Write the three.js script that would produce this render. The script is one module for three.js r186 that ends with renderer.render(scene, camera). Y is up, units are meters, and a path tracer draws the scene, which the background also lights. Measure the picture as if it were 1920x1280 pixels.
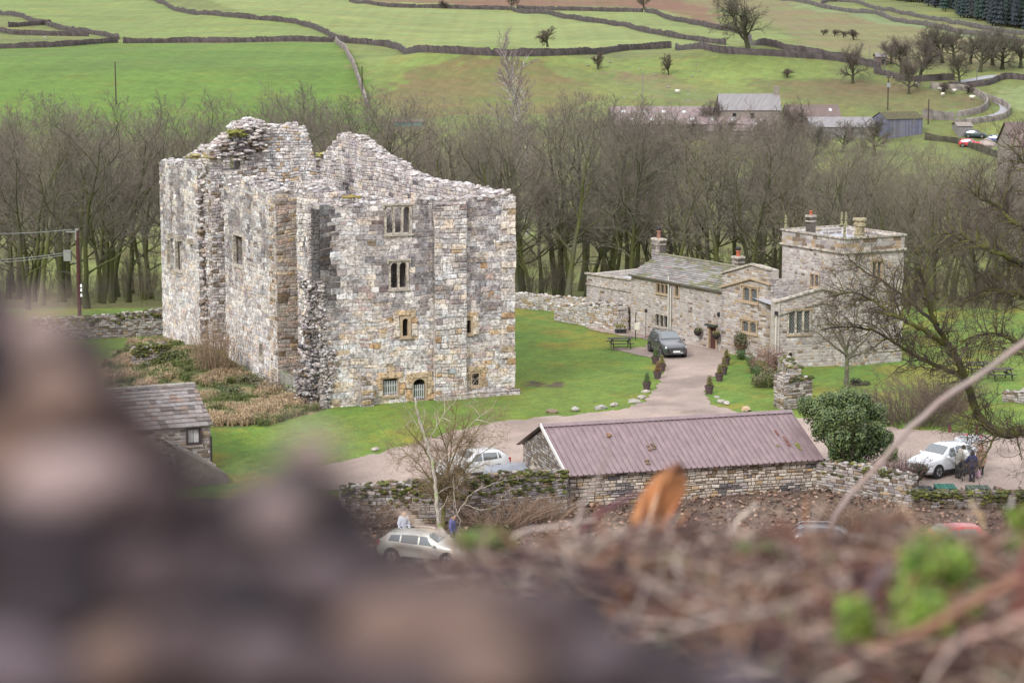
import * as THREE from 'three';
import { mergeGeometries } from 'three/addons/utils/BufferGeometryUtils.js';
import { MarchingCubes } from 'three/addons/objects/MarchingCubes.js';

// ---------- camera, sky, sun, exposure ----------
const V = (x, y, z) => new THREE.Vector3(x, y, z);
const LENS = 4300, EYE = 26, PITCH = Math.atan(656 / LENS);
const scene = new THREE.Scene();
const camera = new THREE.PerspectiveCamera(2 * Math.atan(640 / LENS) * 180 / Math.PI, 1024 / 682, 0.1, 4000);
camera.position.set(0, EYE, 0);
camera.rotation.x = -PITCH;
camera.focus = 148; camera.userData.fStop = 2.9;
scene.add(camera);
const renderer = new THREE.WebGLRenderer({ antialias: true });
renderer.toneMapping = THREE.LinearToneMapping;
renderer.toneMappingExposure = 1.98;
renderer.shadowMap.enabled = true;
{ // overcast sky: brighter overhead than at the horizon, the same all round
  const w = 64, h = 32, a = new Float32Array(w * h * 4);
  for (let j = 0; j < h; j++) {
    const el = Math.sin(((j + 0.5) / h - 0.5) * Math.PI), L = el > 0 ? 0.5 + 0.44 * el : 0.2;
    for (let i = 0; i < w; i++) { const k = (j * w + i) * 4; a[k] = L * 0.985; a[k + 1] = L * 0.99; a[k + 2] = L * 1.04; a[k + 3] = 1; }
  }
  const t = new THREE.DataTexture(a, w, h, THREE.RGBAFormat, THREE.FloatType);
  t.mapping = THREE.EquirectangularReflectionMapping; t.magFilter = THREE.LinearFilter; t.needsUpdate = true;
  scene.background = t; scene.environment = t;
}
const sun = new THREE.DirectionalLight(new THREE.Color().setRGB(1, 0.96, 0.9), 1.5);
sun.position.set(-75, 105, -30); sun.target.position.set(0, 0, -150);
sun.castShadow = true; sun.shadow.radius = 24;
Object.assign(sun.shadow.camera, { left: -120, right: 120, top: 120, bottom: -120, near: 1, far: 600 });
sun.shadow.mapSize.set(2048, 2048);
scene.add(sun, sun.target);

// ---------- small tools ----------
function mul32(a) { return () => { a |= 0; a = a + 0x6D2B79F5 | 0; let t = Math.imul(a ^ a >>> 15, 1 | a); t = t + Math.imul(t ^ t >>> 7, 61 | t) ^ t; return ((t ^ t >>> 14) >>> 0) / 4294967296; }; }
let R = mul32(7);
const rnd = (a = 0, b = 1) => a + (b - a) * R();
const pick = (a) => a[Math.floor(R() * a.length)];
const clamp = (x, a = 0, b = 1) => Math.min(b, Math.max(a, x));
const lerp = (a, b, t) => a + (b - a) * t;
const sstep = (a, b, x) => { const t = clamp((x - a) / (b - a)); return t * t * (3 - 2 * t); };
function hash2(i, j, s = 0) { let h = Math.imul(i, 374761393) + Math.imul(j, 668265263) + Math.imul(s, 1274126177) | 0; h = Math.imul(h ^ h >>> 13, 1274126177); return ((h ^ h >>> 16) >>> 0) / 4294967296; }
function vnoise(x, y, s = 0, per = 0) {
  const i = Math.floor(x), j = Math.floor(y), fx = x - i, fy = y - j, u = fx * fx * (3 - 2 * fx), v = fy * fy * (3 - 2 * fy);
  const w = per ? (k) => ((k % per) + per) % per : (k) => k;
  const a = hash2(w(i), w(j), s), b = hash2(w(i + 1), w(j), s), c = hash2(w(i), w(j + 1), s), d = hash2(w(i + 1), w(j + 1), s);
  return a + (b - a) * u + (c - a) * v + (a - b - c + d) * u * v;
}
function fbm(x, y, s = 0, o = 4) { let f = 0, a = 0.5, n = 0; for (let k = 0; k < o; k++) { f += a * vnoise(x, y, s + k * 17); n += a; x *= 2.03; y *= 2.03; a *= 0.5; } return f / n; }
function tnoise(x, y, per, s, o) { let f = 0, a = 0.5, n = 0; for (let k = 0; k < o; k++) { f += a * vnoise(x * per, y * per, s + k * 31, per); n += a; per *= 2; a *= 0.55; } return f / n; }
function texture(n, fn, srgb, rep) {   // fn(u, v) -> [r, g, b] in 0..1, the tile repeats
  const a = new Uint8Array(n * n * 4);
  for (let j = 0; j < n; j++) for (let i = 0; i < n; i++) { const c = fn(i / n, j / n), k = (j * n + i) * 4; a[k] = clamp(c[0]) * 255; a[k + 1] = clamp(c[1]) * 255; a[k + 2] = clamp(c[2]) * 255; a[k + 3] = 255; }
  const t = new THREE.DataTexture(a, n, n); t.wrapS = t.wrapT = THREE.RepeatWrapping; t.magFilter = THREE.LinearFilter; t.minFilter = THREE.LinearMipmapLinearFilter; t.generateMipmaps = true;
  if (srgb) t.colorSpace = THREE.SRGBColorSpace;
  t.repeat.set(1 / rep, 1 / rep); t.needsUpdate = true; return t;
}
const g3 = (x) => [x, x, x];
const NTH = ['first', 'second', 'third', 'fourth', 'fifth', 'sixth', 'seventh', 'eighth', 'ninth', 'tenth', 'eleventh', 'twelfth', 'thirteenth', 'fourteenth', 'fifteenth', 'sixteenth'];
const numbers = {};
function numbered(n) { const k = numbers[n] = (numbers[n] ?? -1) + 1; return k ? `${n}_${String(k).padStart(3, '0')}` : n; }

// triangles with uv (metres) and vertex colours
class MB {
  constructor(o) { this.p = []; this.t = []; this.c = []; this.i = []; this.o = o || V(0, 0, 0); this.col = [1, 1, 1]; }
  v(x, y, z, u, w, c) { this.p.push(x - this.o.x, y - this.o.y, z - this.o.z); this.t.push(u ?? x, w ?? y); c = c || this.col; this.c.push(c[0], c[1], c[2]); return this.p.length / 3 - 1; }
  tri(a, b, c) { this.i.push(a, b, c); }
  quad(a, b, c, d) { this.i.push(a, b, c, a, c, d); }
  face(pts, c) { const k = pts.map(([p, u, w]) => this.v(p.x, p.y, p.z, u, w, c)); for (let n = 2; n < k.length; n++) this.tri(k[0], k[n - 1], k[n]); }
  get n() { return this.i.length / 3; }
  geo(smooth) {
    let g = new THREE.BufferGeometry();
    g.setAttribute('position', new THREE.Float32BufferAttribute(this.p, 3));
    g.setAttribute('uv', new THREE.Float32BufferAttribute(this.t, 2));
    g.setAttribute('color', new THREE.Float32BufferAttribute(this.c, 3));
    g.setIndex(this.i);
    if (!smooth) g = g.toNonIndexed();
    g.computeVertexNormals(); return g;
  }
  // box in a frame: centre, half sizes along a, b, c (unit vectors), optional bevel-free taper of the +b end
  obox(ct, a, b, c, ha, hb, hc, taper = 1) {
    const P = (s, t, r) => { const k = t > 0 ? taper : 1; return ct.clone().addScaledVector(a, s * ha * k).addScaledVector(b, t * hb).addScaledVector(c, r * hc * k); };
    const F = (q, w, h) => { const uv = [[0, 0], [w, 0], [w, h], [0, h]]; this.face(q.map((x, n) => [P(...x), uv[n][0] + ct.x, uv[n][1] + ct.y])); };
    F([[-1, -1, 1], [1, -1, 1], [1, 1, 1], [-1, 1, 1]], 2 * ha, 2 * hb); F([[1, -1, -1], [-1, -1, -1], [-1, 1, -1], [1, 1, -1]], 2 * ha, 2 * hb);
    F([[1, -1, 1], [1, -1, -1], [1, 1, -1], [1, 1, 1]], 2 * hc, 2 * hb); F([[-1, -1, -1], [-1, -1, 1], [-1, 1, 1], [-1, 1, -1]], 2 * hc, 2 * hb);
    F([[-1, 1, 1], [1, 1, 1], [1, 1, -1], [-1, 1, -1]], 2 * ha, 2 * hc); F([[-1, -1, -1], [1, -1, -1], [1, -1, 1], [-1, -1, 1]], 2 * ha, 2 * hc);
    return this;
  }
  box(x, y, z, sx, sy, sz, ry = 0) { const c = Math.cos(ry), s = Math.sin(ry); return this.obox(V(x, y, z), V(c, 0, -s), V(0, 1, 0), V(s, 0, c), sx / 2, sy / 2, sz / 2); }
  tube(pts, rad, n = 6, cap = true, col) {   // pts Vector3[], rad numbers
    let prev = null, N = null; const rings = []; let L = 0;
    for (let k = 0; k < pts.length; k++) {
      const d = (pts[Math.min(k + 1, pts.length - 1)].clone().sub(pts[Math.max(k - 1, 0)])).normalize();
      if (!N) N = Math.abs(d.y) < 0.9 ? V(0, 1, 0) : V(1, 0, 0);
      N = N.clone().addScaledVector(d, -N.dot(d)).normalize(); const B = d.clone().cross(N);
      if (k) L += pts[k].distanceTo(pts[k - 1]);
      const cc = typeof col === 'function' ? col(k / (pts.length - 1), pts[k]) : col, ring = [];
      if (rad[k] <= 1e-4) ring.push(this.v(pts[k].x, pts[k].y, pts[k].z, 0, L, cc));
      else for (let m = 0; m < n; m++) { const a = m / n * Math.PI * 2, x = Math.cos(a) * rad[k], y = Math.sin(a) * rad[k]; ring.push(this.v(pts[k].x + N.x * x + B.x * y, pts[k].y + N.y * x + B.y * y, pts[k].z + N.z * x + B.z * y, m / n * 6.28 * rad[0], L, cc)); }
      if (prev) for (let m = 0; m < n; m++) {
        const a = prev[m % prev.length], b = prev[(m + 1) % prev.length], c = ring[(m + 1) % ring.length], d2 = ring[m % ring.length];
        if (ring.length === 1) this.tri(a, b, c); else this.quad(a, b, c, d2);
      }
      rings.push(ring); prev = ring;
    }
    if (cap && rings[0].length > 2) for (let m = 2; m < n; m++) this.tri(rings[0][0], rings[0][m], rings[0][m - 1]);
    if (cap && prev.length > 2) for (let m = 2; m < n; m++) this.tri(prev[0], prev[m - 1], prev[m]);
    return this;
  }
  lathe(ct, prof, n = 12, col) {   // prof [[r, y]...] bottom to top
    let prev = null;
    for (const [r, y] of prof) {
      const ring = []; for (let m = 0; m < n; m++) { const a = m / n * Math.PI * 2; ring.push(this.v(ct.x + Math.cos(a) * r, ct.y + y, ct.z - Math.sin(a) * r, a * r, y, col)); }
      if (prev) for (let m = 0; m < n; m++) this.quad(prev[m], prev[(m + 1) % n], ring[(m + 1) % n], ring[m]);
      else for (let m = 2; m < n; m++) this.tri(ring[0], ring[m], ring[m - 1]);
      prev = ring;
    }
    for (let m = 2; m < n; m++) this.tri(prev[0], prev[m - 1], prev[m]);
    return this;
  }
  // uneven lump from an icosahedron
  lump(ct, sx, sy, sz, ry, jit, col, sub) {
    const src = sub ? ICO1 : ICO0, k0 = this.p.length / 3, c = Math.cos(ry), s = Math.sin(ry), tl = rnd(-0.3, 0.3);
    for (const q of src.v) { const f = 1 + rnd(-jit, jit), x = q[0] * sx * f, y = q[1] * sy * f + q[0] * sx * tl * 0.5, z = q[2] * sz * f; this.v(ct.x + x * c + z * s, ct.y + y, ct.z - x * s + z * c, ct.x + x + ct.z * 0.7, ct.y + y + z * 0.5, col); }
    for (const f of src.f) this.tri(k0 + f[0], k0 + f[1], k0 + f[2]);
    return this;
  }
}
function icoData(detail) {
  const g = new THREE.IcosahedronGeometry(1, detail), p = g.attributes.position, m = new Map(), v = [], id = [];
  for (let k = 0; k < p.count; k++) { const key = [p.getX(k), p.getY(k), p.getZ(k)].map((x) => x.toFixed(4)).join(); if (!m.has(key)) { m.set(key, v.length); v.push([p.getX(k), p.getY(k), p.getZ(k)]); } id.push(m.get(key)); }
  const f = []; for (let k = 0; k < id.length; k += 3) f.push([id[k], id[k + 1], id[k + 2]]);
  return { v, f };
}
const ICO0 = icoData(0), ICO1 = icoData(1);

function mesh(name, g, m, parent, pos) {
  if (g instanceof MB) g = g.geo();
  const o = new THREE.Mesh(g, m); o.name = parent && parent !== scene ? name : numbered(name);
  o.castShadow = o.receiveShadow = true; if (pos) o.position.copy(pos);
  (parent || scene).add(o); return o;
}
function tag(o, label, category, group) { o.userData.label = label; if (category) o.userData.category = category; if (group) o.userData.group = group; return o; }
function thing(name, pos, label, category, group) { const o = new THREE.Group(); o.name = numbered(name); o.position.copy(pos); scene.add(o); return tag(o, label, category, group); }
function kind(o, k) { o.userData.kind = k; return o; }
function copyOf(src, label, group) { const c = src.clone(); c.name = numbered(src.name.replace(/_\d{3}$/, '')); c.userData = { ...src.userData }; if (label) c.userData.label = label; if (group) c.userData.group = group; scene.add(c); return c; }

// ---------- survey: where the line of sight through a point of the photograph meets a level, a wall or the land ----------
function sight(px, py) { const x = (px - 960) / LENS, y = -(py - 640) / LENS, c = Math.cos(PITCH), s = Math.sin(PITCH); return V(x, y * c - s, -c - y * s); }
function atH(px, py, h) { const d = sight(px, py), t = (h - EYE) / d.y; return V(d.x * t, h, d.z * t); }
function atD(px, py, dist) { const d = sight(px, py), t = dist / -d.z; return V(d.x * t, EYE + d.y * t, -dist); }
function onWall(px, py, org, ux) { // vertical plane through org along ux -> [u, v]
  const d = sight(px, py), n = V(-ux.z, 0, ux.x), t = (n.dot(org) - n.y * EYE) / n.dot(d), p = V(d.x * t, EYE + d.y * t, d.z * t);
  return [p.clone().sub(org).dot(ux), p.y - org.y];
}
function toPx(p) { const c = Math.cos(PITCH), s = Math.sin(PITCH), y = p.y - EYE, zz = -p.z * c - y * s, yy = y * c - p.z * s; return [960 + p.x / zz * LENS, 640 - yy / zz * LENS, zz]; }

// ---------- land ----------
const PROFILE = [[-60, 26.5], [0, 25.3], [2.2, 25.08], [3.0, 25.02], [4.4, 24.88], [5.2, 24.35], [8, 22.5], [20, 19.3], [50, 11.3], [90, 0.6], [98, -1.1], [104, -1.25], [118, -1.2], [126, -1.0], [142, 0], [185, 0], [215, -3], [260, -8], [330, -9], [420, -7], [460, -5], [500, 1.5], [540, 7], [590, 10.6], [660, 13], [800, 17.5], [950, 22.5], [1300, 34], [1700, 50], [2600, 66]];
const SLOPES = (() => { const n = PROFILE.length, d = [], m = []; for (let k = 0; k < n - 1; k++) d.push((PROFILE[k + 1][1] - PROFILE[k][1]) / (PROFILE[k + 1][0] - PROFILE[k][0])); for (let k = 0; k < n; k++) m.push(k === 0 ? d[0] : k === n - 1 ? d[n - 2] : d[k - 1] * d[k] <= 0 ? 0 : 2 * d[k - 1] * d[k] / (d[k - 1] + d[k])); return m; })();
function profile(d) { let k = 0; while (k < PROFILE.length - 2 && d > PROFILE[k + 1][0]) k++; const [x0, y0] = PROFILE[k], [x1, y1] = PROFILE[k + 1], h = x1 - x0, t = clamp((d - x0) / h), t2 = t * t, t3 = t2 * t; return (2 * t3 - 3 * t2 + 1) * y0 + (t3 - 2 * t2 + t) * h * SLOPES[k] + (-2 * t3 + 3 * t2) * y1 + (t3 - t2) * h * SLOPES[k + 1]; }
function land(x, z) {
  const d = -z; let h = profile(d);
  const far = sstep(470, 560, d), mid = sstep(190, 260, d);
  h += far * (fbm(x / 60 + 3, d / 45, 5, 3) - 0.5) * 3.2 * sstep(480, 620, d) + mid * (fbm(x / 40, d / 40, 9, 2) - 0.5) * 1.2;
  h += far * 5.2 * Math.exp(-(((x + 6) / 24) ** 2) - ((d - 548) / 20) ** 2);            // the brown knoll
  h += far * 3.6 * Math.exp(-(((x - 62) / 34) ** 2) - ((d - 556) / 20) ** 2) + far * 4 * Math.exp(-(((x + 70) / 40) ** 2) - ((d - 760) / 45) ** 2);
  if (d > 1.8 && d < 5.4) h -= 0.062 * sstep(0.3, -0.15, x) * sstep(1.8, 2.6, d);
  if (d > 95 && d < 200) h += (fbm(x / 5, d / 5, 3, 3) - 0.5) * 0.12;
  if (d > 140 && d < 185) h += 0.9 * Math.exp(-(((x + 21) / 5) ** 2) - ((d - 158) / 9) ** 2);   // bank against the ruin's side
  return h;
}
function G(px, py) { const d = sight(px, py); let t = 6, dt = 1; const f = (t) => EYE + d.y * t - land(d.x * t, d.z * t); while (t < 1700 && f(t) > 0) { dt = t < 250 ? 0.8 : 2.5; t += dt; } let a = t - dt, b = t; for (let k = 0; k < 24; k++) { const m = (a + b) / 2; if (f(m) > 0) a = m; else b = m; } return V(d.x * b, land(d.x * b, d.z * b), d.z * b); }
const onLand = (x, z) => V(x, land(x, z), z);

// ---------- surfaces ----------
const T = {
  lichen: texture(1024, (u, v) => {   // pale crust in blotches, dark specks, on bare stone
    const w = 0.02 * (tnoise(u, v, 24, 3, 2) - 0.5), a = tnoise(u + w, v, 14, 1, 5), b = tnoise(u, v + w, 40, 7, 4), c = tnoise(u, v, 90, 12, 3), e = tnoise(u, v, 200, 5, 2);
    let k = 0.66 + 0.34 * (c - 0.5) + 0.34 * (e - 0.5) + 0.25 * (tnoise(u, v, 7, 44, 3) - 0.5);
    k = lerp(k, 1.0, clamp(sstep(0.535, 0.585, a) * sstep(0.32, 0.5, c) + sstep(0.6, 0.65, b)));
    k = lerp(k, 0.3, clamp(sstep(0.6, 0.68, 1 - b) * 0.75 + sstep(0.66, 0.74, 1 - c) * 0.7));
    const warm = tnoise(u, v, 9, 22, 3) - 0.5;
    return [k * (1 + warm * 0.12), k * 0.985, k * 0.985 * (1 - warm * 0.16)];
  }, false, 5),
  stone: texture(512, (u, v) => { const a = tnoise(u, v, 12, 4, 5), c = tnoise(u, v, 80, 2, 3); const k = 0.72 + 0.45 * (a - 0.5) + 0.4 * (c - 0.5); return [k * 1.0, k * 0.985, k * 0.97]; }, false, 2.2),
  bump: texture(512, (u, v) => g3(0.5 * tnoise(u, v, 24, 8, 5) + 0.5 * tnoise(u, v, 90, 9, 3)), false, 2),
  grass: texture(1024, (u, v) => {
    const a = tnoise(u, v, 6, 1, 4), b = tnoise(u, v, 60, 2, 4), c = tnoise(u, v, 220, 3, 2), d = tnoise(u, v, 18, 6, 3);
    const k = 0.72 + 0.35 * (a - 0.5) + 0.5 * (b - 0.5) + 0.45 * (c - 0.5), y = d - 0.5;
    return [k * (1 + y * 0.5), k * (1 + y * 0.08), k * (0.95 - y * 0.2)];
  }, false, 9),
  gravel: texture(1024, (u, v) => { const a = tnoise(u, v, 5, 4, 4), b = tnoise(u, v, 120, 5, 3), c = tnoise(u, v, 300, 6, 2); const k = 0.8 + 0.28 * (a - 0.5) + 0.3 * (b - 0.5) + 0.35 * (c - 0.5); return [k, k * (0.99 + 0.06 * (0.5 - a)), k * (0.99 + 0.08 * (0.5 - a))]; }, false, 10),
  bark: texture(512, (u, v) => { const a = tnoise(u, v * 0.999, 16, 4, 4), b = tnoise(u, v, 70, 8, 3); const k = 0.7 + 0.6 * (a - 0.5) + 0.4 * (b - 0.5), m = sstep(0.52, 0.66, tnoise(u, v, 7, 21, 3)); return [k * lerp(1, 0.8, m), k * lerp(1, 1.05, m), k * lerp(1, 0.55, m)]; }, false, 1.6),
  metal: texture(512, (u, v) => { const a = tnoise(u, v, 8, 14, 5), b = tnoise(u, v, 100, 3, 2); const k = 0.8 + 0.42 * (a - 0.5) + 0.14 * (b - 0.5); return [k, k * 0.995, k]; }, false, 4),
};
const vc = { vertexColors: true };
const std = (o) => new THREE.MeshStandardMaterial(o);
const lin = (r, g, b) => new THREE.Color().setRGB(r, g, b);
const M = {
  ground: std({ ...vc, map: T.grass, bumpMap: T.grass, bumpScale: 0.05, roughness: 1 }),
  gravel: std({ ...vc, map: T.gravel, bumpMap: T.gravel, bumpScale: 0.012, roughness: 0.95 }),
  ruin: std({ ...vc, map: T.lichen, bumpMap: T.bump, bumpScale: 0.03, roughness: 0.95 }),
  stone: std({ ...vc, map: T.stone, bumpMap: T.bump, bumpScale: 0.02, roughness: 0.93 }),
  mortar: std({ color: lin(0.6, 0.55, 0.5), map: T.stone, bumpMap: T.bump, bumpScale: 0.03, roughness: 1 }),
  earthshade: std({ color: lin(0.15, 0.135, 0.12), map: T.stone, roughness: 1 }),  // dark backing: earth, with the shade of the gaps painted into the colour
  ruinmortar: std({ color: lin(0.47, 0.43, 0.41), map: T.lichen, bumpMap: T.bump, bumpScale: 0.03, roughness: 1 }),
  bark: std({ ...vc, map: T.bark, bumpMap: T.bark, bumpScale: 0.03, roughness: 1 }),
  twig: std({ ...vc, roughness: 1 }),
  leaf: new THREE.MeshPhysicalMaterial({ ...vc, roughness: 0.55, side: THREE.DoubleSide }),
  dull: std({ ...vc, roughness: 0.9 }),
  paint: std({ ...vc, roughness: 0.5 }),
  roofmetal: std({ color: lin(0.27, 0.195, 0.205), map: T.metal, roughness: 0.42, metalness: 0.1 }),
  lead: std({ color: lin(0.5, 0.52, 0.58), map: T.metal, roughness: 0.5 }),
  glass: new THREE.MeshPhysicalMaterial({ color: lin(0.025, 0.03, 0.035), roughness: 0.08, clearcoat: 0.4 }),
  carglass: new THREE.MeshPhysicalMaterial({ color: lin(0.16, 0.18, 0.19), roughness: 0.06, metalness: 0.4, clearcoat: 1 }),
  iron: std({ color: lin(0.03, 0.03, 0.032), roughness: 0.6, metalness: 0.3 }),
  tyre: std({ color: lin(0.018, 0.018, 0.019), roughness: 0.9 }),
  rim: std({ color: lin(0.45, 0.46, 0.48), roughness: 0.35, metalness: 0.8 }),
  lamp: new THREE.MeshPhysicalMaterial({ color: lin(0.75, 0.78, 0.8), roughness: 0.1, clearcoat: 1 }),
  red: std({ color: lin(0.4, 0.02, 0.03), roughness: 0.3 }),
  plate: std({ color: lin(0.78, 0.8, 0.82), roughness: 0.4 }),
  wood: std({ ...vc, map: T.bark, roughness: 0.9 }),
  moss: std({ ...vc, roughness: 1 }),
};

// ---------- land mesh ----------
function inPoly(x, z, P) { let c = false; for (let i = 0, j = P.length - 1; i < P.length; j = i++) { const a = P[i], b = P[j]; if ((a.z > z) !== (b.z > z) && x < (b.x - a.x) * (z - a.z) / (b.z - a.z) + a.x) c = !c; } return c; }
const region = (pts) => { const P = pts.map(([a, b]) => G(a, b)); P.box = [Math.min(...P.map((p) => p.x)), Math.max(...P.map((p) => p.x)), Math.min(...P.map((p) => p.z)), Math.max(...P.map((p) => p.z))]; return P; };
const inReg = (x, z, P) => x > P.box[0] && x < P.box[1] && z > P.box[2] && z < P.box[3] && inPoly(x, z, P);
const FIELDS = [
  [region([[-600, 92], [230, 80], [640, 84], [672, 140], [690, 235], [690, 262], [-900, 262]]), [0.12, 0.21, 0.03], 0],
  [region([[-400, 20], [0, 20], [220, 70], [640, 72], [600, 45], [400, 22], [270, 0], [250, -20], [-500, -20]]), [0.2, 0.265, 0.075], 0],
  [region([[330, -12], [580, 45], [660, 72], [900, 92], [1380, 78], [1380, 85], [1050, 22], [700, 2]]), [0.235, 0.29, 0.095], 0],
  [region([[1000, 22], [1380, 78], [1480, 70], [1240, 20]]), [0.215, 0.27, 0.085], 0],
  [region([[660, 92], [1000, 98], [1400, 95], [1560, 125], [1500, 168], [1240, 150], [1080, 130], [820, 118], [700, 190]]), [0.185, 0.24, 0.06], 0],
  [region([[640, -30], [1050, -30], [1330, 0], [1350, 55], [1220, 14], [960, 12], [700, 4]]), [0.21, 0.125, 0.07], 1],
  [region([[1280, 8], [1400, 20], [1560, 96], [1760, 130], [1900, 130], [1900, 70], [1500, 0], [1300, -10]]), [0.215, 0.185, 0.085], 1],
  [region([[1480, 6], [1560, 8], [1780, 50], [1920, 75], [1920, 88], [1760, 62], [1500, 14]]), [0.2, 0.26, 0.11], 0],
  [region([[1820, 180], [1980, 150], [1980, 205], [1900, 205]]), [0.235, 0.29, 0.115], 0],
  [region([[700, 185], [790, 122], [905, 106], [1010, 116], [1130, 172], [1080, 215], [760, 215]]), [0.18, 0.15, 0.06], 1],
  [region([[1130, 128], [1250, 140], [1360, 190], [1300, 200], [1180, 170]]), [0.2, 0.185, 0.08], 1],
  [region([[1400, 150], [1640, 150], [1840, 178], [1850, 205], [1700, 212], [1480, 190]]), [0.165, 0.155, 0.06], 1],
];
const LAWN = region([[960, 590], [1060, 575], [1180, 625], [1260, 680], [1240, 740], [1150, 775], [960, 800], [700, 860], [560, 900], [380, 870], [420, 800], [600, 772], [960, 745]]);
const ROUGH = region([[180, 700], [250, 640], [310, 640], [440, 690], [600, 770], [500, 800], [400, 800], [330, 740], [200, 740]]);
const MUD = [region([[965, 716], [1000, 712], [1070, 718], [1080, 726], [1040, 730], [970, 724]]), region([[1250, 700], [1290, 700], [1290, 704], [1250, 704]])];
function groundColour(x, z) {
  const d = -z;
  const jx = (vnoise(x / 3, z / 3, 50) - 0.5), jz = (vnoise(x / 3, z / 3, 51) - 0.5), k = d > 400 ? 7 : 1.3, X = x + jx * k, Z = z + jz * k;
  let c;
  if (d < 8) { const n = fbm(x * 3, z * 3, 41, 3); c = [lerp(0.1, 0.24, n), lerp(0.06, 0.15, n), lerp(0.04, 0.09, n)]; }
  else if (d < 98) { const n = fbm(x / 4, z / 4, 42); c = [lerp(0.1, 0.2, n), lerp(0.1, 0.16, n), 0.06]; }
  else if (d < 190) {
    const n = fbm(x / 2.5, z / 2.5, 43, 4), n2 = fbm(x / 9, z / 9, 44, 3);
    { const b2 = vnoise(x * 2.6, z * 2.6, 64), wr = sstep(0.58, 0.7, fbm(x / 3.5, z / 3.5, 65, 4)); c = [lerp(lerp(0.105, 0.2, n), 0.235, wr), lerp(0.2, 0.275, n2 * 0.5 + n * 0.5), 0.032].map((v) => v * lerp(0.84, 1.14, b2)); }
    if (inReg(X, Z, ROUGH)) { const q = sstep(0.42, 0.6, fbm(x / 2, z / 2, 47, 3)); c = [lerp(0.13, 0.34, q), lerp(0.16, 0.265, q), lerp(0.06, 0.155, q)]; }
    if (d < (x > 2.5 && x < 23 ? 124.5 : 121.5) && d > 108) { const q = fbm(x * 1.2, z * 1.2, 48, 3); const w2 = vnoise(x * 4, z * 4, 57); c = [lerp(0.08, 0.26, q), lerp(0.055, 0.17, q), lerp(0.045, 0.125, q)].map((v) => v * lerp(0.6, 1.35, w2)); }
    for (const m of MUD) if (inReg(X, Z, m) && fbm(x * 1.6, z * 0.9, 58, 3) > 0.5) c = vnoise(x * 3, z * 3, 59) > 0.5 ? [0.13, 0.1, 0.06] : [0.09, 0.07, 0.045];
  } else if (d < 350) { const n = fbm(x / 5, z / 5, 45), q = sstep(0.45, 0.62, fbm(x / 14, z / 14, 52, 3)) * sstep(215, 300, d); c = [lerp(lerp(0.09, 0.17, n), 0.2, q), lerp(lerp(0.09, 0.17, n), 0.235, q), lerp(0.035, 0.06, q)]; }
  else {
    const n = fbm(x / 26, z / 14, 46, 4), q = fbm(x / 6, z / 3, 49, 3);
    c = [lerp(0.15, 0.2, n), lerp(0.185, 0.23, n), 0.062];
    let br = 0;
    for (const [P, cc, b] of FIELDS) if (inReg(X, Z, P)) { c = cc; br = b; }
    if (br) c = [c[0] * lerp(0.75, 1.25, q), c[1] * lerp(0.7, 1.35, n), c[2] * lerp(0.8, 1.2, q)];
    else { const r = fbm(x / 1.7, z / 1.2, 54, 2), t2 = sstep(0.6, 0.72, fbm(x / 9 + 4, z / 4, 55, 3)); c = [c[0] * lerp(1, 1.18, t2), c[1], c[2]].map((v) => v * lerp(0.8, 1.2, n) * lerp(0.86, 1.14, q) * lerp(0.88, 1.12, r)); }
  }
  return c;
}
{
  const rows = []; const span = (a, b, s) => { for (let d = a; d < b; d += s) rows.push(d); };
  span(-40, -2, 4); span(-2, 6, 0.2); span(6, 96, 2); span(96, 200, 0.55); span(200, 460, 3); span(460, 700, 1.7); span(700, 1000, 4); span(1000, 2600, 40);
  const us = []; for (let u = -1.5; u < -0.27; u += 0.06) us.push(u); for (let u = -0.27; u < 0.27; u += 0.0023) us.push(u); for (let u = 0.27; u <= 1.5; u += 0.06) us.push(u);
  const mb = new MB(), n = us.length;
  rows.forEach((d, j) => us.forEach((u, i) => { const x = u * (Math.max(d, 0) + 14), z = -d; mb.v(x, land(x, z), z, x, z, groundColour(x, z)); if (i && j) { const a = (j - 1) * n + i - 1; mb.quad(a, a + 1, a + n + 1, a + n); } }));
  kind(mesh('ground', mb.geo(true), M.ground), 'structure').userData.label = 'grassy valley floor and hillside pasture';
}
function smoothLine(P, per = 6, closed = true) { const c = new THREE.CatmullRomCurve3(P.map((p) => V(p.x, 0, p.z)), closed, 'centripetal'); return c.getPoints(P.length * per); }
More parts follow.
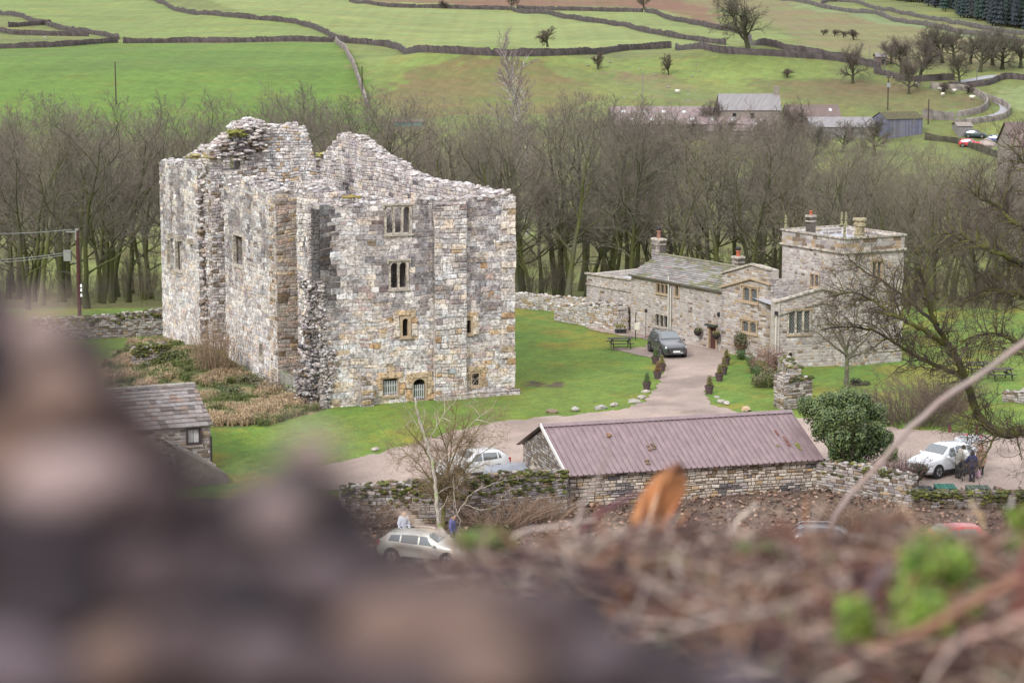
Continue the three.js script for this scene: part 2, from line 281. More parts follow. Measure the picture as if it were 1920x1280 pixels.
// a sheet that follows the land: cells of a grid cut to the outline
function drape(P, lift, cell, colour) {
  const mb = new MB(), xs = P.map((p) => p.x), zs = P.map((p) => p.z), x0 = Math.floor(Math.min(...xs) / cell) * cell, x1 = Math.max(...xs), z0 = Math.floor(Math.min(...zs) / cell) * cell, z1 = Math.max(...zs);
  const cut = (poly, f) => { const out = []; for (let k = 0; k < poly.length; k++) { const a = poly[k], b = poly[(k + 1) % poly.length], fa = f(a), fb = f(b); if (fa >= 0) out.push(a); if ((fa > 0 && fb < 0) || (fa < 0 && fb > 0)) { const t = fa / (fa - fb); out.push([lerp(a[0], b[0], t), lerp(a[1], b[1], t)]); } } return out; };
  const base = P.map((p) => [p.x, p.z]);
  for (let x = x0; x < x1; x += cell) {
    const strip = cut(cut(base, (q) => q[0] - x), (q) => x + cell - q[0]); if (strip.length < 3) continue;
    for (let z = z0; z < z1; z += cell) {
      const q = cut(cut(strip, (p) => p[1] - z), (p) => z + cell - p[1]); if (q.length < 3) continue;
      const tri = THREE.ShapeUtils.triangulateShape(q.map((p) => new THREE.Vector2(p[0], p[1])), []);
      const k = q.map((p) => mb.v(p[0], land(p[0], p[1]) + lift, p[1], p[0], p[1], colour(p[0], p[1])));
      for (const t of tri) { const A = q[t[0]], B = q[t[1]], C = q[t[2]], s = (B[0] - A[0]) * (C[1] - A[1]) - (B[1] - A[1]) * (C[0] - A[0]); if (Math.abs(s) < 1e-6) continue; if (s > 0) mb.tri(k[t[0]], k[t[2]], k[t[1]]); else mb.tri(k[t[0]], k[t[1]], k[t[2]]); }
    }
  }
  return mb;
}
{
  const P = [[560, 893], [640, 866], [720, 848], [800, 823], [900, 798], [1000, 784], [1100, 776], [1165, 767], [1202, 754], [1226, 735], [1241, 712], [1248, 690], [1236, 676], [1180, 662], [1146, 653], [1200, 652], [1216, 640], [1140, 624], [1104, 617], [1110, 609], [1190, 622], [1300, 642], [1362, 658], [1358, 680], [1340, 708], [1323, 734], [1327, 750], [1350, 764], [1400, 775], [1480, 780], [1560, 788], [1680, 803], [1760, 808], [1850, 815], [2050, 832], [2100, 916], [1900, 918], [1700, 920], [1560, 905], [1200, 895], [1060, 898], [960, 905], [840, 914], [700, 918], [590, 915]].map(([a, b]) => G(a, b));
  const d = smoothLine(P, 12).map((p, k) => V(p.x + (fbm(k * 0.45, 1, 3, 3) - 0.5) * 0.6, 0, p.z + (fbm(k * 0.45, 7, 3, 3) - 0.5) * 1.1));
  const g = drape(d, 0.03, 0.6, (x, z) => { const n = fbm(x / 2, z / 6, 60, 3), q = sstep(0.55, 0.7, fbm(x / 3 + z / 9, z / 3, 61, 3)); const k = lerp(0.8, 1.12, n) * (1 - 0.26 * q) * lerp(0.9, 1.08, vnoise(x * 3, z * 3, 67)); return [0.41 * k, 0.325 * k, 0.28 * k]; });
  kind(mesh('gravel_drive', g.geo(true), M.gravel), 'structure');
  const Lp = [[560, 1085], [800, 1045], [1100, 1012], [1500, 1012], [1990, 1018], [2100, 1110], [1500, 1110], [560, 1200]].map(([a, b]) => atH(a, b, -1.2));
  const g2 = drape(smoothLine(Lp, 4), 0.03, 1.2, (x, z) => { const k = lerp(0.85, 1.1, fbm(x, z, 63)); return [0.13 * k, 0.125 * k, 0.12 * k]; });
  kind(mesh('lane', g2.geo(true), M.gravel), 'structure');
}

// ---------- masonry ----------
const UP = V(0, 1, 0);
const SIDX = (() => { const a = []; for (const b of [0, 4]) for (let k = 0; k < 4; k++) { const n = (k + 1) % 4; a.push(b + k, b + n, b + 4 + n, b + k, b + 4 + n, b + 4 + k); } a.push(8, 9, 10, 8, 10, 11); return a; })();
function crossings(P, v) { const x = []; for (let i = 0, j = P.length - 1; i < P.length; j = i++) { const a = P[i], b = P[j]; if ((a[1] > v) !== (b[1] > v)) x.push(a[0] + (v - a[1]) / (b[1] - a[1]) * (b[0] - a[0])); } return x.sort((p, q) => p - q); }
function stoneFace(list, o) {
  const { org, ux, outline, holes = [], ch = [0.2, 0.38], cw = [0.3, 0.75], pr = [0.03, 0.09], gap = 0.025, colour, parent, bev = 0.03 } = o;
  const n = ux.clone().cross(UP), vs = outline.map((p) => p[1]), top = Math.max(...vs); let v = o.from ?? Math.min(...vs);
  while (v < top - 0.05) {
    const h = Math.min(rnd(...ch), top - v), mid = v + h / 2; let iv = []; const x = crossings(outline, mid);
    for (let k = 0; k + 1 < x.length; k += 2) iv.push([x[k], x[k + 1]]);
    for (const H of holes) { const lo = Math.min(...H.map((p) => p[1])), hi = Math.max(...H.map((p) => p[1])); if (v + h * 0.75 < lo || v + h * 0.25 > hi) continue; const a = Math.min(...H.map((p) => p[0])), b = Math.max(...H.map((p) => p[0])); iv = iv.flatMap(([p, q]) => b <= p || a >= q ? [[p, q]] : [[p, Math.min(q, a)], [Math.max(p, b), q]].filter(([s, t]) => t - s > 0.06)); }
    for (const [a, b] of iv) {
      let u = a;
      while (u < b - 0.06) {
        let w = rnd(...cw) * (R() < 0.12 ? 1.4 : 1); if (b - u - w < cw[0] * 0.6) w = b - u;
        const split = h > ch[0] * 1.35 && R() < 0.14, parts = split ? [[v, h * 0.52], [v + h * 0.52, h * 0.48]] : [[v, h]];
        for (const [sv, sh] of parts) addStone(list, org, ux, n, u + gap / 2, sv + gap / 2, w - gap, sh - gap, rnd(...pr), Math.min(bev, sh * 0.2, w * 0.2), colour(u + w / 2, sv + sh / 2), parent);
        u += w;
      }
    }
    v += h;
  }
}
let WARP = 0;
function addStone(list, org, ux, n, u, v, w, h, pr, bev, c, parent) {
  const p = [], t = [], j = () => rnd(-1, 1) * Math.min(0.025, h * 0.09);
  const cs = [[u, v], [u + w, v], [u + w, v + h], [u, v + h]], mu = u + w / 2, mv = v + h / 2, js = cs.map(() => [j(), j()]);
  for (let r = 0; r < 3; r++) for (let k = 0; k < 4; k++) {
    let a = cs[k][0] + js[k][0], b = cs[k][1] + js[k][1], z = [-0.04, pr - bev * 0.8, pr * rnd(0.85, 1.15)][r];
    if (r === 2) { a += Math.sign(mu - a) * bev * rnd(0.8, 1.6); b += Math.sign(mv - b) * bev * rnd(0.8, 1.6); }
    { const wu = (vnoise(a * 0.9, b * 0.9, 71) - 0.5) * WARP, wv = (vnoise(a * 0.75 + 9, b * 0.6, 72) - 0.5) * WARP * 1.5; p.push(org.x + ux.x * (a + wu) + n.x * z, org.y + b + wv, org.z + ux.z * (a + wu) + n.z * z); } t.push(a + org.x * 0.37, b);
  }
  const q = V(p[0], p[1], p[2]), see = camera.position.clone().sub(q), d = see.length();
  list.push({ p, t, c, idx: SIDX, parent, area: w * h * Math.max(0.02, see.dot(n) / d) / d / d });
}
function addLump(list, ct, sx, sy, sz, ry, jit, c, parent) {
  const m = new MB(); m.lump(ct, sx, sy, sz, ry, jit, c); const d = ct.distanceTo(camera.position);
  list.push({ p: m.p, t: m.t, c, idx: m.i, parent, area: sx * sy * 2.2 / d / d });
}
function layStones(group, list, mat, most = 300, name = 'stone') {   // the stones that show largest are parts, the rest one part
  list.sort((a, b) => b.area - a.area);
  const put = (mb, s) => { const k = mb.p.length / 3; for (let q = 0; q < s.p.length; q += 3) mb.v(s.p[q], s.p[q + 1], s.p[q + 2], s.t[q / 3 * 2], s.t[q / 3 * 2 + 1], s.c); for (const i of s.idx) mb.i.push(k + i); };
  list.slice(0, most).forEach((s) => { const mb = new MB(group.position); put(mb, s); mesh(name, mb, mat, s.parent || group); });
  if (list.length > most) { const mb = new MB(group.position); list.slice(most).forEach((s) => put(mb, s)); kind(mesh('small_stone_courses', mb, mat, group), 'stuff'); }
}
function slab(name, group, org, ux, outline, holes, th, mat) {   // solid wall: outline in metres along the wall and up, outer face at the plane
  const sh = new THREE.Shape(outline.map(([a, b]) => new THREE.Vector2(a, b)));
  for (const H of holes || []) sh.holes.push(new THREE.Path(H.map(([a, b]) => new THREE.Vector2(a, b))));
  const g = new THREE.ExtrudeGeometry(sh, { depth: th, bevelEnabled: false }), n = ux.clone().cross(UP);
  g.applyMatrix4(new THREE.Matrix4().makeBasis(ux, UP, n).setPosition(org.clone().addScaledVector(n, -th).sub(group.position)));
  return mesh(name, g, mat, group);
}
function ragged(pts, amp, step = 0.45) {   // a broken top line in stone-sized steps
  const out = []; for (let k = 0; k + 1 < pts.length; k++) { const [a, b] = pts[k], [c, d] = pts[k + 1], n = Math.max(1, Math.round(Math.hypot(c - a, d - b) / step)); for (let m = 0; m < n; m++) { const t = m / n, y = lerp(b, d, t) + rnd(-amp, amp), x = lerp(a, c, t); out.push([x, y]); if (m < n - 1) out.push([x + (c - a) / n * 0.92, y + rnd(-0.03, 0.03)]); } }
  out.push(pts[pts.length - 1]); return out;
}
function capStones(list, org, ux, line, th, colour, parent, dens = 1, size = [0.18, 0.34]) {
  const n = ux.clone().cross(UP);
  for (let k = 0; k + 1 < line.length; k++) { const L = Math.hypot(line[k + 1][0] - line[k][0], line[k + 1][1] - line[k][1]), cnt = Math.round(L * th * 4.5 * dens + R()); for (let m = 0; m < cnt; m++) { const t = R(), w = rnd(...size), dp = rnd(0.02, th - 0.05), u = lerp(line[k][0], line[k + 1][0], t), v = lerp(line[k][1], line[k + 1][1], t); addLump(list, org.clone().addScaledVector(ux, u).addScaledVector(n, -dp).setY(org.y + v + rnd(-0.05, 0.06)), w, w * rnd(0.35, 0.6), w * rnd(0.6, 0.9), rnd(0, 3), 0.2, colour(u, v), parent); } }
}
const PAL = { pale: [0.72, 0.675, 0.65], white: [0.84, 0.81, 0.79], mid: [0.63, 0.58, 0.555], purple: [0.5, 0.44, 0.44], buff: [0.6, 0.46, 0.31], orange: [0.6, 0.41, 0.24], cream: [0.8, 0.69, 0.58], rose: [0.62, 0.5, 0.47], brown: [0.3, 0.23, 0.17], dark: [0.2, 0.18, 0.19] };
function weigh(w) { let s = 0; for (const k in w) s += w[k]; let r = R() * s; for (const k in w) if ((r -= w[k]) <= 0) return PAL[k].map((v) => v * 1); return PAL.mid; }
const vary = (c, a = 0.14) => { const k = 1 + rnd(-a, a), h = rnd(-0.04, 0.04); return [c[0] * k * (1 + h), c[1] * k, c[2] * k * (1 - h)]; };

// openings
function plateWindow(name, parent, group, org, ux, u, v, w, h, lights, o = {}) {   // dressed stone frame with arched or square lights, set in the hole [u..u+w] x [v..v+h]
  const n = ux.clone().cross(UP), sh = new THREE.Shape([[0, 0], [w, 0], [w, h], [0, h]].map((p) => new THREE.Vector2(...p))), jb = o.jamb ?? 0.12, mu = o.mullion ?? 0.1, lw = (w - 2 * jb - (lights - 1) * mu) / lights, s0 = o.sill ?? 0.1, top = h - (o.head ?? 0.12);
  const spots = [];
  for (let k = 0; k < lights; k++) { const a = jb + k * (lw + mu), r = lw / 2, pts = [[a, s0], [a + lw, s0]]; if (o.arch) { const spring = top - r * (o.point ?? 1); for (let q = 0; q <= 10; q++) { const f = q / 10 * Math.PI; pts.push([a + r + Math.cos(f) * r, spring + Math.sin(f) * r * (o.point ?? 1)]); } } else pts.push([a + lw, top], [a, top]); sh.holes.push(new THREE.Path(pts.map((p) => new THREE.Vector2(...p)))); spots.push([a, s0, lw, top - s0]); }
  const put = (g, dz) => { g.applyMatrix4(new THREE.Matrix4().makeBasis(ux, UP, n).setPosition(org.clone().addScaledVector(ux, u).addScaledVector(UP, v).addScaledVector(n, dz).sub(group.position))); return g; };
  const win = mesh(name, put(new THREE.ExtrudeGeometry(sh, { depth: 0.24, bevelEnabled: false }), o.set ?? -0.17), o.mat || MDRESS, parent);
  const bit = (nm, a, b, sw, shh, dep, z, mat) => { const g = new THREE.BoxGeometry(sw, shh, dep); g.translate(a + sw / 2, b + shh / 2, 0); return mesh(nm, put(g, z), mat, win); };
  bit('sill', -0.06, -0.1, w + 0.12, 0.12, 0.2, 0.03, o.sillMat || MDRESS);
  if (o.hood) { bit('hood_mould', -0.12, h + 0.02, w + 0.24, 0.11, 0.22, 0.06, o.hoodMat || MDRESS); for (const a of [-0.12, w + 0.02]) bit('label_stop', a, h - 0.14, 0.1, 0.15, 0.2, 0.06, o.hoodMat || MDRESS); }
  for (const [a, b, sw, hh] of spots) {
    if (o.glass) { const p = bit('pane', a - 0.02, b - 0.02, sw + 0.04, hh + 0.04, 0.02, -0.1, M.glass); if (o.lead) { const g = []; const st = 0.16; for (let q = -Math.ceil(hh / st); q * st < sw + hh; q++) for (const s of [1, -1]) { // diamond leading
        let x0 = q * st, y0 = 0, x1 = x0 + hh * 0.62, y1 = hh; if (s < 0) { [x0, x1] = [sw - x0, sw - x1]; }
        const clip = (x0, y0, x1, y1) => { let a0 = 0, a1 = 1; const dx = x1 - x0; for (const [pp, qq] of [[-dx, x0], [dx, sw - x0]]) { if (Math.abs(pp) < 1e-9) { if (qq < 0) return null; } else { const r = qq / pp; if (pp < 0) a0 = Math.max(a0, r); else a1 = Math.min(a1, r); } } return a0 < a1 - 0.02 ? [x0 + dx * a0, y0 + (y1 - y0) * a0, x0 + dx * a1, y0 + (y1 - y0) * a1] : null; };
        const c = clip(x0, y0, x1, y1); if (!c) continue; const L = Math.hypot(c[2] - c[0], c[3] - c[1]), bx = new THREE.BoxGeometry(L, 0.013, 0.012); bx.rotateZ(Math.atan2(c[3] - c[1], c[2] - c[0])); bx.translate(a + (c[0] + c[2]) / 2, b + (c[1] + c[3]) / 2, 0); g.push(bx); }
      if (g.length) mesh('leading', put(mergeGeometries(g), -0.082), MLEAD, win); } }
    if (o.bars) { for (let q = 1; q < 3; q++) bit('bar', a + sw * q / 3 - 0.015, b, 0.03, hh, 0.03, -0.06, M.iron); for (let q = 1; q < 4; q++) bit('bar', a, b + hh * q / 4 - 0.015, sw, 0.03, 0.03, -0.035, M.iron); }
  }
  return win;
}
const MDRESS = std({ color: lin(0.55, 0.43, 0.3), map: T.stone, bumpMap: T.bump, bumpScale: 0.01, roughness: 0.9 });
const MDRESSGREY = std({ color: lin(0.55, 0.5, 0.43), map: T.lichen, bumpMap: T.bump, bumpScale: 0.015, roughness: 0.95 });
const MLEAD = std({ color: lin(0.35, 0.36, 0.37), roughness: 0.6 });
const rect = (a, b) => [[Math.min(a[0], b[0]), Math.min(a[1], b[1])], [Math.max(a[0], b[0]), Math.min(a[1], b[1])], [Math.max(a[0], b[0]), Math.max(a[1], b[1])], [Math.min(a[0], b[0]), Math.max(a[1], b[1])]];
const rectPx = (x0, y0, x1, y1, org, ux) => rect(onWall(x0, y0, org, ux), onWall(x1, y1, org, ux));
const dims = (r) => [r[0][0], r[0][1], r[1][0] - r[0][0], r[2][1] - r[1][1]];

// ---------- the ruined tower ----------
{
  R = mul32(101);
  const A = atH(598, 766, 0), B = atH(964, 738, 0), L = atH(306, 640, 0);
  for (const p of [A, B, L]) p.y = -0.15;
  const ef = B.clone().sub(A).setY(0).normalize(), es = L.clone().sub(A).setY(0).normalize(), W = B.distanceTo(A), D = L.distanceTo(A);
  const ruin = thing('ruined_tower', A.clone(), 'roofless ruined stone tower house with broken jagged walls, lichen and dark stains', 'ruin');
  WARP = 0.14; const list = [], nes = es.clone().negate(), nf = ef.clone().cross(UP);
  const at = (t, f) => A.clone().addScaledVector(es, t).addScaledVector(ef, f);
  // front wall
  const wallCol = (warmV, seed, dk = 0) => (u, v) => {
    const st = fbm(u * (dk ? 2.4 : 1.15) + seed, v * (dk ? 0.05 : 0.1), seed, 3), blot = fbm(u * 1.1, v * 1.3, seed + 3, 4);
    const warm = sstep(warmV + 3, warmV - 4, v + (fbm(u * 0.5, v * 0.5, seed + 9) - 0.5) * 5);
    const dark = clamp(sstep(0.5, 0.68, st) * sstep(1, 9, v) * 1.1 + sstep(0.5, 0.68, blot) * 0.75 * sstep(3.5, 8, v) + dk * 0.5 * sstep(5, 10, v));
    const c = vary(weigh({ pale: 5, white: 2.2, mid: 1.5, purple: 0.25, buff: 0.04 + warm * 0.55, orange: warm * 0.3, cream: 0.9 + warm * 2.4, rose: 0.3 + warm * 0.8, brown: 0.03 }), 0.05), s = 1 - 0.6 * dark * lerp(0.85, 1.05, R());
    return [c[0] * s, c[1] * lerp(0.94, 1, s) * s, c[2] * s * lerp(1.03, 1, s)];
  };
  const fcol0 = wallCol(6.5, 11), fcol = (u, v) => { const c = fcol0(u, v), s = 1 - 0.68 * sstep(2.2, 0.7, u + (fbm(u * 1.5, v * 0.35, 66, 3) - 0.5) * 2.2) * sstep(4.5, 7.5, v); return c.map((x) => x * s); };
  const left = []; for (let v = 0; v <= 13; v += 0.5) left.push([0.2 + 0.6 * (vnoise(v * 0.9, 3, 4) - 0.3) * sstep(7.5, 5, v), v]);
  const topF = ragged([[left[left.length - 1][0], 13.0], [1.4, 12.8], [2.6, 12.95], [5, 12.9], [8, 13.0], [W - 0.01, 13.12]], 0.08);
  const outF = [[0.1, 0], [W, 0], ...topF.slice().reverse().filter((p) => p[0] < W + 0.001), ...left.slice(1, -1).reverse()];
  const q = (x0, y0, x1, y1) => rectPx(x0, y0, x1, y1, A, ef);
  const H = { three: q(720, 386, 772, 438), two: q(728, 490, 766, 541), lance: q(749, 593, 770, 632), lanceR: q(871, 596, 886, 626), sq: q(882, 697, 900, 724), pick: q(716, 709, 747, 741), door: q(771, 708, 800, 751) };
  H.door[0][1] = H.door[1][1] = 0.2;
  const ledge = onWall(812, 600, A, ef)[0], ledge2 = onWall(872, 600, A, ef)[0];
  const front = slab('front_wall', ruin, A, ef, outF, Object.values(H), 1.4, M.ruinmortar);
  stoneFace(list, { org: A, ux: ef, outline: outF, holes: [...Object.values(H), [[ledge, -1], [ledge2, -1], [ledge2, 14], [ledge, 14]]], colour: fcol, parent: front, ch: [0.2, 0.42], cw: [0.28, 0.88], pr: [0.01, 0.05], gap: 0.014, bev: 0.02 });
  capStones(list, A, ef, topF, 1.4, () => vary(weigh({ pale: 2, white: 1, mid: 2, purple: 2 }).map((x) => x * 0.8)), front, 0.7);
  { // shallow projecting strip of the front wall
    const o2 = A.clone().addScaledVector(nf, 0.28), out = [[ledge, 0], [ledge2, 0], [ledge2, 12.9], [ledge, 12.85]];
    const pil = slab('projecting_strip', ruin, o2, ef, out, [], 0.26, M.ruinmortar); stoneFace(list, { org: o2, ux: ef, outline: out, colour: fcol, parent: pil, ch: [0.2, 0.42], cw: [0.3, 0.8] });
    stoneFace(list, { org: o2.clone().addScaledVector(ef, ledge).addScaledVector(nf, -0.28), ux: nf, outline: [[0, 0], [0.27, 0], [0.27, 12.85], [0, 12.85]], colour: fcol, parent: pil, pr: [0.01, 0.03] });
    const o3 = A.clone().addScaledVector(nf, 0.55), bw = [onWall(671, 740, A, ef)[0], onWall(694, 740, A, ef)[0]], bo = [[bw[0], 0], [bw[1], 0], [bw[1], 1.5], [bw[0] + 0.2, 2.15], [bw[0], 2.1]];
    const but = slab('buttress', ruin, o3, ef, bo, [], 0.6, M.ruinmortar); stoneFace(list, { org: o3, ux: ef, outline: bo, colour: () => vary(weigh({ brown: 2, purple: 2, mid: 1, buff: 1 })), parent: but });
    const po = [[ledge2, 0], [W + 0.35, 0], [W + 0.3, 0.42], [ledge2, 0.5]], o4 = A.clone().addScaledVector(nf, 0.3); const pl = slab('plinth', ruin, o4, ef, po, [], 0.9, M.ruinmortar); stoneFace(list, { org: o4, ux: ef, outline: po, colour: () => vary(weigh({ mid: 2, purple: 2, pale: 1 })), parent: pl, cw: [0.5, 1.1] });
    const po2 = [[ledge, 0], [ledge2, 0], [ledge2, 0.5], [ledge, 0.45]], o5 = A.clone().addScaledVector(nf, 0.5); const pl2 = slab('plinth', ruin, o5, ef, po2, [], 0.3, M.ruinmortar); stoneFace(list, { org: o5, ux: ef, outline: po2, colour: () => vary(weigh({ mid: 2, purple: 1, pale: 1 })), parent: pl2, cw: [0.5, 1.1] });
    // corner quoins on the right edge
    for (let v = 0.5; v < 13; v += 0.42) { const w = R() < 0.5 ? 0.9 : 0.5; addStone(list, A.clone().addScaledVector(nf, 0.05), ef, nf, W - w, v, w + 0.05, 0.4, 0.07, 0.03, vary(weigh({ pale: 3, mid: 1, cream: 1, buff: v < 6 ? 0.9 : 0.2, orange: v < 6 ? 0.5 : 0 })), front); }
  }
  const win = (n, r, l, o) => plateWindow(n, front, ruin, A, ef, ...dims(r), l, o);
  win('window', H.three, 3, { arch: true, hood: true, jamb: 0.14, head: 0.1, mat: MDRESSGREY, hoodMat: MDRESSGREY, sillMat: MDRESSGREY });
  win('window', H.two, 2, { arch: true, hood: true, jamb: 0.14, head: 0.1, mat: MDRESSGREY, hoodMat: MDRESSGREY, sillMat: MDRESSGREY });
  win('lancet_window', H.lance, 1, { arch: true, jamb: 0.18, head: 0.15 }); win('lancet_window', H.lanceR, 1, { arch: true, jamb: 0.14, head: 0.14 });
  win('barred_window', H.sq, 1, { jamb: 0.08, bars: true });
  const pk = win('picket_window', H.pick, 1, { jamb: 0.05, head: 0.06, sill: 0.04 });
  const grey = std({ color: lin(0.62, 0.63, 0.66), map: T.bark, roughness: 0.9 });
  const pickets = (par, r, yTop, n, z) => { const [u, v, w] = dims(r); for (let k = 0; k < n; k++) { const g = new THREE.BoxGeometry(w / n * 0.55, yTop + rnd(-0.03, 0.03), 0.025); g.translate(u + (k + 0.5) * w / n, v + 0.06 + yTop / 2, z); toWall(g); mesh('picket', g, grey, par); } for (const f of [0.2, 0.72]) { const g = new THREE.BoxGeometry(w, 0.08, 0.03); g.translate(u + w / 2, v + yTop * f, z - 0.03); toWall(g); mesh('rail', g, grey, par); } };
  const toWall = (g) => g.applyMatrix4(new THREE.Matrix4().makeBasis(ef, UP, nf));
  pickets(pk, H.pick, 0.92, 7, -0.12);
  const door = win('doorway', H.door, 1, { arch: true, jamb: 0.09, head: 0.1, sill: 0.02, point: 0.9 });
  pickets(door, [[H.door[0][0] + 0.11, H.door[0][1]], [H.door[1][0] - 0.11, 0], [H.door[1][0] - 0.11, 1], [0, 1]], 0.95, 6, -0.1);
  { const r = q(838, 689, 850, 698), [u, v, w, h] = dims(r), g = new THREE.BoxGeometry(w, h, 0.03); g.translate(u + w / 2, v + h / 2, 0.4); toWall(g); const pq = mesh('plaque', g, std({ color: lin(0.27, 0.31, 0.34), roughness: 0.5 }), front); for (let k = 0; k < 4; k++) { const b = new THREE.BoxGeometry(w * (0.7 - 0.1 * (k % 2)), 0.025, 0.006); b.translate(u + w / 2, v + h * (0.8 - k * 0.2), 0.418); toWall(b); mesh('engraved_line', b, std({ color: lin(0.6, 0.6, 0.58), roughness: 0.6 }), pq); } }
  // dressed orange stones round the low openings
  for (const r of [H.pick, H.door, H.lance, H.sq, H.lanceR]) { const [u, v, w, h] = dims(r); for (const s of [0, 1]) for (let y = v; y < v + h; y += 0.42) { const sw = rnd(0.28, 0.5); addStone(list, A, ef, nf, s ? u + w + 0.02 : u - sw - 0.02, y, sw, 0.4, 0.11, 0.03, vary(weigh({ buff: 1.4, orange: 1, cream: 1.6 })), front); } addStone(list, A, ef, nf, u - 0.3, v + h + 0.02, w + 0.6, 0.36, 0.12, 0.03, vary(PAL.buff), front); }
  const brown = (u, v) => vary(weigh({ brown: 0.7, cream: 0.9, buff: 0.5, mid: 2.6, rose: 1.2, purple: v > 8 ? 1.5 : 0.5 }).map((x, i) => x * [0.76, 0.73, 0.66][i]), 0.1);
  // torn end of the front wall
  stoneFace(list, { org: at(1.4, 0.2), ux: nf, outline: [[0, 5], [1.4, 5], [1.4, 12.8], [0, 12.7]], colour: (u, v) => fcol(0.8, v), parent: front, ch: [0.2, 0.4], cw: [0.3, 0.7] }); 
  for (let k = 0; k < 1700; k++) { const v = 8.2 * R() ** 1.25, low = 1 - v / 8.2, face = R() < 0.4; if (face) { const w = rnd(0.07, 0.2); addLump(list, at(-0.03 - rnd(0, 0.12) * low, rnd(0.1, 0.35 + 1.3 * low * vnoise(v * 1.1, 5, 9))).setY(A.y + v), w, w * rnd(0.4, 0.7), w * rnd(0.5, 0.8), rnd(0, 3), 0.42, vary(weigh({ dark: 1, purple: 2.2, mid: 2.4, white: 1.4, pale: 1.4 }).map((x) => x * 0.85), 0.2), front); continue; } const dep = rnd(-0.05, 2.4), w = rnd(0.06, 0.16) * (R() < 0.2 ? 1.9 : 1), u = 0.35 + 0.5 * (vnoise(v * 0.9, 3, 4) - 0.4) - rnd(-0.15, 0.35) + 0.35 * (vnoise(v * 0.6, dep, 8) - 0.5) - 0.75 * sstep(7, 0, v) * R(); addLump(list, at(dep - 0.05, u - dep * 0.1).setY(A.y + v), w, w * rnd(0.35, 0.65), w * rnd(0.6, 1), rnd(0, 3), 0.42, vary(weigh({ dark: 2, purple: 2.2, mid: 1.6, white: 0.9, brown: 0.8 }).map((x) => x * 0.85), 0.2), front); }
  slab('torn_wall_end', ruin, at(2.5, 0.5), nf, [[0, 0], [2.2, 0], [2.2, 7.4], [1, 7.6], [0, 6]], [], 0.5, M.ruinmortar);
  // right-hand wall, its inner face shows above the front wall
  const gable = [[0, 13.1], [6, 13.2], [12, 13.15], [15, 13.5], [19, 14.2], [22.3, 15.0], [24, 15.45], [26.2, 15.5], [27, 15.1], [28, 14.6], [30, 13.7]].map(([a, b]) => [a, b + 0.15]);
  const rb = B.clone().addScaledVector(es, 30).addScaledVector(ef, -1.4), gtop = ragged(gable.map(([a, b]) => [30 - a, b]).reverse(), 0.1), gout = [[0, 0], [30, 0], ...gtop.slice().reverse()];
  const icol = (u, v) => { const st = fbm(u * 0.8, v * 0.5, 77, 3); return vary(st > 0.55 && R() < 0.7 ? weigh({ dark: 0.8, purple: 3, mid: 1.5 }) : weigh({ pale: 2.6, white: 1.2, mid: 3, purple: 1.4, cream: 0.8 }), 0.12); };
  const rw = slab('right_wall', ruin, rb, nes, gout, [], 1.38, M.ruinmortar);   // seen from inside, far end first
  stoneFace(list, { org: rb, ux: nes, outline: gout, from: 8.5, colour: icol, parent: rw, cw: [0.4, 0.95], ch: [0.18, 0.34] });
  capStones(list, rb, nes, gtop, 1.4, () => vary(weigh({ pale: 2, white: 1, mid: 2, purple: 1.5 }).map((x) => x * 0.85)), rw, 0.9);
  // left projecting block in the middle of the side wall
  const blk = (name, t0, t1, topL, seed, dep, dk) => {
    const o = at(t1, 0), len = t1 - t0, top = ragged(topL, 0.12), out = [[0, 0], [len, 0], ...top.slice().reverse()];
    return { o, len, top, out, col: wallCol(-1, seed, dk), seed, name, dep, t0 };
  };
  const mid = blk('side_wall', 7.2, 17.2, [[0, 13.5], [1.2, 12.6], [2.6, 13.1], [4, 13.8], [5.5, 13.3], [7, 13.5], [8.6, 13.0], [10, 13.35]], 31, 1.3, 0.3), lft = blk('side_wall', 22.8, D, [[0, 13.75], [D - 22.8, 13.75]], 57, 1.3, 0);
  const px = (b, x0, y0, x1, y1) => rectPx(x0, y0, x1, y1, b.o, nes);
  mid.holes = [px(mid, 437, 436, 457, 502), px(mid, 486, 640, 494, 674), px(mid, 509, 694, 519, 722)];
  lft.holes = [px(lft, 313, 446, 321, 500), px(lft, 328, 441, 340, 510)];
  for (const b of [mid, lft]) {
    const w = slab(b.name, ruin, b.o, nes, b.out, b.holes, b.dep, M.ruinmortar); b.mesh = w;
    stoneFace(list, { org: b.o, ux: nes, outline: b.out, holes: b.holes, colour: b.col, parent: w, ch: [0.18, 0.38], cw: [0.3, 0.95], pr: [0.01, 0.05], gap: 0.014, bev: 0.02 });
    capStones(list, b.o, nes, b.top, 2.0, () => vary(weigh({ pale: 2, white: 1, mid: 2, purple: 1.5 }).map((x) => x * 0.85)), w, 0.7);
    for (const h of b.holes) plateWindow('window_opening', w, ruin, b.o, nes, ...dims(h), 1, { jamb: 0.1, head: 0.12, mat: MDRESSGREY, sillMat: MDRESSGREY });
  }
  for (const x of [323, 341, 360]) { const [u, v] = onWall(x, 441 + (x - 323) * 0.3, lft.o, nes); const g = new THREE.BoxGeometry(0.35, 0.4, 0.5); g.translate(u, v, 0.2); g.applyMatrix4(new THREE.Matrix4().makeBasis(nes, UP, nes.clone().cross(UP)).setPosition(lft.o.clone().sub(ruin.position))); mesh('corbel', g, MDRESSGREY, lft.mesh); }
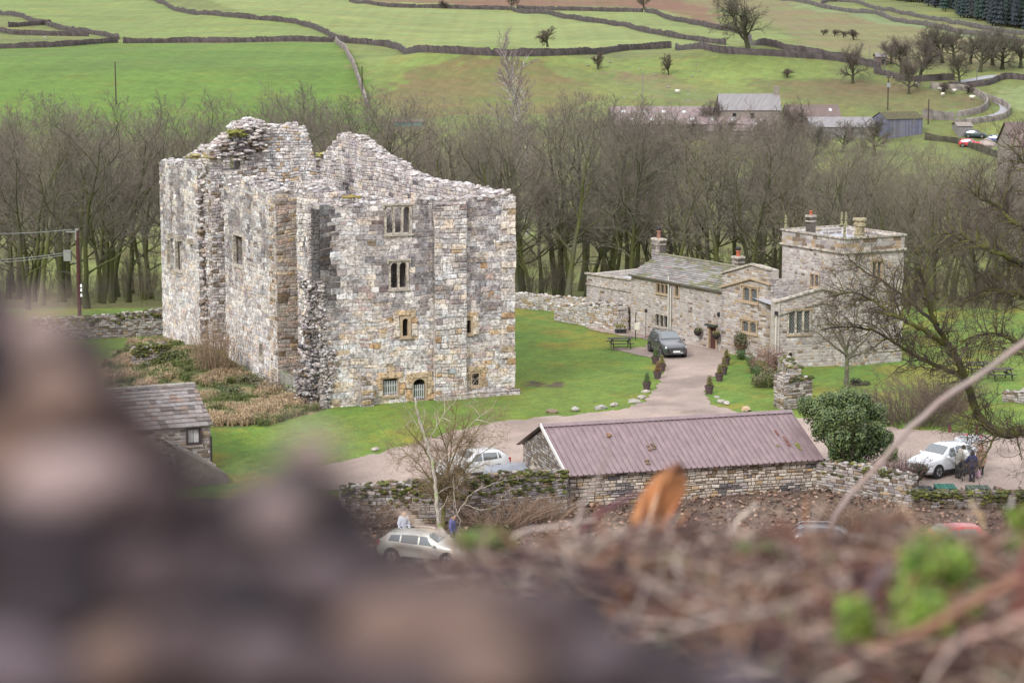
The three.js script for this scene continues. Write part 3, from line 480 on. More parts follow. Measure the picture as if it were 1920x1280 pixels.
  // return walls that face the front
  const face = (name, t, f0, f1, topL, col, o = {}) => { const org = at(t, f0), top = ragged(topL.map(([a, b]) => [a - f0, b]), o.amp ?? 0.1), out = [[0, 0], [f1 - f0, 0], ...top.slice().reverse()]; const w = slab(name, ruin, org, ef, out, o.holes, o.th ?? 1.2, o.mat || M.ruinmortar); stoneFace(list, { org, ux: ef, outline: out, holes: o.holes, from: o.from, colour: col, parent: w, ch: o.ch || [0.2, 0.36], cw: o.cw || [0.35, 0.8], pr: o.pr }); stoneFace(list, { org: at(t + (o.th ?? 1.2), f0), ux: nes, outline: [[0, 0], [o.th ?? 1.2, 0], [o.th ?? 1.2, top[0][1] - 0.1], [0, top[0][1] - 0.1]], from: o.from, colour: col, parent: w, ch: o.ch || [0.2, 0.36], cw: [0.3, 0.6] }); capStones(list, org, ef, top, o.th ?? 1.2, () => vary(weigh({ pale: 2, white: 1, mid: 2, purple: 1.5 }).map((x) => x * 0.85)), w, o.caps ?? 0.9, o.size); return w; };
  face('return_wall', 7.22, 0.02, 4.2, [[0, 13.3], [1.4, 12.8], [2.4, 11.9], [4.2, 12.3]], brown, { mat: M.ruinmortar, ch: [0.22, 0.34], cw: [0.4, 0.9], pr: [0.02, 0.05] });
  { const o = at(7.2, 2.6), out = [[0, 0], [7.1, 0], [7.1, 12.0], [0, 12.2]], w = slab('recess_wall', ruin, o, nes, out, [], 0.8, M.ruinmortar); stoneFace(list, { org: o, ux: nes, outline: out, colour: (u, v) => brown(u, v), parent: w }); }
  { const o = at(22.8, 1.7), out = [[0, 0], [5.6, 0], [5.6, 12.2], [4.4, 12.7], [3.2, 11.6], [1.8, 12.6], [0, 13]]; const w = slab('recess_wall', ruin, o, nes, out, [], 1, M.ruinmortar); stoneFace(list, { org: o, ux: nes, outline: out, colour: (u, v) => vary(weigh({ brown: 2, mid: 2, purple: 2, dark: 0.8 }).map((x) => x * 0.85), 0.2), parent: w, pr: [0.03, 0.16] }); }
  // broken faces of the gap: rubble hearting
  for (let k = 0; k < 620; k++) { const v = rnd(0.2, 13.4), f = rnd(-0.1, 1.9), w = rnd(0.12, 0.32); addLump(list, at(22.75 - rnd(0, 0.35) - 0.5 * vnoise(v * 0.8, f, 6), f).setY(A.y + v), w, w * rnd(0.5, 0.8), w * rnd(0.7, 1), rnd(0, 3), 0.25, vary(weigh({ dark: 1.4, purple: 2.4, mid: 1.4, brown: 1, white: 0.35 }), 0.2), lft.mesh); }
  for (let k = 0; k < 260; k++) { const v = rnd(0.2, 13.2), w = rnd(0.12, 0.3); addLump(list, at(17.1 + rnd(0, 0.35), rnd(0, 1.6)).setY(A.y + v), w, w * 0.65, w * 0.8, rnd(0, 3), 0.25, vary(weigh({ dark: 1, purple: 2, mid: 2, white: 0.6 }), 0.2), mid.mesh); }
  // cross wall with the two high stubs
  const cx0 = at(21, 0), cp = (x, y) => { const [u, v] = onWall(x, y, cx0, ef); return [u, v]; };
  const crossTop = [[393, 281], [405, 272], [432, 250], [452, 228], [472, 222], [492, 231], [503, 236], [568, 235], [580, 262], [588, 290], [592, 300]].map(([x, y]) => cp(x, y));
  const hole = rectPx(418, 294, 450, 318, cx0, ef);
  const cw2 = face('cross_wall', 21, crossTop[0][0], crossTop[crossTop.length - 1][0], crossTop, (u, v) => { const f = u + crossTop[0][0]; return f > cp(498, 300)[0] ? vary(weigh({ white: 2.4, pale: 3, mid: 1.5, buff: 0.6 }), 0.12) : vary(weigh({ pale: 1.2, white: 0.8, mid: 2.2, purple: 2.2, brown: 1 }), 0.2); }, { amp: 0.13, holes: [hole.map(([a, b]) => [a - crossTop[0][0], b])], th: 1.6, ch: [0.17, 0.27], cw: [0.24, 0.5] });
  for (let k = 0; k < 150; k++) { const [u, v] = cp(rnd(395, 500), rnd(232, 300)); const tp = crossTop.findIndex((c) => c[0] > u); if (tp < 1) continue; const y = lerp(crossTop[tp - 1][1], crossTop[tp][1], (u - crossTop[tp - 1][0]) / (crossTop[tp][0] - crossTop[tp - 1][0])); if (v > y) continue; const w = rnd(0.15, 0.36); addLump(list, at(20.85 - 0.4 * R(), u).setY(A.y + v), w, w * 0.4, w * 0.8, rnd(0, 3), 0.25, vary(weigh({ mid: 2, purple: 2, white: 1.3, brown: 1 }), 0.2), cw2); }
  { const org = at(21, crossTop[0][0]), gr = at(21, cp(590, 290)[0]); face('back_wall', 30, 7, W - 1.2, [[7, 13.6], [9, 13.9], [10.5, 13.5], [W - 1.2, 13.6]], icol, { from: 10 }); }
  { const o = at(25, 0), p = (x, y) => onWall(x, y, o, ef), tl = [[352, 301], [372, 287], [392, 276], [412, 270], [430, 275]].map(([x, y]) => p(x, y)); face('inner_stub', 25, tl[0][0], tl[4][0], tl, icol, { from: 10, th: 1.5, caps: 1.6, amp: 0.15 }); }
  face('inner_stub', 2.6, 0.4, 3.4, [[0.4, 13.5], [1.4, 14.05], [2.2, 13.6], [3.4, 13.1]], icol, { from: 3, th: 1.8, caps: 1.4 });
  face('inner_stub', 4.4, 3.2, 7.5, [[3.2, 12.7], [5, 13.0], [7.5, 12.5]], icol, { from: 9.5, th: 1, caps: 1.2 });
  slab('added_shade_wall', ruin, at(2.5, 0.8), ef, [[0, 0], [W - 2.4, 0], [W - 2.4, 12.1], [7, 12.5], [3, 12.2], [0, 12.4]], [], 0.5, M.ruinmortar); slab('added_shade_wall', ruin, at(16.9, 2.3), nes, [[0, 0], [9.4, 0], [9.4, 12.3], [4, 12.7], [0, 12.3]], [], 0.5, M.ruinmortar); slab('added_shade_wall', ruin, at(D, 2.2), nes, [[0, 0], [D - 23.2, 0], [D - 23.2, 13], [0, 13.2]], [], 0.5, M.ruinmortar);  // walls added behind the openings to block daylight and darken the windows
  // moss and grass tufts on the wall heads
  const tuft = (name, x, y, t, rx, ry2, n, col) => { const o = at(t, 0), [u, v] = onWall(x, y, o, ef), mb = new MB(ruin.position); for (let k = 0; k < n; k++) { const p = at(t - rnd(0, 0.9), u + rnd(-rx, rx)); mb.lump(p.setY(A.y + v + rnd(-ry2, ry2)), rnd(0.1, 0.28), rnd(0.05, 0.12), rnd(0.1, 0.25), rnd(0, 3), 0.3, vary(col, 0.25)); } mesh(name, mb, M.moss, ruin); };
  tuft('moss_patch', 440, 250, 20.8, 0.7, 0.25, 40, [0.2, 0.2, 0.05]); tuft('grass_tuft', 612, 289, 30.2, 0.9, 0.12, 46, [0.3, 0.29, 0.1]); tuft('moss_patch', 365, 292, 21.2, 0.7, 0.15, 30, [0.3, 0.26, 0.12]); tuft('moss_patch', 655, 368, 1.2, 0.5, 0.05, 14, [0.24, 0.19, 0.06]); tuft('moss_patch', 628, 308, 29, 0.5, 0.3, 26, [0.15, 0.2, 0.08]);
  layStones(ruin, list, M.ruin, 300); WARP = 0.05;
  // timber screen beside the side doorway
  const p0 = at(7.0, 0.1), p1 = at(1.7, 0.0), sc = thing('board_fence', p0.clone(), 'short grey board fence closing the gap at the foot of the ruin', 'fence'); sc.position.y = land(p0.x, p0.z);
  const dir = p1.clone().sub(p0).setY(0), len = dir.length(); dir.normalize(); const nn = dir.clone().cross(UP);
  for (let k = 0; k < 20; k++) { const t = (k + 0.5) / 20 * len, hh = 1.35 + rnd(-0.06, 0.06), p = p0.clone().addScaledVector(dir, t); const mb = new MB(sc.position); mb.col = vary([0.36, 0.34, 0.31], 0.15); mb.obox(V(p.x, land(p.x, p.z) + hh / 2, p.z), dir, UP, nn, len / 20 * 0.44, hh / 2, 0.015); mesh('board', mb, M.wood, sc); }
}

// ---------- buildings ----------
const houseCol = (o = {}) => (u, v) => { const s = lerp(0.78, 1.08, fbm(u * 0.6, v * 0.5, 33, 3)); return vary(weigh({ pale: 2, white: 0.6, mid: 3, purple: 1.3, buff: 0.7, brown: 0.35, ...o }).map((x) => x * 0.88 * s), 0.08); };
const ashlarCol = () => vary(weigh({ buff: 1.6, brown: 1.3, mid: 2, pale: 0.7, purple: 0.5 }).map((x) => x * 0.8), 0.14);
function wallFace(name, g, list, p0, p1, topL, o = {}) {   // p0 -> p1 left to right as seen from outside; topL [[fraction, height]...]
  const ux = p1.clone().sub(p0).setY(0), len = ux.length(); ux.normalize(); const org = p0.clone().setY(o.base ?? g.position.y - 0.2), out = [[0, 0], [len, 0], ...topL.map(([f, h]) => [f * len, h - (org.y - (o.zero ?? 0))]).reverse()];
  const holes = (o.holes || []).map((h) => rectPx(h[0], h[1], h[2], h[3], org, ux));
  const w = slab(name, g, org, ux, out, holes, o.th ?? 0.6, o.core || M.mortar);
  if (o.stones !== false) stoneFace(list, { org, ux, outline: out, holes, colour: o.colour || houseCol(), parent: w, ch: o.ch || [0.14, 0.26], cw: o.cw || [0.2, 0.5], pr: o.pr || [0.008, 0.03], gap: o.gap ?? 0.045, bev: 0.02 });
  return { w, org, ux, n: ux.clone().cross(UP), len, holes, win: (name2, k, lights, oo) => plateWindow(name2, w, g, org, ux, ...dims(holes[k]), lights, oo) };
}
function band(name, parent, g, f, u0, v0, u1, v1, h, proud, mat) {   // moulding between two points of a wall face
  const a = f.org.clone().addScaledVector(f.ux, u0).setY(v0), b = f.org.clone().addScaledVector(f.ux, u1).setY(v1), d = b.clone().sub(a), L = d.length(); d.normalize();
  const mb = new MB(g.position); mb.obox(a.clone().add(b).multiplyScalar(0.5).addScaledVector(f.n, proud / 2 - 0.05), d, f.n.clone().cross(d), f.n, L / 2, h / 2, proud / 2 + 0.06); mb.col = [1, 1, 1]; return mesh(name, mb, mat, parent);
}
function slates(g, parent, list, e0, e1, r0, r1, rows, cols, colour, th = 0.03) {   // roof slope from eaves e0-e1 to ridge r0-r1
  const nrm = e1.clone().sub(e0).cross(r0.clone().sub(e0)).normalize(); if (nrm.y < 0) nrm.negate();
  for (let j = 0; j < rows; j++) {
    const s0 = 1 - (1 - j / rows) ** 1.15, s1 = 1 - (1 - (j + 1) / rows) ** 1.15, n = Math.round(cols * lerp(1, 1.35, j / rows)), off = R();
    for (let i = -1; i < n; i++) {
      const a = clamp((i + off + 0.015) / n), b = clamp((i + 1 + off - 0.015 + rnd(-0.004, 0.004)) / n); if (b - a < 0.012) continue;
      const at = (f, s, k) => e0.clone().lerp(e1, f).lerp(r0.clone().lerp(r1, f), s).addScaledVector(nrm, k);
      const lo = 0.05 + rnd(0, 0.04), s2 = Math.min(1, s1 + 0.02), P = [at(a, s0 - 0.004, lo), at(b, s0 - 0.004 + rnd(-0.003, 0.003), lo), at(b, s2, 0.008), at(a, s2, 0.008), at(a, s0 - 0.004, 0), at(b, s0 - 0.004, 0)];
      const p = P.flatMap((q) => [q.x, q.y, q.z]), t = [[a, s0], [b, s0], [b, s1], [a, s1], [a, s0], [b, s0]].flatMap(([x, y]) => [x * e0.distanceTo(e1) + i, y * e0.distanceTo(r0) + j * 0.7]);
      const d = P[0].distanceTo(camera.position); list.push({ p, t, c: colour(a, s0), idx: [0, 1, 2, 0, 2, 3, 4, 5, 1, 4, 1, 0, 4, 0, 3, 5, 2, 1], parent, area: P[0].distanceTo(P[1]) * P[0].distanceTo(P[3]) * 0.4 / d / d });
    }
  }
}
function prism(name, g, pts, m, parent) { const h = new MB(g.position); for (const f of pts) h.face(f.map((p) => [p, p.x + p.z * 0.5, p.y + p.z * 0.5])); return mesh(name, h, m, parent || g); }
function chimney(name, par, g, list, ct, ax, w, d, h, capW, dim = 0.7) {
  const bz = ax.clone().cross(UP), mb = new MB(g.position); mb.obox(ct.clone().setY(ct.y + h / 2), ax, UP, bz, w / 2, h / 2, d / 2); const c = mesh(name, mb, M.earthshade, par);
  for (const [n, hw, hd] of [[bz, w / 2, d / 2], [ax.clone().negate(), d / 2, w / 2]]) { const ux = UP.clone().cross(n), org = ct.clone().addScaledVector(n, hd).addScaledVector(ux, -hw); stoneFace(list, { org, ux, outline: [[0, 0], [hw * 2, 0], [hw * 2, h], [0, h]], colour: () => vary(weigh({ purple: 2, mid: 1.4, brown: 1, dark: 0.8 }).map((x) => x * dim), 0.15), parent: c, ch: [0.2, 0.27], cw: [0.25, 0.5], pr: [0.01, 0.03] }); }
  const cap = new MB(g.position); cap.obox(ct.clone().setY(ct.y + h + 0.06), ax, UP, bz, w / 2 * capW, 0.07, d / 2 * capW); cap.obox(ct.clone().setY(ct.y + h - 0.3), ax, UP, bz, w / 2 * (capW - 0.06), 0.04, d / 2 * (capW - 0.06)); mesh('cap', cap, MDRESSGREY, c); return c;
}
const MPOT = std({ color: lin(0.36, 0.11, 0.06), roughness: 0.8 }), MPOTB = std({ color: lin(0.26, 0.13, 0.1), roughness: 0.85 });
function pot(par, g, ct, r, h, m, top) { const mb = new MB(g.position); mb.lathe(ct, [[r * 1.1, 0], [r * 1.1, h * 0.1], [r * 0.85, h * 0.2], [r * 0.75, h * 0.75], [r * 1.05, h * 0.8], [r * 1.0, h]], 10); const p = mesh('chimney_pot', mb.geo(true), m, par); if (top) { const c = new MB(g.position); c.lathe(V(ct.x, ct.y + h, ct.z), [[r * 0.9, 0], [r * 1.2, 0.08], [r * 1.1, 0.22], [r * 0.3, 0.3]], 10); mesh('cowl', c.geo(true), M.iron, p); } return p; }
const downpipe = (par, g, a, b, r, m) => { const mb = new MB(g.position); mb.tube([a, b], [r, r], 8); mesh('downpipe', mb.geo(true), m, par); };
const MPIPE = std({ color: lin(0.55, 0.53, 0.47), roughness: 0.6 });

{ // priest's house: low flat-roofed end, long slated range, gabled bay, wing and tower
  R = mul32(202);
  const P1183 = atH(1183, 621, 0), P1357 = atH(1357, 659, 0), a = P1357.clone().sub(P1183).normalize(), inw = a.clone().cross(UP).negate();   // a: along the front to the right
  const P1449 = (() => { const n = V(-a.z, 0, a.x), d = sight(1449, 640), t = n.dot(P1183) / n.dot(d); return V(d.x * t, 0, d.z * t); })();
  const h = thing('stone_house', P1357.clone(), 'old stone house with slated roof, gabled bay and square parapeted tower', 'house');
  const list = [], tiles = [];
  // low end block
  const lb1 = P1183.clone().addScaledVector(inw, 0.4), lx = onWall(1100, 560, lb1, a)[0], lb0 = lb1.clone().addScaledVector(a, lx);
  const ht = (x, y, o, u) => onWall(x, y, o, u)[1] + o.y;
  const topL = ht(1101, 513, lb1, a), lowTop = 3.75;
  const low = wallFace('end_wall', h, list, lb0, lb1, [[0, topL], [1, ht(1182, 524, lb1, a)]], { colour: houseCol({ pale: 3, mid: 3 }) });
  band('string_course', low.w, h, low, 0, ht(1101, 532, lb1, a), low.len, ht(1182, 546, lb1, a), 0.12, 0.1, MDRESSGREY); band('coping', low.w, h, low, -0.1, topL + 0.04, low.len, ht(1182, 524, lb1, a) + 0.04, 0.12, 0.14, MDRESSGREY);
  const lbB0 = lb0.clone().addScaledVector(inw, 5), lbB1 = lb1.clone().addScaledVector(inw, 5);
  const pf = wallFace('parapet', h, list, lbB0.clone().addScaledVector(a, 0.01), lbB1, [[0, topL + 0.1], [0.4, topL + 0.45], [1, topL + 0.3]], { colour: houseCol({ white: 2 }), th: 0.35 });
  wallFace('side_wall', h, list, lbB0, lb0, [[0, topL + 0.1], [1, topL]], { th: 0.4, stones: false });
  prism('lead_roof', h, [[lb0, lb1, lbB1, lbB0].map((p) => V(p.x, topL - 0.55, p.z)).map((p, k) => p.setY(p.y + (k > 1 ? 0.25 : 0)))], M.lead);
  // main range
  const eaveL = ht(1184, 515, P1183, a), eaveR = ht(1356, 541, P1183, a), eave = (eaveL + eaveR) / 2;
  const mr = wallFace('front_wall', h, list, P1183, P1357, [[0, eave], [1, eave]], { holes: [[1231, 529, 1255, 553], [1266, 533, 1274, 557], [1229, 586, 1254, 616], [1329, 605, 1346, 659]] });
  const F = { glass: true, jamb: 0.08, mullion: 0.075, head: 0.08, sill: 0.05 };
  mr.win('window', 0, 3, F); mr.win('window', 1, 1, F); mr.win('window', 2, 3, { ...F, mat: MDRESSGREY, sillMat: MDRESSGREY });
  { const [u, v, w, hh] = dims(mr.holes[3]); const put = (g, z) => g.applyMatrix4(new THREE.Matrix4().makeBasis(mr.ux, UP, mr.n).setPosition(mr.org.clone().addScaledVector(mr.n, z).sub(h.position)));
    const fr = new THREE.ExtrudeGeometry((() => { const s = new THREE.Shape([[0, 0], [w, 0], [w, hh], [0, hh]].map((p) => new THREE.Vector2(p[0] + u, p[1] + v))); s.holes.push(new THREE.Path([[0.16, 0], [w - 0.14, 0], [w - 0.14, hh - 0.16], [0.16, hh - 0.16]].map((p) => new THREE.Vector2(p[0] + u, p[1] + v + 0.001)))); return s; })(), { depth: 0.3, bevelEnabled: false });
    const df = mesh('doorway', put(fr, -0.2), MDRESS, mr.w), mdoor = std({ color: lin(0.12, 0.045, 0.035), map: T.bark, roughness: 0.7 });
    const d0 = new THREE.BoxGeometry(w - 0.3, hh - 0.16, 0.06); d0.translate(u + w / 2, v + (hh - 0.16) / 2, 0); const dr = mesh('door', put(d0, -0.12), mdoor, df);
    for (let k = 0; k < 5; k++) { const b = new THREE.BoxGeometry((w - 0.32) / 5 - 0.015, hh - 0.2, 0.02); b.translate(u + 0.16 + (k + 0.5) * (w - 0.32) / 5, v + (hh - 0.16) / 2, 0); mesh('plank', put(b, -0.08), mdoor, df); }
    const hd = new THREE.SphereGeometry(0.035, 8, 6); hd.translate(u + w - 0.3, v + hh * 0.45, 0); mesh('handle', put(hd, -0.05), M.iron, df);
    const cn = new THREE.BoxGeometry(w + 0.05, 0.14, 0.4); cn.translate(u + w / 2, v + hh - 0.1, 0); mesh('canopy', put(cn, 0.18), std({ color: lin(0.04, 0.05, 0.045), roughness: 0.6 }), df);
  }
  // slated roof
  const ridge0 = atH(1237, 476, eave + 1.45), ridge1 = atH(1386, 503, eave + 1.45), ov = 0.22;
  const e0 = P1183.clone().addScaledVector(inw, -ov).setY(eave - 0.06), e1 = P1357.clone().addScaledVector(inw, -ov).setY(eave - 0.06);
  const off = e0.clone(), rr0 = ridge0.clone(), rr1 = rr0.clone().addScaledVector(a, e0.distanceTo(e1));
  const roof = prism('roof', h, [[e0, e1, rr1, rr0], [rr0, rr1, rr1.clone().addScaledVector(inw, 3.4).setY(eave), rr0.clone().addScaledVector(inw, 3.4).setY(eave)], [e0, rr0, rr0.clone().addScaledVector(inw, 3.4).setY(eave)]], M.earthshade);
  slates(h, roof, tiles, e0, e1, rr0, rr1, 13, 19, (x, y) => { const mo = fbm(x * 8, y * 6, 70, 3); return vary(mo > 0.64 ? [0.25, 0.25, 0.16] : R() < 0.2 ? [0.32, 0.27, 0.26] : [0.33, 0.32, 0.31], 0.25); });
  for (let k = 0; k < 18; k++) { const mb = new MB(h.position), d = e0.distanceTo(e1) / 18; mb.col = vary([0.3, 0.29, 0.2]); mb.obox(rr0.clone().addScaledVector(a, (k + 0.5) * d).setY(rr0.y + 0.03), a, UP, inw, d * 0.48, 0.05, 0.16); mesh('ridge_stone', mb, M.stone, roof); }
  { const mb = new MB(h.position); mb.tube([e0.clone().setY(e0.y - 0.05).addScaledVector(inw, -0.05), e1.clone().setY(e1.y - 0.05).addScaledVector(inw, -0.05)], [0.06, 0.06], 6); mesh('gutter', mb.geo(true), std({ color: lin(0.1, 0.09, 0.06), roughness: 0.7 }), roof); }
  for (const x of [1256, 1260]) { const [u] = onWall(x, 560, P1183, a), p = P1183.clone().addScaledVector(a, u).addScaledVector(mr.n, 0.12); downpipe(mr.w, h, V(p.x, 0.1, p.z), V(p.x, x < 1258 ? eave + 0.35 : eave - 0.5, p.z), 0.06, MPIPE); }
  // gabled bay
  const bayN = 0.25, b0 = P1357.clone().addScaledVector(mr.n, bayN), b1 = P1449.clone().addScaledVector(mr.n, bayN);
  const apx = onWall(1411, 496, b0, a), bw = b1.distanceTo(b0), hl = ht(1360, 514, b0, a), hr = ht(1448, 507, b0, a);
  const bay = wallFace('bay_wall', h, list, b0, b1, [[0, hl], [apx[0] / bw, apx[1]], [1, hr]], { holes: [[1393, 535, 1423, 570], [1391, 598, 1421, 628]], colour: houseCol({ buff: 1.8, brown: 1.2, pale: 1 }), cw: [0.3, 0.7], th: 0.7 });
  bay.win('window', 0, 2, { glass: true, lead: true, arch: true, point: 0.35, jamb: 0.13, mullion: 0.14, head: 0.1, hood: true }); bay.win('window', 1, 2, { glass: true, lead: true, arch: true, point: 0.35, jamb: 0.13, mullion: 0.14, head: 0.1, hood: true });
  for (const [n, dy, hh, pr, m] of [['coping', 0.05, 0.13, 0.16, MDRESSGREY], ['cornice', -0.98, 0.13, 0.18, MDRESS]]) { band(n, bay.w, h, bay, -0.05, hl + dy, apx[0], apx[1] + dy, hh, pr, m); band(n, bay.w, h, bay, apx[0], apx[1] + dy, bw + 0.05, hr + dy, hh, pr, m); }
  wallFace('bay_side', h, list, b1, b1.clone().addScaledVector(inw, 3.5), [[0, hr - 0.6], [1, hr - 0.9]], { th: 0.5 });
  wallFace('bay_side', h, list, b0.clone().addScaledVector(inw, 3.4), b0, [[0, hl - 0.3], [1, hl]], { th: 0.3 });
  prism('lead_roof', h, [[b0, b1, b1.clone().addScaledVector(inw, 4), b0.clone().addScaledVector(inw, 4)].map((p) => p.clone().setY(hl - 0.75))], M.lead);
  // wing
  const w0 = atH(1450, 690, 0), w1 = atH(1590, 684, 0), wu = w1.clone().sub(w0).normalize(), wap = onWall(1541, 541, w0, wu), wl = ht(1450, 567, w0, wu), wr = ht(1586, 553, w0, wu), wlen = w1.distanceTo(w0);
  const wing = wallFace('wing_wall', h, list, w0, w1, [[0, wl], [wap[0] / wlen, wap[1]], [1, wr]], { holes: [[1477, 582, 1521, 626], [1477, 658, 1488, 682]], colour: houseCol({ pale: 2.6 }) });
  wing.win('window', 0, 3, { glass: true, lead: true, jamb: 0.12, mullion: 0.13, head: 0.08, hood: true, mat: MDRESSGREY }); wing.win('window', 1, 1, { glass: true, jamb: 0.1, mat: MDRESSGREY, sillMat: MDRESSGREY });
  for (const [n, dy, hh, pr] of [['coping', 0.05, 0.13, 0.16], ['cornice', -0.92, 0.12, 0.16]]) { band(n, wing.w, h, wing, -0.05, wl + dy, wap[0], wap[1] + dy, hh, pr, MDRESSGREY); band(n, wing.w, h, wing, wap[0], wap[1] + dy, wlen, wr + dy, hh, pr, MDRESSGREY); }
  wallFace('wing_side', h, list, b1, w0, [[0, wl], [1, wl]], { th: 0.4, stones: false });
  prism('lead_roof', h, [[w0, w1, w1.clone().addScaledVector(wing.n, -5), w0.clone().addScaledVector(wing.n, -5)].map((p, k) => p.clone().setY(k === 1 || k === 2 ? wap[1] - 0.5 : wl - 0.25))], M.lead);
  { const p = w0.clone().addScaledVector(wing.n, 0.1).addScaledVector(wu, 0.12); downpipe(wing.w, h, V(p.x, 0.1, p.z), V(p.x, wl - 0.9, p.z), 0.06, MPIPE); const hp = new MB(h.position); hp.box(p.x, wl - 0.75, p.z, 0.24, 0.26, 0.2); mesh('rainwater_head', hp, M.iron, wing.w); }
  // tower
  const TH2 = 9.0, t0 = atH(1468, 431, TH2), t1 = atH(1584, 448, TH2), t2 = atH(1697, 441, TH2); [t0, t1, t2].forEach((p) => p.setY(0)); const t3 = t0.clone().add(t2).sub(t1);
  const tcol = houseCol({ pale: 3, mid: 2.4, buff: 0.6 }), upto = (p, q, hs) => ({});
  const tl = wallFace('tower_wall', h, list, t0, t1, [[0, TH2 - 0.95], [1, TH2 - 0.95]], { holes: [[1520, 511, 1537, 540]], colour: tcol }), tr = wallFace('tower_wall', h, list, t1, t2, [[0, TH2 - 0.95], [1, TH2 - 0.95]], { holes: [[1634, 490, 1654, 520]], colour: tcol });
  tl.win('window', 0, 2, { glass: true, lead: true, jamb: 0.08, mullion: 0.1, head: 0.08 }); tr.win('window', 0, 2, { glass: true, lead: true, jamb: 0.1, mullion: 0.1, head: 0.08, hood: true });
  const po = -0.06;
  for (const [p, q2, f] of [[t0, t1, tl], [t1, t2, tr]]) {
    const o = { zero: 0, base: TH2 - 0.95, th: 0.45, ch: [0.26, 0.32], cw: [0.35, 0.7], gap: 0.02, colour: ashlarCol, pr: [0.01, 0.03] };
    const pw = wallFace('parapet', h, list, p.clone().addScaledVector(f.n, 0.04), q2.clone().addScaledVector(f.n, 0.04), [[0, TH2], [1, TH2]], o); band('coping', pw.w, h, pw, -0.08, TH2 + 0.05, pw.len + 0.08, TH2 + 0.05, 0.12, 0.12, MDRESSGREY); band('string_course', pw.w, h, pw, -0.05, TH2 - 0.95, pw.len + 0.05, TH2 - 0.95, 0.13, 0.16, MDRESSGREY);
  }
  for (const [p, q2] of [[t2, t3], [t3, t0]]) { const bk = wallFace('tower_wall', h, list, p, q2, [[0, TH2], [1, TH2]], { th: 0.45, stones: false }); const n = bk.n.clone().negate(), ux = bk.ux.clone().negate(), org = q2.clone().addScaledVector(n, 0.45).setY(TH2 - 0.7); stoneFace(list, { org, ux, outline: [[0, 0], [bk.len, 0], [bk.len, 0.72], [0, 0.72]], colour: houseCol({ white: 2.5, pale: 3 }), parent: bk.w }); band('coping', bk.w, h, bk, 0, TH2 + 0.05, bk.len, TH2 + 0.05, 0.12, 0.1, MDRESSGREY); }
  prism('lead_roof', h, [[t0, t1, t2, t3].map((p, k) => p.clone().setY(TH2 - 0.6 + (k > 1 ? 0.2 : 0)))], M.lead);
  const finial = (p) => { const mb = new MB(h.position); mb.lathe(p, [[0.13, 0], [0.13, 0.12], [0.07, 0.16], [0.11, 0.25], [0.06, 0.33], [0.11, 0.45], [0.08, 0.55], [0.12, 0.65], [0.07, 0.75], [0.09, 0.85], [0.03, 1.0]], 7); mesh('finial', mb.geo(), MFIN, h); };
  const MFIN = std({ color: lin(0.34, 0.33, 0.2), map: T.lichen, roughness: 1 });
  const tin = t0.clone().lerp(t2, 0.5); for (const [p, k] of [[t0, 0.05], [t1, 0.04], [t3, 0.06]]) finial(p.clone().lerp(tin, k).setY(TH2 + 0.1));
  finial(t2.clone().lerp(t3, 0.93).setY(TH2 + 0.1));
  { const c = t0.clone().lerp(t1, 0.37).addScaledVector(tl.n, -0.5); const ck = chimney('chimney', h, h, list, V(c.x, TH2 - 0.6, c.z), tl.ux, 0.5, 0.5, 1.75, 1.15, 0.22); pot(ck, h, V(c.x, TH2 + 1.25, c.z), 0.14, 0.34, MPOT, false); const gm = new MB(h.position); gm.lathe(V(c.x + 0.75, TH2 - 0.6, c.z + 0.1), [[0.2, 0], [0.2, 0.5], [0.05, 0.7]], 8); mesh('roof_vent', gm, M.lead, h); }
  { const c = t1.clone().lerp(t2, 0.36).addScaledVector(tr.n, -0.8), mb = new MB(h.position); mb.lathe(V(c.x, TH2 - 0.6, c.z), [[0.36, 0], [0.36, 0.75], [0.42, 0.8], [0.33, 0.85], [0.33, 1.3], [0.43, 1.36], [0.43, 1.5], [0.36, 1.56], [0.36, 1.72], [0.5, 1.76], [0.48, 1.9]], 14); mesh('round_chimney', mb.geo(), std({ color: lin(0.42, 0.37, 0.24), map: T.lichen, roughness: 1 }), h); }
  { const c = rr0.clone().addScaledVector(a, -0.4).addScaledVector(inw, 0.2); const ck = chimney('chimney', h, h, list, V(c.x, eave + 0.4, c.z), a, 1.1, 0.6, 2.1, 1.12); pot(ck, h, V(c.x, eave + 2.6, c.z), 0.17, 0.65, MPOTB, true); }
  { const q3 = atH(1367, 486, eave + 1.9), c = rr0.clone().addScaledVector(a, q3.clone().sub(rr0).dot(a)).addScaledVector(inw, 0.9); const ck = chimney('chimney', h, h, list, V(c.x, eave + 0.6, c.z), a, 0.75, 0.6, 1.35, 1.15); pot(ck, h, V(c.x, eave + 2.02, c.z), 0.18, 0.5, MPOT, true); }
  layStones(h, list, M.stone, 300); layStones(h, tiles, M.stone, 300, 'slate');
  globalThis.HOUSE = { mr, P1183, a, inw, bay };
}

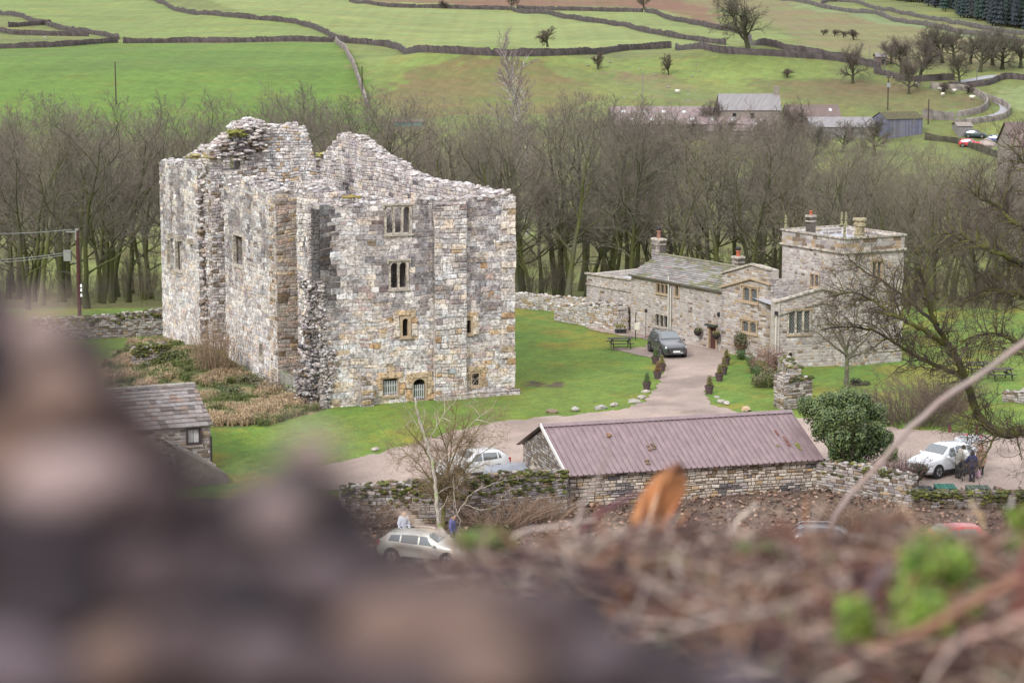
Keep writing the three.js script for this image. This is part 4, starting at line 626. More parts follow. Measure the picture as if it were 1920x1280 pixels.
{ // low barn with a ribbed plum-brown metal roof
  R = mul32(303);
  const RH = 2.5, EH = 0.62, r0 = atH(1013, 798, RH), r1 = atH(1483, 771, RH), ax = r1.clone().sub(r0).normalize(), fr = ax.clone().cross(UP);
  const wF = onWall(0, 0, r0, ax) && 4.55, fe0 = r0.clone().addScaledVector(fr, wF).setY(EH), fe1 = r1.clone().addScaledVector(fr, wF).setY(EH), be0 = r0.clone().addScaledVector(fr, -4.4).setY(EH), be1 = r1.clone().addScaledVector(fr, -4.4).setY(EH);
  const b = thing('barn', r0.clone().setY(-1.1), 'long low stone barn under a ribbed plum-brown metal roof', 'barn'), list = [];
  const inn = 0.3, c = (p, k) => p.clone().addScaledVector(ax, k), gf = c(fe0, inn).addScaledVector(fr, -0.3), gb = c(be0, inn).addScaledVector(fr, 0.3), gf1 = c(fe1, -inn).addScaledVector(fr, -0.3), gb1 = c(be1, -inn).addScaledVector(fr, 0.3);
  const eh = EH + 0.02;
  const gab = wallFace('gable_wall', b, list, gb, gf, [[0, eh], [0.5, RH - 0.1], [1, eh]], { base: -1.4, holes: [[998, 860, 1009, 882]], colour: () => vary(weigh({ brown: 2, mid: 1.6, purple: 1.6, dark: 1, pale: 0.6 }).map((x) => x * 0.75), 0.2), core: M.earthshade, ch: [0.1, 0.2], cw: [0.15, 0.4] });
  gab.win('window', 0, 1, { jamb: 0.05, head: 0.05, glass: true, mat: MDRESSGREY, sillMat: MDRESSGREY });
  const fcol = (u, v) => { const n = fbm(u * 0.7, v * 1.5, 88, 3); return vary(n > 0.58 ? weigh({ dark: 1.6, purple: 1, mid: 0.6 }) : weigh({ pale: 2.4, white: 0.6, mid: 2.4, brown: 1, purple: 0.8, buff: 0.5 }).map((x, i) => x * [0.95, 0.89, 0.8][i]), 0.16); };
  wallFace('front_wall', b, list, gf, gf1, [[0, eh - 0.06], [1, eh - 0.06]], { base: -1.6, colour: fcol, core: M.earthshade, ch: [0.12, 0.24], cw: [0.2, 0.5], pr: [0.02, 0.1] });
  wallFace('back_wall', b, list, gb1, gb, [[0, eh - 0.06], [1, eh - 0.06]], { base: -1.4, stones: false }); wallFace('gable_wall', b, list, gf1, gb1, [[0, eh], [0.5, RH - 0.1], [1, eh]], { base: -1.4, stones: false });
  layStones(b, list, M.stone, 300);
  const n = 46, len = r0.distanceTo(r1), roof = new THREE.Group(); roof.name = 'roof'; b.add(roof);
  for (const [ea, nm] of [[fe0, 'roof_panel'], [be0, 'roof_panel']]) for (let k = 0; k < n; k++) {
    const q = (t, s, up) => c(ea, t * len / n).lerp(c(r0, t * len / n), s).setY(lerp(EH, RH, s) + up), mb = new MB(b.position), e = rnd(-0.004, 0.004), t0 = k, t1 = k + 1, tr = 0.05, rib = 0.055;
    const prof = [[t0, 0], [t1 - 0.16, 0], [t1 - 0.13, rib], [t1 - 0.03, rib], [t1, 0]];
    const lo = prof.map(([t, u]) => q(t, -0.015 + e, u + 0.03)), hi = prof.map(([t, u]) => q(t, 0.985, u + 0.03));
    for (let m = 0; m + 1 < prof.length; m++) { const f = [lo[m], lo[m + 1], hi[m + 1], hi[m]]; if (ea === be0) f.reverse(); mb.face(f.map((p, z) => [p, p.x + k * 0.37, p.z])); }
    const eb = [lo[0], lo[0].clone().setY(lo[0].y - 0.04), lo[1].clone().setY(lo[1].y - 0.04), lo[1]]; mb.face(eb.map((p) => [p, p.x, p.y]));
    mesh(nm, mb, M.roofmetal, roof);
  }
  { const mb = new MB(b.position); for (const s of [1, -1]) { const A2 = c(r0, -0.05).setY(RH + 0.11), B2 = c(r1, 0.05).setY(RH + 0.11), dn = (p) => p.clone().addScaledVector(fr, s * 0.3).setY(p.y - 0.13); const f = [dn(A2), dn(B2), B2, A2]; if (s < 0) f.reverse(); mb.face(f.map((p) => [p, p.x, p.y])); } mesh('ridge_cap', mb, M.roofmetal, roof); }
  { const mb = new MB(b.position), A2 = c(fe0, 0.0).setY(EH + 0.06), T2 = c(r0, 0).setY(RH + 0.06), d = T2.clone().sub(A2), L = d.length(); d.normalize(); mb.obox(A2.clone().add(T2).multiplyScalar(0.5), d, d.clone().cross(ax).normalize(), ax, L / 2, 0.09, 0.04); mesh('verge_board', mb, std({ color: lin(0.62, 0.6, 0.57), roughness: 0.7 }), roof); }
  // moss pads and rust flakes lying on the sheets
  for (const [x, y, w, l, col] of [[1142, 817, 0.24, 0.4, [0.22, 0.12, 0.07]], [1217, 839, 0.2, 0.42, [0.2, 0.13, 0.09]], [1226, 838, 0.2, 0.4, [0.15, 0.11, 0.07]], [1214, 866, 0.22, 0.45, [0.18, 0.12, 0.08]], [1456, 812, 0.07, 0.4, [0.2, 0.07, 0.05]], [1474, 828, 0.08, 0.75, [0.2, 0.07, 0.05]], [1497, 838, 0.16, 0.5, [0.2, 0.22, 0.04]], [1458, 836, 0.08, 0.2, [0.16, 0.2, 0.04]]]) {
    const s0 = (RH - EH) / wF, nrm = V(0, 1, 0).addScaledVector(fr, s0).normalize(); const o = fe0.clone(), d = sight(x, y), t = nrm.dot(o.clone().sub(camera.position)) / nrm.dot(d), p = camera.position.clone().addScaledVector(d, t); const mb = new MB(b.position); const dn = fr.clone().addScaledVector(UP, -s0).normalize();
    for (let k = 0; k < 7; k++) mb.lump(p.clone().addScaledVector(dn, rnd(-l, l) * 0.6).addScaledVector(ax, rnd(-w, w) * 0.3).addScaledVector(nrm, 0.05), w * 0.5, 0.035, l * 0.45, 0.3, 0.2, vary(col, 0.2)); mesh('moss_pad', mb, M.moss, roof);
  }
  globalThis.BARN = { gf, gf1, fr, ax };
}

{ // cottage at the left with a heavy stone-slate roof
  R = mul32(404);
  const c1 = atH(401, 868, -0.9), wv = onWall, e1 = atH(400, 797, 1.75), rg1 = atH(343, 722, 3.5), g = thing('stone_cottage', V(c1.x, -1, c1.z), 'small stone cottage with stone-slate roof and curtained window, half hidden by blurred wall', 'cottage'), list = [], tiles = [];
  const ax = atH(300, 805, 1.75).sub(e1).setY(0).normalize().negate(), fr = ax.clone().cross(UP), base = e1.clone().addScaledVector(fr, -0.25).addScaledVector(ax, -0.12), p0 = base.clone().addScaledVector(ax, -9);
  const f = wallFace('front_wall', g, list, p0, base, [[0, 1.75], [1, 1.75]], { base: -1.6, holes: [[348, 803, 377, 833]], colour: houseCol({ brown: 2, purple: 2 }) });
  const wn = f.win('window', 0, 1, { jamb: 0.1, head: 0.08, glass: true, mat: std({ color: lin(0.05, 0.03, 0.03), roughness: 0.7 }), sillMat: MDRESSGREY, set: -0.12 });
  { const [u, v, w, h] = dims(f.holes[0]); for (const s of [0, 1]) { const mb = new MB(), N = 14; for (let k = 0; k <= N; k++) { const x = lerp(0.13, w * 0.48, k / N), X = s ? w - x : x, z = -0.075 + 0.012 * Math.sin(k * 2.2); mb.v(X, 0.14, z); mb.v(X, h - 0.12, z); if (k) { const i = k * 2; mb.quad(i - 2, i, i + 1, i - 1); } } const gg = mb.geo(true); gg.applyMatrix4(new THREE.Matrix4().makeBasis(f.ux, UP, f.n).setPosition(f.org.clone().addScaledVector(f.ux, u).addScaledVector(UP, v).sub(g.position))); mesh('curtain', gg, std({ color: lin(0.62, 0.63, 0.62), roughness: 1, side: THREE.DoubleSide }), wn); } }
  const bk = fr.clone().negate(); const wdt = rg1.clone().sub(e1).setY(0).dot(bk), back = base.clone().addScaledVector(bk, wdt * 2 - 0.4);
  wallFace('gable_wall', g, list, base, back, [[0, 1.75], [0.5, 3.4], [1, 1.75]], { base: -1.6, stones: false });
  const E0 = e1.clone().addScaledVector(ax, -9.3), R1 = e1.clone().addScaledVector(bk, wdt).setY(3.5).addScaledVector(ax, rg1.clone().sub(e1).dot(ax) * 0.0 + 0.05), R0 = R1.clone().addScaledVector(ax, -9.3);
  const rf = prism('roof', g, [[E0, e1, R1, R0], [R0, R1, R1.clone().addScaledVector(bk, wdt).setY(1.75), R0.clone().addScaledVector(bk, wdt).setY(1.75)]], M.earthshade);
  slates(g, rf, tiles, E0, e1, R0, R1, 11, 20, (x, y) => vary(R() < 0.12 ? [0.27, 0.2, 0.17] : R() < 0.2 ? [0.16, 0.14, 0.13] : [0.3, 0.27, 0.265], 0.14), 0.05);
  for (let k = 0; k < 16; k++) { const mb = new MB(g.position), d = 9.3 / 16; mb.col = vary([0.42, 0.4, 0.38]); mb.obox(R0.clone().addScaledVector(ax, (k + 0.5) * d).setY(3.56), ax, UP, fr, d * 0.48, 0.06, 0.16); mesh('ridge_stone', mb, M.stone, rf); }
  { // lean-to roof below the window
    const l0 = onWall(300, 820, f.org, f.ux), l1 = onWall(398, 870, f.org, f.ux), q = (u, v, z) => f.org.clone().addScaledVector(f.ux, u).addScaledVector(UP, v).addScaledVector(f.n, z), A2 = q(l0[0], l0[1], 0.05), B2 = q(l1[0], l1[1], 0.05), C2 = q(l1[0], l1[1] - 0.05, 3), D2 = q(l0[0], l0[1] - 0.05, 3);
    prism('lean_to', g, [[A2, D2, C2, B2], [D2, V(D2.x, -1.5, D2.z), V(C2.x, -1.5, C2.z), C2], [B2, C2, V(C2.x, -1.5, C2.z), V(B2.x, -1.5, B2.z)]], std({ color: lin(0.27, 0.23, 0.21), map: T.stone, bumpMap: T.bump, bumpScale: 0.03, roughness: 1 }));
    const mb = new MB(g.position), d = B2.clone().sub(A2), L = d.length(); d.normalize(); mb.obox(A2.clone().lerp(B2, 0.5).addScaledVector(f.n, 0.3).setY((A2.y + B2.y) / 2 + 0.05), d, f.n.clone().cross(d), f.n, L / 2, 0.05, 0.3); mesh('lean_to_coping', mb, MDRESSGREY, g);
  }
  { const p = base.clone().addScaledVector(f.n, 0.1); downpipe(f.w, g, V(p.x, -1, p.z), V(p.x, 1.1, p.z), 0.05, M.iron); }
  layStones(g, list, M.stone, 300); layStones(g, tiles, M.stone, 300, 'slate');
}

// ---------- dry stone walls ----------
function dryWall(label, pts, h, o = {}) {   // pts: positions on the land, left to right as seen
  const g = thing('dry_stone_wall', pts[0].clone(), label, 'wall', 'dry stone walls'), list = [], th = o.th ?? 0.55;
  for (let k = 0; k + 1 < pts.length; k++) {
    const p0 = pts[k], p1 = pts[k + 1], ux = p1.clone().sub(p0).setY(0), len = ux.length(); ux.normalize(); const org = p0.clone().setY(Math.min(p0.y, p1.y) - 0.3), hs = Array.isArray(h) ? [h[k], h[k + 1]] : [h, h];
    const top = ragged([[0, p0.y - org.y + hs[0]], [len, p1.y - org.y + hs[1]]], o.amp ?? 0.06, 0.4), out = [[0, 0], [len, 0], ...top.slice().reverse()];
    const w = slab('wall_run', g, org, ux, out, [], th, M.earthshade), col = o.colour || (() => vary(weigh({ mid: 2, pale: 1.6, purple: 1.2, brown: 1.4, buff: 0.5 }).map((x) => x * 0.75), 0.2));
    stoneFace(list, { org, ux, outline: out, colour: col, parent: w, ch: [0.11, 0.22], cw: [0.18, 0.48], pr: [0.01, 0.1], gap: 0.02 });
    { const n = ux.clone().cross(UP); if (k === 0) stoneFace(list, { org: org.clone().addScaledVector(n, -th), ux: n, outline: [[0, 0], [th, 0], [th, top[0][1] - 0.05], [0, top[0][1] - 0.05]], colour: col, parent: w, ch: [0.11, 0.22], cw: [0.18, 0.48], pr: [0.01, 0.08], gap: 0.02 }); if (k === pts.length - 2) stoneFace(list, { org: org.clone().addScaledVector(ux, len), ux: n.clone().negate(), outline: [[0, 0], [th, 0], [th, top[top.length - 1][1] - 0.05], [0, top[top.length - 1][1] - 0.05]], colour: col, parent: w, ch: [0.11, 0.22], cw: [0.18, 0.48], pr: [0.01, 0.08], gap: 0.02 }); }
    capStones(list, org, ux, top, th, o.cap || col, w, o.caps ?? 1.2, [0.12, 0.24]);
    if (o.moss) for (let m = 0; m < len * o.moss; m++) { const u = rnd(0, len), v = lerp(p0.y + hs[0], p1.y + hs[1], u / len) - Math.abs(rnd(-1, 1) * rnd(0, 1)) * (o.mossDown ?? 1); addLump(list, org.clone().addScaledVector(ux, u).addScaledVector(ux.clone().cross(UP), v > p0.y + hs[0] - 0.1 ? rnd(-th, 0.05) : 0.05).setY(v + 0.06), rnd(0.12, 0.3), rnd(0.05, 0.12), rnd(0.08, 0.2), rnd(0, 3), 0.3, vary(pick([[0.1, 0.115, 0.025], [0.15, 0.16, 0.03], [0.07, 0.08, 0.025]]), 0.25), w); }
  }
  layStones(g, list, M.stone, o.most ?? 120); return g;
}
{
  R = mul32(505);
  const pale = () => vary(weigh({ white: 2, pale: 3, mid: 1.4, buff: 1.4 }).map((x) => x * 0.85), 0.15), base = (a) => a.map(([x, y]) => G(x, y));
  dryWall('pale dry stone wall beyond the lawn, running from the ruin towards the house', base([[958, 578], [1000, 580], [1040, 584], [1100, 590]]), 1.25, { colour: pale, most: 140 });
  dryWall('broad crumbling pale stone wall in front of the house end, beside the lawn', base([[1040, 601], [1100, 612], [1150, 620], [1178, 620]]), [1.2, 1.7, 2.0, 1.9], { colour: pale, amp: 0.12, th: 1.1, most: 140 });
  dryWall('mossy dark stone wall left of the ruin at the edge of the wood', base([[60, 640], [170, 634], [240, 632], [318, 628]]), [1.7, 1.6, 1.8, 2.0], { moss: 9, most: 100 });
  dryWall('ivy-mottled mossy stone wall below the drive, behind the bare multi-stemmed tree', [[640, 985], [760, 982], [860, 980], [960, 972], [1062, 960]].map(([x, y]) => G(x, y)), [1.95, 2.15, 2.25, 2.4, 2.2], { moss: 22, mossDown: 1.6, th: 0.6, most: 220 });
  const B1 = BARN.gf1.clone().setY(-1.15), B2 = atH(1710, 950, -1.2);
  dryWall('grey retaining wall between the barn and the car park', [B1, B1.clone().lerp(B2, 0.5), B2].map((p) => onLand(p.x, p.z)), [1.6, 1.75, 1.7], { moss: 5, most: 160 });
  dryWall('low moss-topped wall along the near edge of the car park', [atH(1712, 952, -1.2), atH(1800, 953, -1.2), atH(1990, 958, -1.2)].map((p) => onLand(p.x, p.z)), [0.85, 0.82, 0.9], { moss: 26, mossDown: 0.7, most: 140, colour: () => vary(weigh({ brown: 2, mid: 1, purple: 1 }).map((x) => x * 0.6), 0.2) });
  const we = [[1470, 768], [1522, 764], [1515, 735], [1478, 700]].map(([x, y]) => G(x, y));
  dryWall('thick lichen-topped wall end beside the lawn and evergreen shrub', [we[0], we[1]], [2.0, 1.9], { th: 1.2, moss: 14, mossDown: 0.3, most: 60, amp: 0.15 });
  dryWall('mossy wall running back from its thick end towards the house garden', [G(1452, 690), G(1480, 735)].map((p, k) => p), [1.0, 1.6], { th: 0.8, moss: 8, mossDown: 0.4, most: 40 });
  dryWall('ruined stub of mossy wall on the rough bank below the ruin', base([[248, 690], [285, 684], [320, 676]]), [1.5, 1.4, 1.1], { th: 1.4, moss: 40, mossDown: 1.2, most: 50, amp: 0.2 });
  dryWall('tumbled stone terrace wall beside the picnic benches at the right', base([[1880, 752], [1925, 757], [1980, 770]]), 0.7, { th: 0.7, most: 40 });
}

// ---------- bare trees ----------
function perp(d) { const r = V(rnd(-1, 1), rnd(-1, 1), rnd(-1, 1)); return r.addScaledVector(d, -r.dot(d)).normalize(); }
function growTree(o) {
  const tr = new MB(), cr = new MB(), lv = o.levels, dk = (c) => c.map((v) => v * (o.dim ?? 0.8)), bark = dk(o.bark || [0.15, 0.135, 0.1]), twig = dk(o.twig || [0.19, 0.145, 0.125]), cMoss = dk(o.moss || [0.13, 0.135, 0.04]);
  function limb(p, d, len, r, L) {
    const n = L === 0 ? 8 : L === 1 ? 6 : L === 2 ? 4 : L === 3 ? 3 : 2, pts = [p.clone()], rad = [r]; let q = p.clone(), dd = d.clone();
    const last = L === lv.length - 1, tip = last ? 0 : r * (L === 0 ? (o.top ?? 0.35) : 0.3);
    for (let k = 1; k <= n; k++) { dd.addScaledVector(perp(dd), (o.wander ?? 0.16) * (L === 0 ? 0.4 : 1)).addScaledVector(UP, L === 0 ? 0.03 : (o.rise ?? 0.06)).normalize(); q = q.clone().addScaledVector(dd, len / n); pts.push(q); rad.push(lerp(r, tip, (k / n) ** 0.9)); }
    const col = L < 2 ? (t, pt) => { const m = vnoise(pt.x * 2 + 7, pt.y * 1.3, 3) > 0.5 ? 1 : 0; return m ? cMoss : bark; } : L === 2 ? bark : twig;
    if (L === 0 && o.flare) rad[0] *= 1.5;
    (L < 2 ? tr : cr).tube(pts, rad, L === 0 ? 8 : L === 1 ? 5 : L === 2 ? 4 : 3, false, col);
    if (last) return;
    const [cnt, ratio, spread, from] = lv[L + 1], N = Math.max(1, Math.round(cnt * rnd(0.8, 1.2)));
    let az = rnd(0, 6.28);
    for (let k = 0; k < N; k++) {
      const t = lerp(from, 1, (k + R() * 0.9) / N), f = Math.min(n - 1e-3, t * n), i = Math.floor(f), pp = pts[i].clone().lerp(pts[i + 1], f - i), ax = pts[i + 1].clone().sub(pts[i]).normalize(); az += 2.4 + rnd(-0.5, 0.5);
      const e1 = Math.abs(ax.y) < 0.95 ? UP.clone().addScaledVector(ax, -ax.y).normalize() : V(1, 0, 0), e2 = ax.clone().cross(e1), side = e1.multiplyScalar(Math.cos(az)).addScaledVector(e2, Math.sin(az)), sp = spread * rnd(0.7, 1.25) * (L === 0 ? lerp(1.15, 0.6, t) : 1);
      const nd = ax.clone().multiplyScalar(Math.cos(sp)).addScaledVector(side, Math.sin(sp)).normalize(), rr = lerp(rad[i], rad[i + 1], f - i) * (L === 0 ? 0.55 : 0.6);
      limb(pp, nd, len * ratio * rnd(0.75, 1.2) * (L === 0 ? (o.shape ? o.shape(t) : lerp(1, 0.75, t)) : lerp(1.1, 0.7, t)), Math.max(rr, o.minR ?? 0.012), L + 1);
    }
  }
  limb(V(0, o.sink ?? -0.3, 0), V(rnd(-0.04, 0.04), 1, rnd(-0.04, 0.04)).normalize(), o.H * (o.trunk ?? 0.72), o.r, 0);
  return { tr: tr.geo(true), cr: cr.geo(true) };
}
const tallOf = (k) => { if (!k.h) { k.cr.computeBoundingBox(); k.h = k.cr.boundingBox.max.y; } return k.h; };
function treeThing(name, k, pos, turn, sc, label, category, group) { const t = thing(name, pos, label, category, group); mesh('trunk', k.tr, M.bark, t); mesh('crown', k.cr, M.twig, t); t.rotation.y = turn; if (Array.isArray(sc)) t.scale.set(...sc); else t.scale.setScalar(sc); return t; }
R = mul32(606);
const WOOD = [], TWIGS = [[0.185, 0.155, 0.13], [0.165, 0.145, 0.105], [0.21, 0.17, 0.145], [0.17, 0.15, 0.115]], BARKS = [[0.15, 0.14, 0.1], [0.11, 0.1, 0.075], [0.18, 0.16, 0.12]];
for (let k = 0; k < 7; k++) WOOD.push(growTree({ H: 18, r: rnd(0.19, 0.3), trunk: 0.84, top: 0.22, levels: [0, [[12, 9, 14][k % 3], [0.4, 0.5, 0.34][k % 3], 0.8, [0.3, 0.22, 0.36][k % 3]], [7, 0.5, 0.7, 0.2], [6, 0.5, 0.7, 0.15], [5, 0.6, 0.6, 0.12]], rise: 0.075, minR: 0.013, bark: BARKS[k % 3], twig: TWIGS[k % 4], dim: [0.75, 1.05, 0.85, 0.95, 0.68, 1.12, 0.9][k], flare: true, wander: [0.2, 0.3, 0.24][k % 3], shape: (t) => lerp(1.0, 0.8, t) }));
const SPREAD = []; for (let k = 0; k < 4; k++) SPREAD.push(growTree({ H: 12, r: 0.45, trunk: 0.5, top: 0.4, levels: [0, [11, 0.85, 0.95, 0.28], [9, 0.55, 0.75, 0.2], [8, 0.5, 0.75, 0.15], [7, 0.55, 0.65, 0.12]], rise: 0.05, minR: 0.024, bark: [0.1, 0.09, 0.065], twig: TWIGS[k % 4].map((x) => x * 0.8), flare: true, wander: 0.24, moss: [0.1, 0.095, 0.055] }));
const THORN = []; for (let k = 0; k < 3; k++) THORN.push(growTree({ H: 5, r: 0.2, trunk: 0.45, top: 0.5, levels: [0, [7, 0.9, 0.7, 0.25], [8, 0.6, 0.8, 0.15], [8, 0.5, 0.8, 0.15], [7, 0.5, 0.7, 0.1]], rise: 0.04, minR: 0.02, bark: [0.1, 0.085, 0.06], twig: [0.13, 0.1, 0.08], wander: 0.3, moss: [0.09, 0.08, 0.05] }));
{ // the wood behind the ruin
  R = mul32(607);
  const spots = []; let guard = 0;
  const edge = (px) => px < 330 ? 187 : px < 1110 ? 199 : px < 1500 ? 201 : 186;
  while (spots.length < 190 && guard++ < 9000) {
    const px = rnd(-80, 2000), deep = R() ** 1.25, d0 = edge(px), d = lerp(d0 + 1, px > 1430 ? 262 : 268, deep), x = (px - 960) / LENS * d;
    if (px > 330 && px < 940 && d < 205 && R() < 0.5) continue;
    if (px > 1080 && px < 1740 && d < 190) continue;
    if (spots.some(([a, b]) => Math.hypot(a - x, b - d) < 3.0)) continue; spots.push([x, d, px]);
  }
  spots.sort((a, b) => a[1] - b[1]);
  const zone = (px) => px < 320 ? 0 : px < 960 ? 1 : px < 1450 ? 2 : 3, ahead = [0, 1, 2, 3].map((z) => spots.filter((s) => zone(s[2]) === z).slice(0, 14).sort((a, b) => a[2] - b[2]));
  for (const spot of spots) { const [x, d, px] = spot, row = ahead[zone(px)].indexOf(spot);
    const b = land(x, -d), want = -20 + (px < 420 ? 198 : px < 700 ? 180 : px < 1150 ? 192 : px < 1430 ? 205 : px < 1560 ? 222 : px < 1640 ? 240 : 285) + rnd(-18, 52);   // how high the crowns stand against the hill
    const tall = clamp(EYE - (want + 16) * d / LENS - b, 10, 25), kt = pick(WOOD), s = tall / tallOf(kt), w = rnd(0.95, 1.35);
    const where = px < 320 ? 'left of the ruin' : px < 960 ? 'behind the ruin' : px < 1450 ? 'between the ruin and the house tower' : 'right of the house tower';
    treeThing('woodland_tree', kt, onLand(x, -d), rnd(0, 6.28), [s * w, s, s * w], row < 0 ? `bare tree in the rear of the wood ${['left of ruin', 'behind ruin', 'right of ruin', 'right of house tower'][zone(px)]}` : `bare tree at the front of the wood, ${NTH[row]} from left, ${['left of ruin', 'behind ruin', 'right of ruin', 'right of house tower'][zone(px)]}`, 'tree', `bare trees in the wood ${where}`);
  }
  const sap = growTree({ H: 5, r: 0.05, trunk: 0.8, top: 0.3, levels: [0, [14, 0.4, 0.8, 0.15], [7, 0.5, 0.7, 0.2], [6, 0.5, 0.6, 0.2]], rise: 0.08, minR: 0.012, twig: [0.16, 0.13, 0.09], bark: [0.14, 0.12, 0.09] });
  const mats = []; for (let k = 0; k < 560; k++) { const px = rnd(-100, 2000), d = rnd(edge(px) + 2, 320); if (px > 300 && px < 950 && d < 200) continue; const x = (px - 960) / LENS * d; mats.push(new THREE.Matrix4().compose(onLand(x, -d), new THREE.Quaternion().setFromAxisAngle(UP, rnd(0, 6)), V(1, 1, 1).multiplyScalar(rnd(0.4, 1.1)))); }
  const both = mergeGeometries([sap.tr, sap.cr]), im = new THREE.InstancedMesh(both, M.twig, mats.length); mats.forEach((m, k) => im.setMatrixAt(k, m)); im.name = 'underwood'; scene.add(im); tag(kind(im, 'stuff'), 'thin brown undergrowth of saplings between the woodland trunks', 'undergrowth');
}
const rank = (x, a) => [...a].sort((p, q) => p - q).indexOf(x);
{ // trees standing in the fields
  R = mul32(608);
  const put = (list, px, py, hpx, label, name = 'field_tree', H, wide = 1) => { const p = G(px, py), kt = pick(list), s = hpx / LENS * -p.z / tallOf(kt); return treeThing(name, kt, p, rnd(0, 6), [s * wide, s, s * wide], label, 'tree'); };
  put(SPREAD, 1404, 98, 122, 'large spreading bare tree rising from the field wall', 'field_tree', 11.5, 1.1);
  put(THORN, 1027, 88, 38, 'leaning hawthorn alone in the field above the long wall', 'hawthorn_tree', 5, 1.2).rotation.z = -0.18;
  put(THORN, 1122, 130, 34, 'left-hand of two small round hawthorns on the knoll', 'hawthorn_tree', 5, 1.1); put(THORN, 1254, 140, 42, 'right-hand of two small round hawthorns on the knoll', 'hawthorn_tree', 5, 0.75);
  put(SPREAD, 1600, 156, 78, 'bare open-crowned tree on the grass slope above the farm', 'field_tree', 11.5, 0.9);
  put(SPREAD, 958, 16, 34, 'bare tree at the field corner below the brown moor', 'field_tree', 11.5, 1.2); put(SPREAD, 1208, 18, 34, 'bare tree where the high wall bends, near the moor', 'field_tree', 11.5, 1.1); put(THORN, 835, 16, 16, 'small thorn bush beside the high field wall', 'hawthorn_tree', 5, 1.3);
  for (const [x, y, h, w] of [[1690, 140, 76, 1.1], [1725, 150, 84, 1.1], [1768, 118, 80, 1.1], [1704, 176, 74, 0.9], [1800, 158, 70, 1.0], [1838, 135, 78, 1.2], [1880, 130, 72, 1.3], [1915, 128, 70, 1.3], [1672, 120, 50, 1.2], [1745, 120, 76, 1.2], [1862, 122, 74, 1.2], [1790, 112, 62, 1.3], [1820, 120, 66, 1.2]]) put(SPREAD, x, y, h, `dark bare tree, ${NTH[rank(x, [1690, 1725, 1768, 1704, 1800, 1838, 1880, 1915, 1672, 1745, 1862, 1790, 1820])]} from the left in the clump above the winding road`, 'field_tree', 11.5, w).userData.group = 'trees by the winding road';
  for (const [x, y, h] of [[1480, 262, 72], [1340, 250, 66], [1640, 292, 78], [1410, 235, 60], [1180, 285, 70], [1235, 292, 74], [1290, 280, 66], [1365, 290, 74], [1425, 290, 70], [1530, 292, 66], [1580, 285, 62], [1140, 275, 64], [1270, 300, 80], [1450, 300, 76]]) put(SPREAD, x, y, h, `twiggy bare tree among the farm buildings, ${NTH[rank(x, [1480, 1340, 1640, 1410, 1180, 1235, 1290, 1365, 1425, 1530, 1580, 1140, 1270, 1450])]} from the left`, 'farm_tree', 11.5, 1.15).userData.group = 'farmyard trees';
  for (const [x, y, h] of [[1545, 66, 12], [1565, 68, 14], [1582, 70, 14], [1602, 74, 20], [1475, 146, 18], [1768, 176, 24], [1815, 176, 20]]) put(THORN, x, y, h, `small grey bush on the rough slope, ${NTH[rank(x, [1545, 1565, 1582, 1602, 1475, 1768, 1815])]} of seven from the left`, 'thorn_bush', 5, 1.6).userData.group = 'bushes on the slope';
  const bi = growTree({ H: 12, r: 0.16, trunk: 0.9, top: 0.15, levels: [0, [16, 0.28, 0.5, 0.25], [9, 0.5, 0.6, 0.2], [9, 0.6, 0.5, 0.2]], rise: 0.03, minR: 0.02, bark: [0.6, 0.57, 0.55], moss: [0.5, 0.47, 0.45], twig: [0.22, 0.16, 0.17], dim: 0.85 });
  { const d = 330, x = (990 - 960) / LENS * d; treeThing('birch_tree', bi, onLand(x, -d), 1, 2.25, 'slim white-stemmed birch rising above the wood in front of the knoll', 'tree'); }
  // conifer plantation on the skyline
  const mb = new MB(); mb.col = [0.022, 0.035, 0.032];
  for (let k = 0; k < 9; k++) { const y = 1.5 + k * 1.4, r = lerp(2.1, 0.3, k / 8.5); for (let m = 0; m < 11; m++) { const a = m / 11 * 6.28 + k, a2 = a + 0.5, rr = r * rnd(0.75, 1.1); const t = mb.v(0, y + 1.7, 0), b1 = mb.v(Math.cos(a) * rr, y - 0.2 + rnd(-0.3, 0.1), Math.sin(a) * rr), b2 = mb.v(Math.cos(a2) * rr * 0.85, y + rnd(-0.1, 0.3), Math.sin(a2) * rr * 0.85); mb.tri(t, b2, b1); } }
  mb.tube([V(0, -0.5, 0), V(0, 14, 0)], [0.22, 0.03], 5, false, [0.06, 0.045, 0.04]);
  const im = new THREE.InstancedMesh(mb.geo(), M.dull, 900), edge = [[1640, -8], [1700, 4], [1800, 30], [1860, 46], [1990, 72]].map(([x, y]) => G(x, y)); let n = 0; const cc = new THREE.Color();
  for (let k = 0; k < 900; k++) { const f = R() * 3.999, i = Math.floor(f), p = edge[i].clone().lerp(edge[i + 1], f - i), back = (R() ** 1.3) * 110; const x = p.x + back * 0.35 + rnd(-2, 2), z = p.z - back; im.setMatrixAt(n, new THREE.Matrix4().compose(onLand(x, z), new THREE.Quaternion().setFromAxisAngle(UP, rnd(0, 6)), V(1, rnd(0.7, 1.1), 1))); const larch = x > 190 && back > 40 && R() < 0.5; im.setColorAt(n++, larch ? cc.setRGB(5, 2, 1.4) : cc.setRGB(rnd(0.8, 1.2), rnd(0.8, 1.2), rnd(0.8, 1.3))); }
  im.name = 'conifer_plantation'; scene.add(im); tag(kind(im, 'stuff'), 'dark conifer plantation along the top of the hill', 'forest');
}

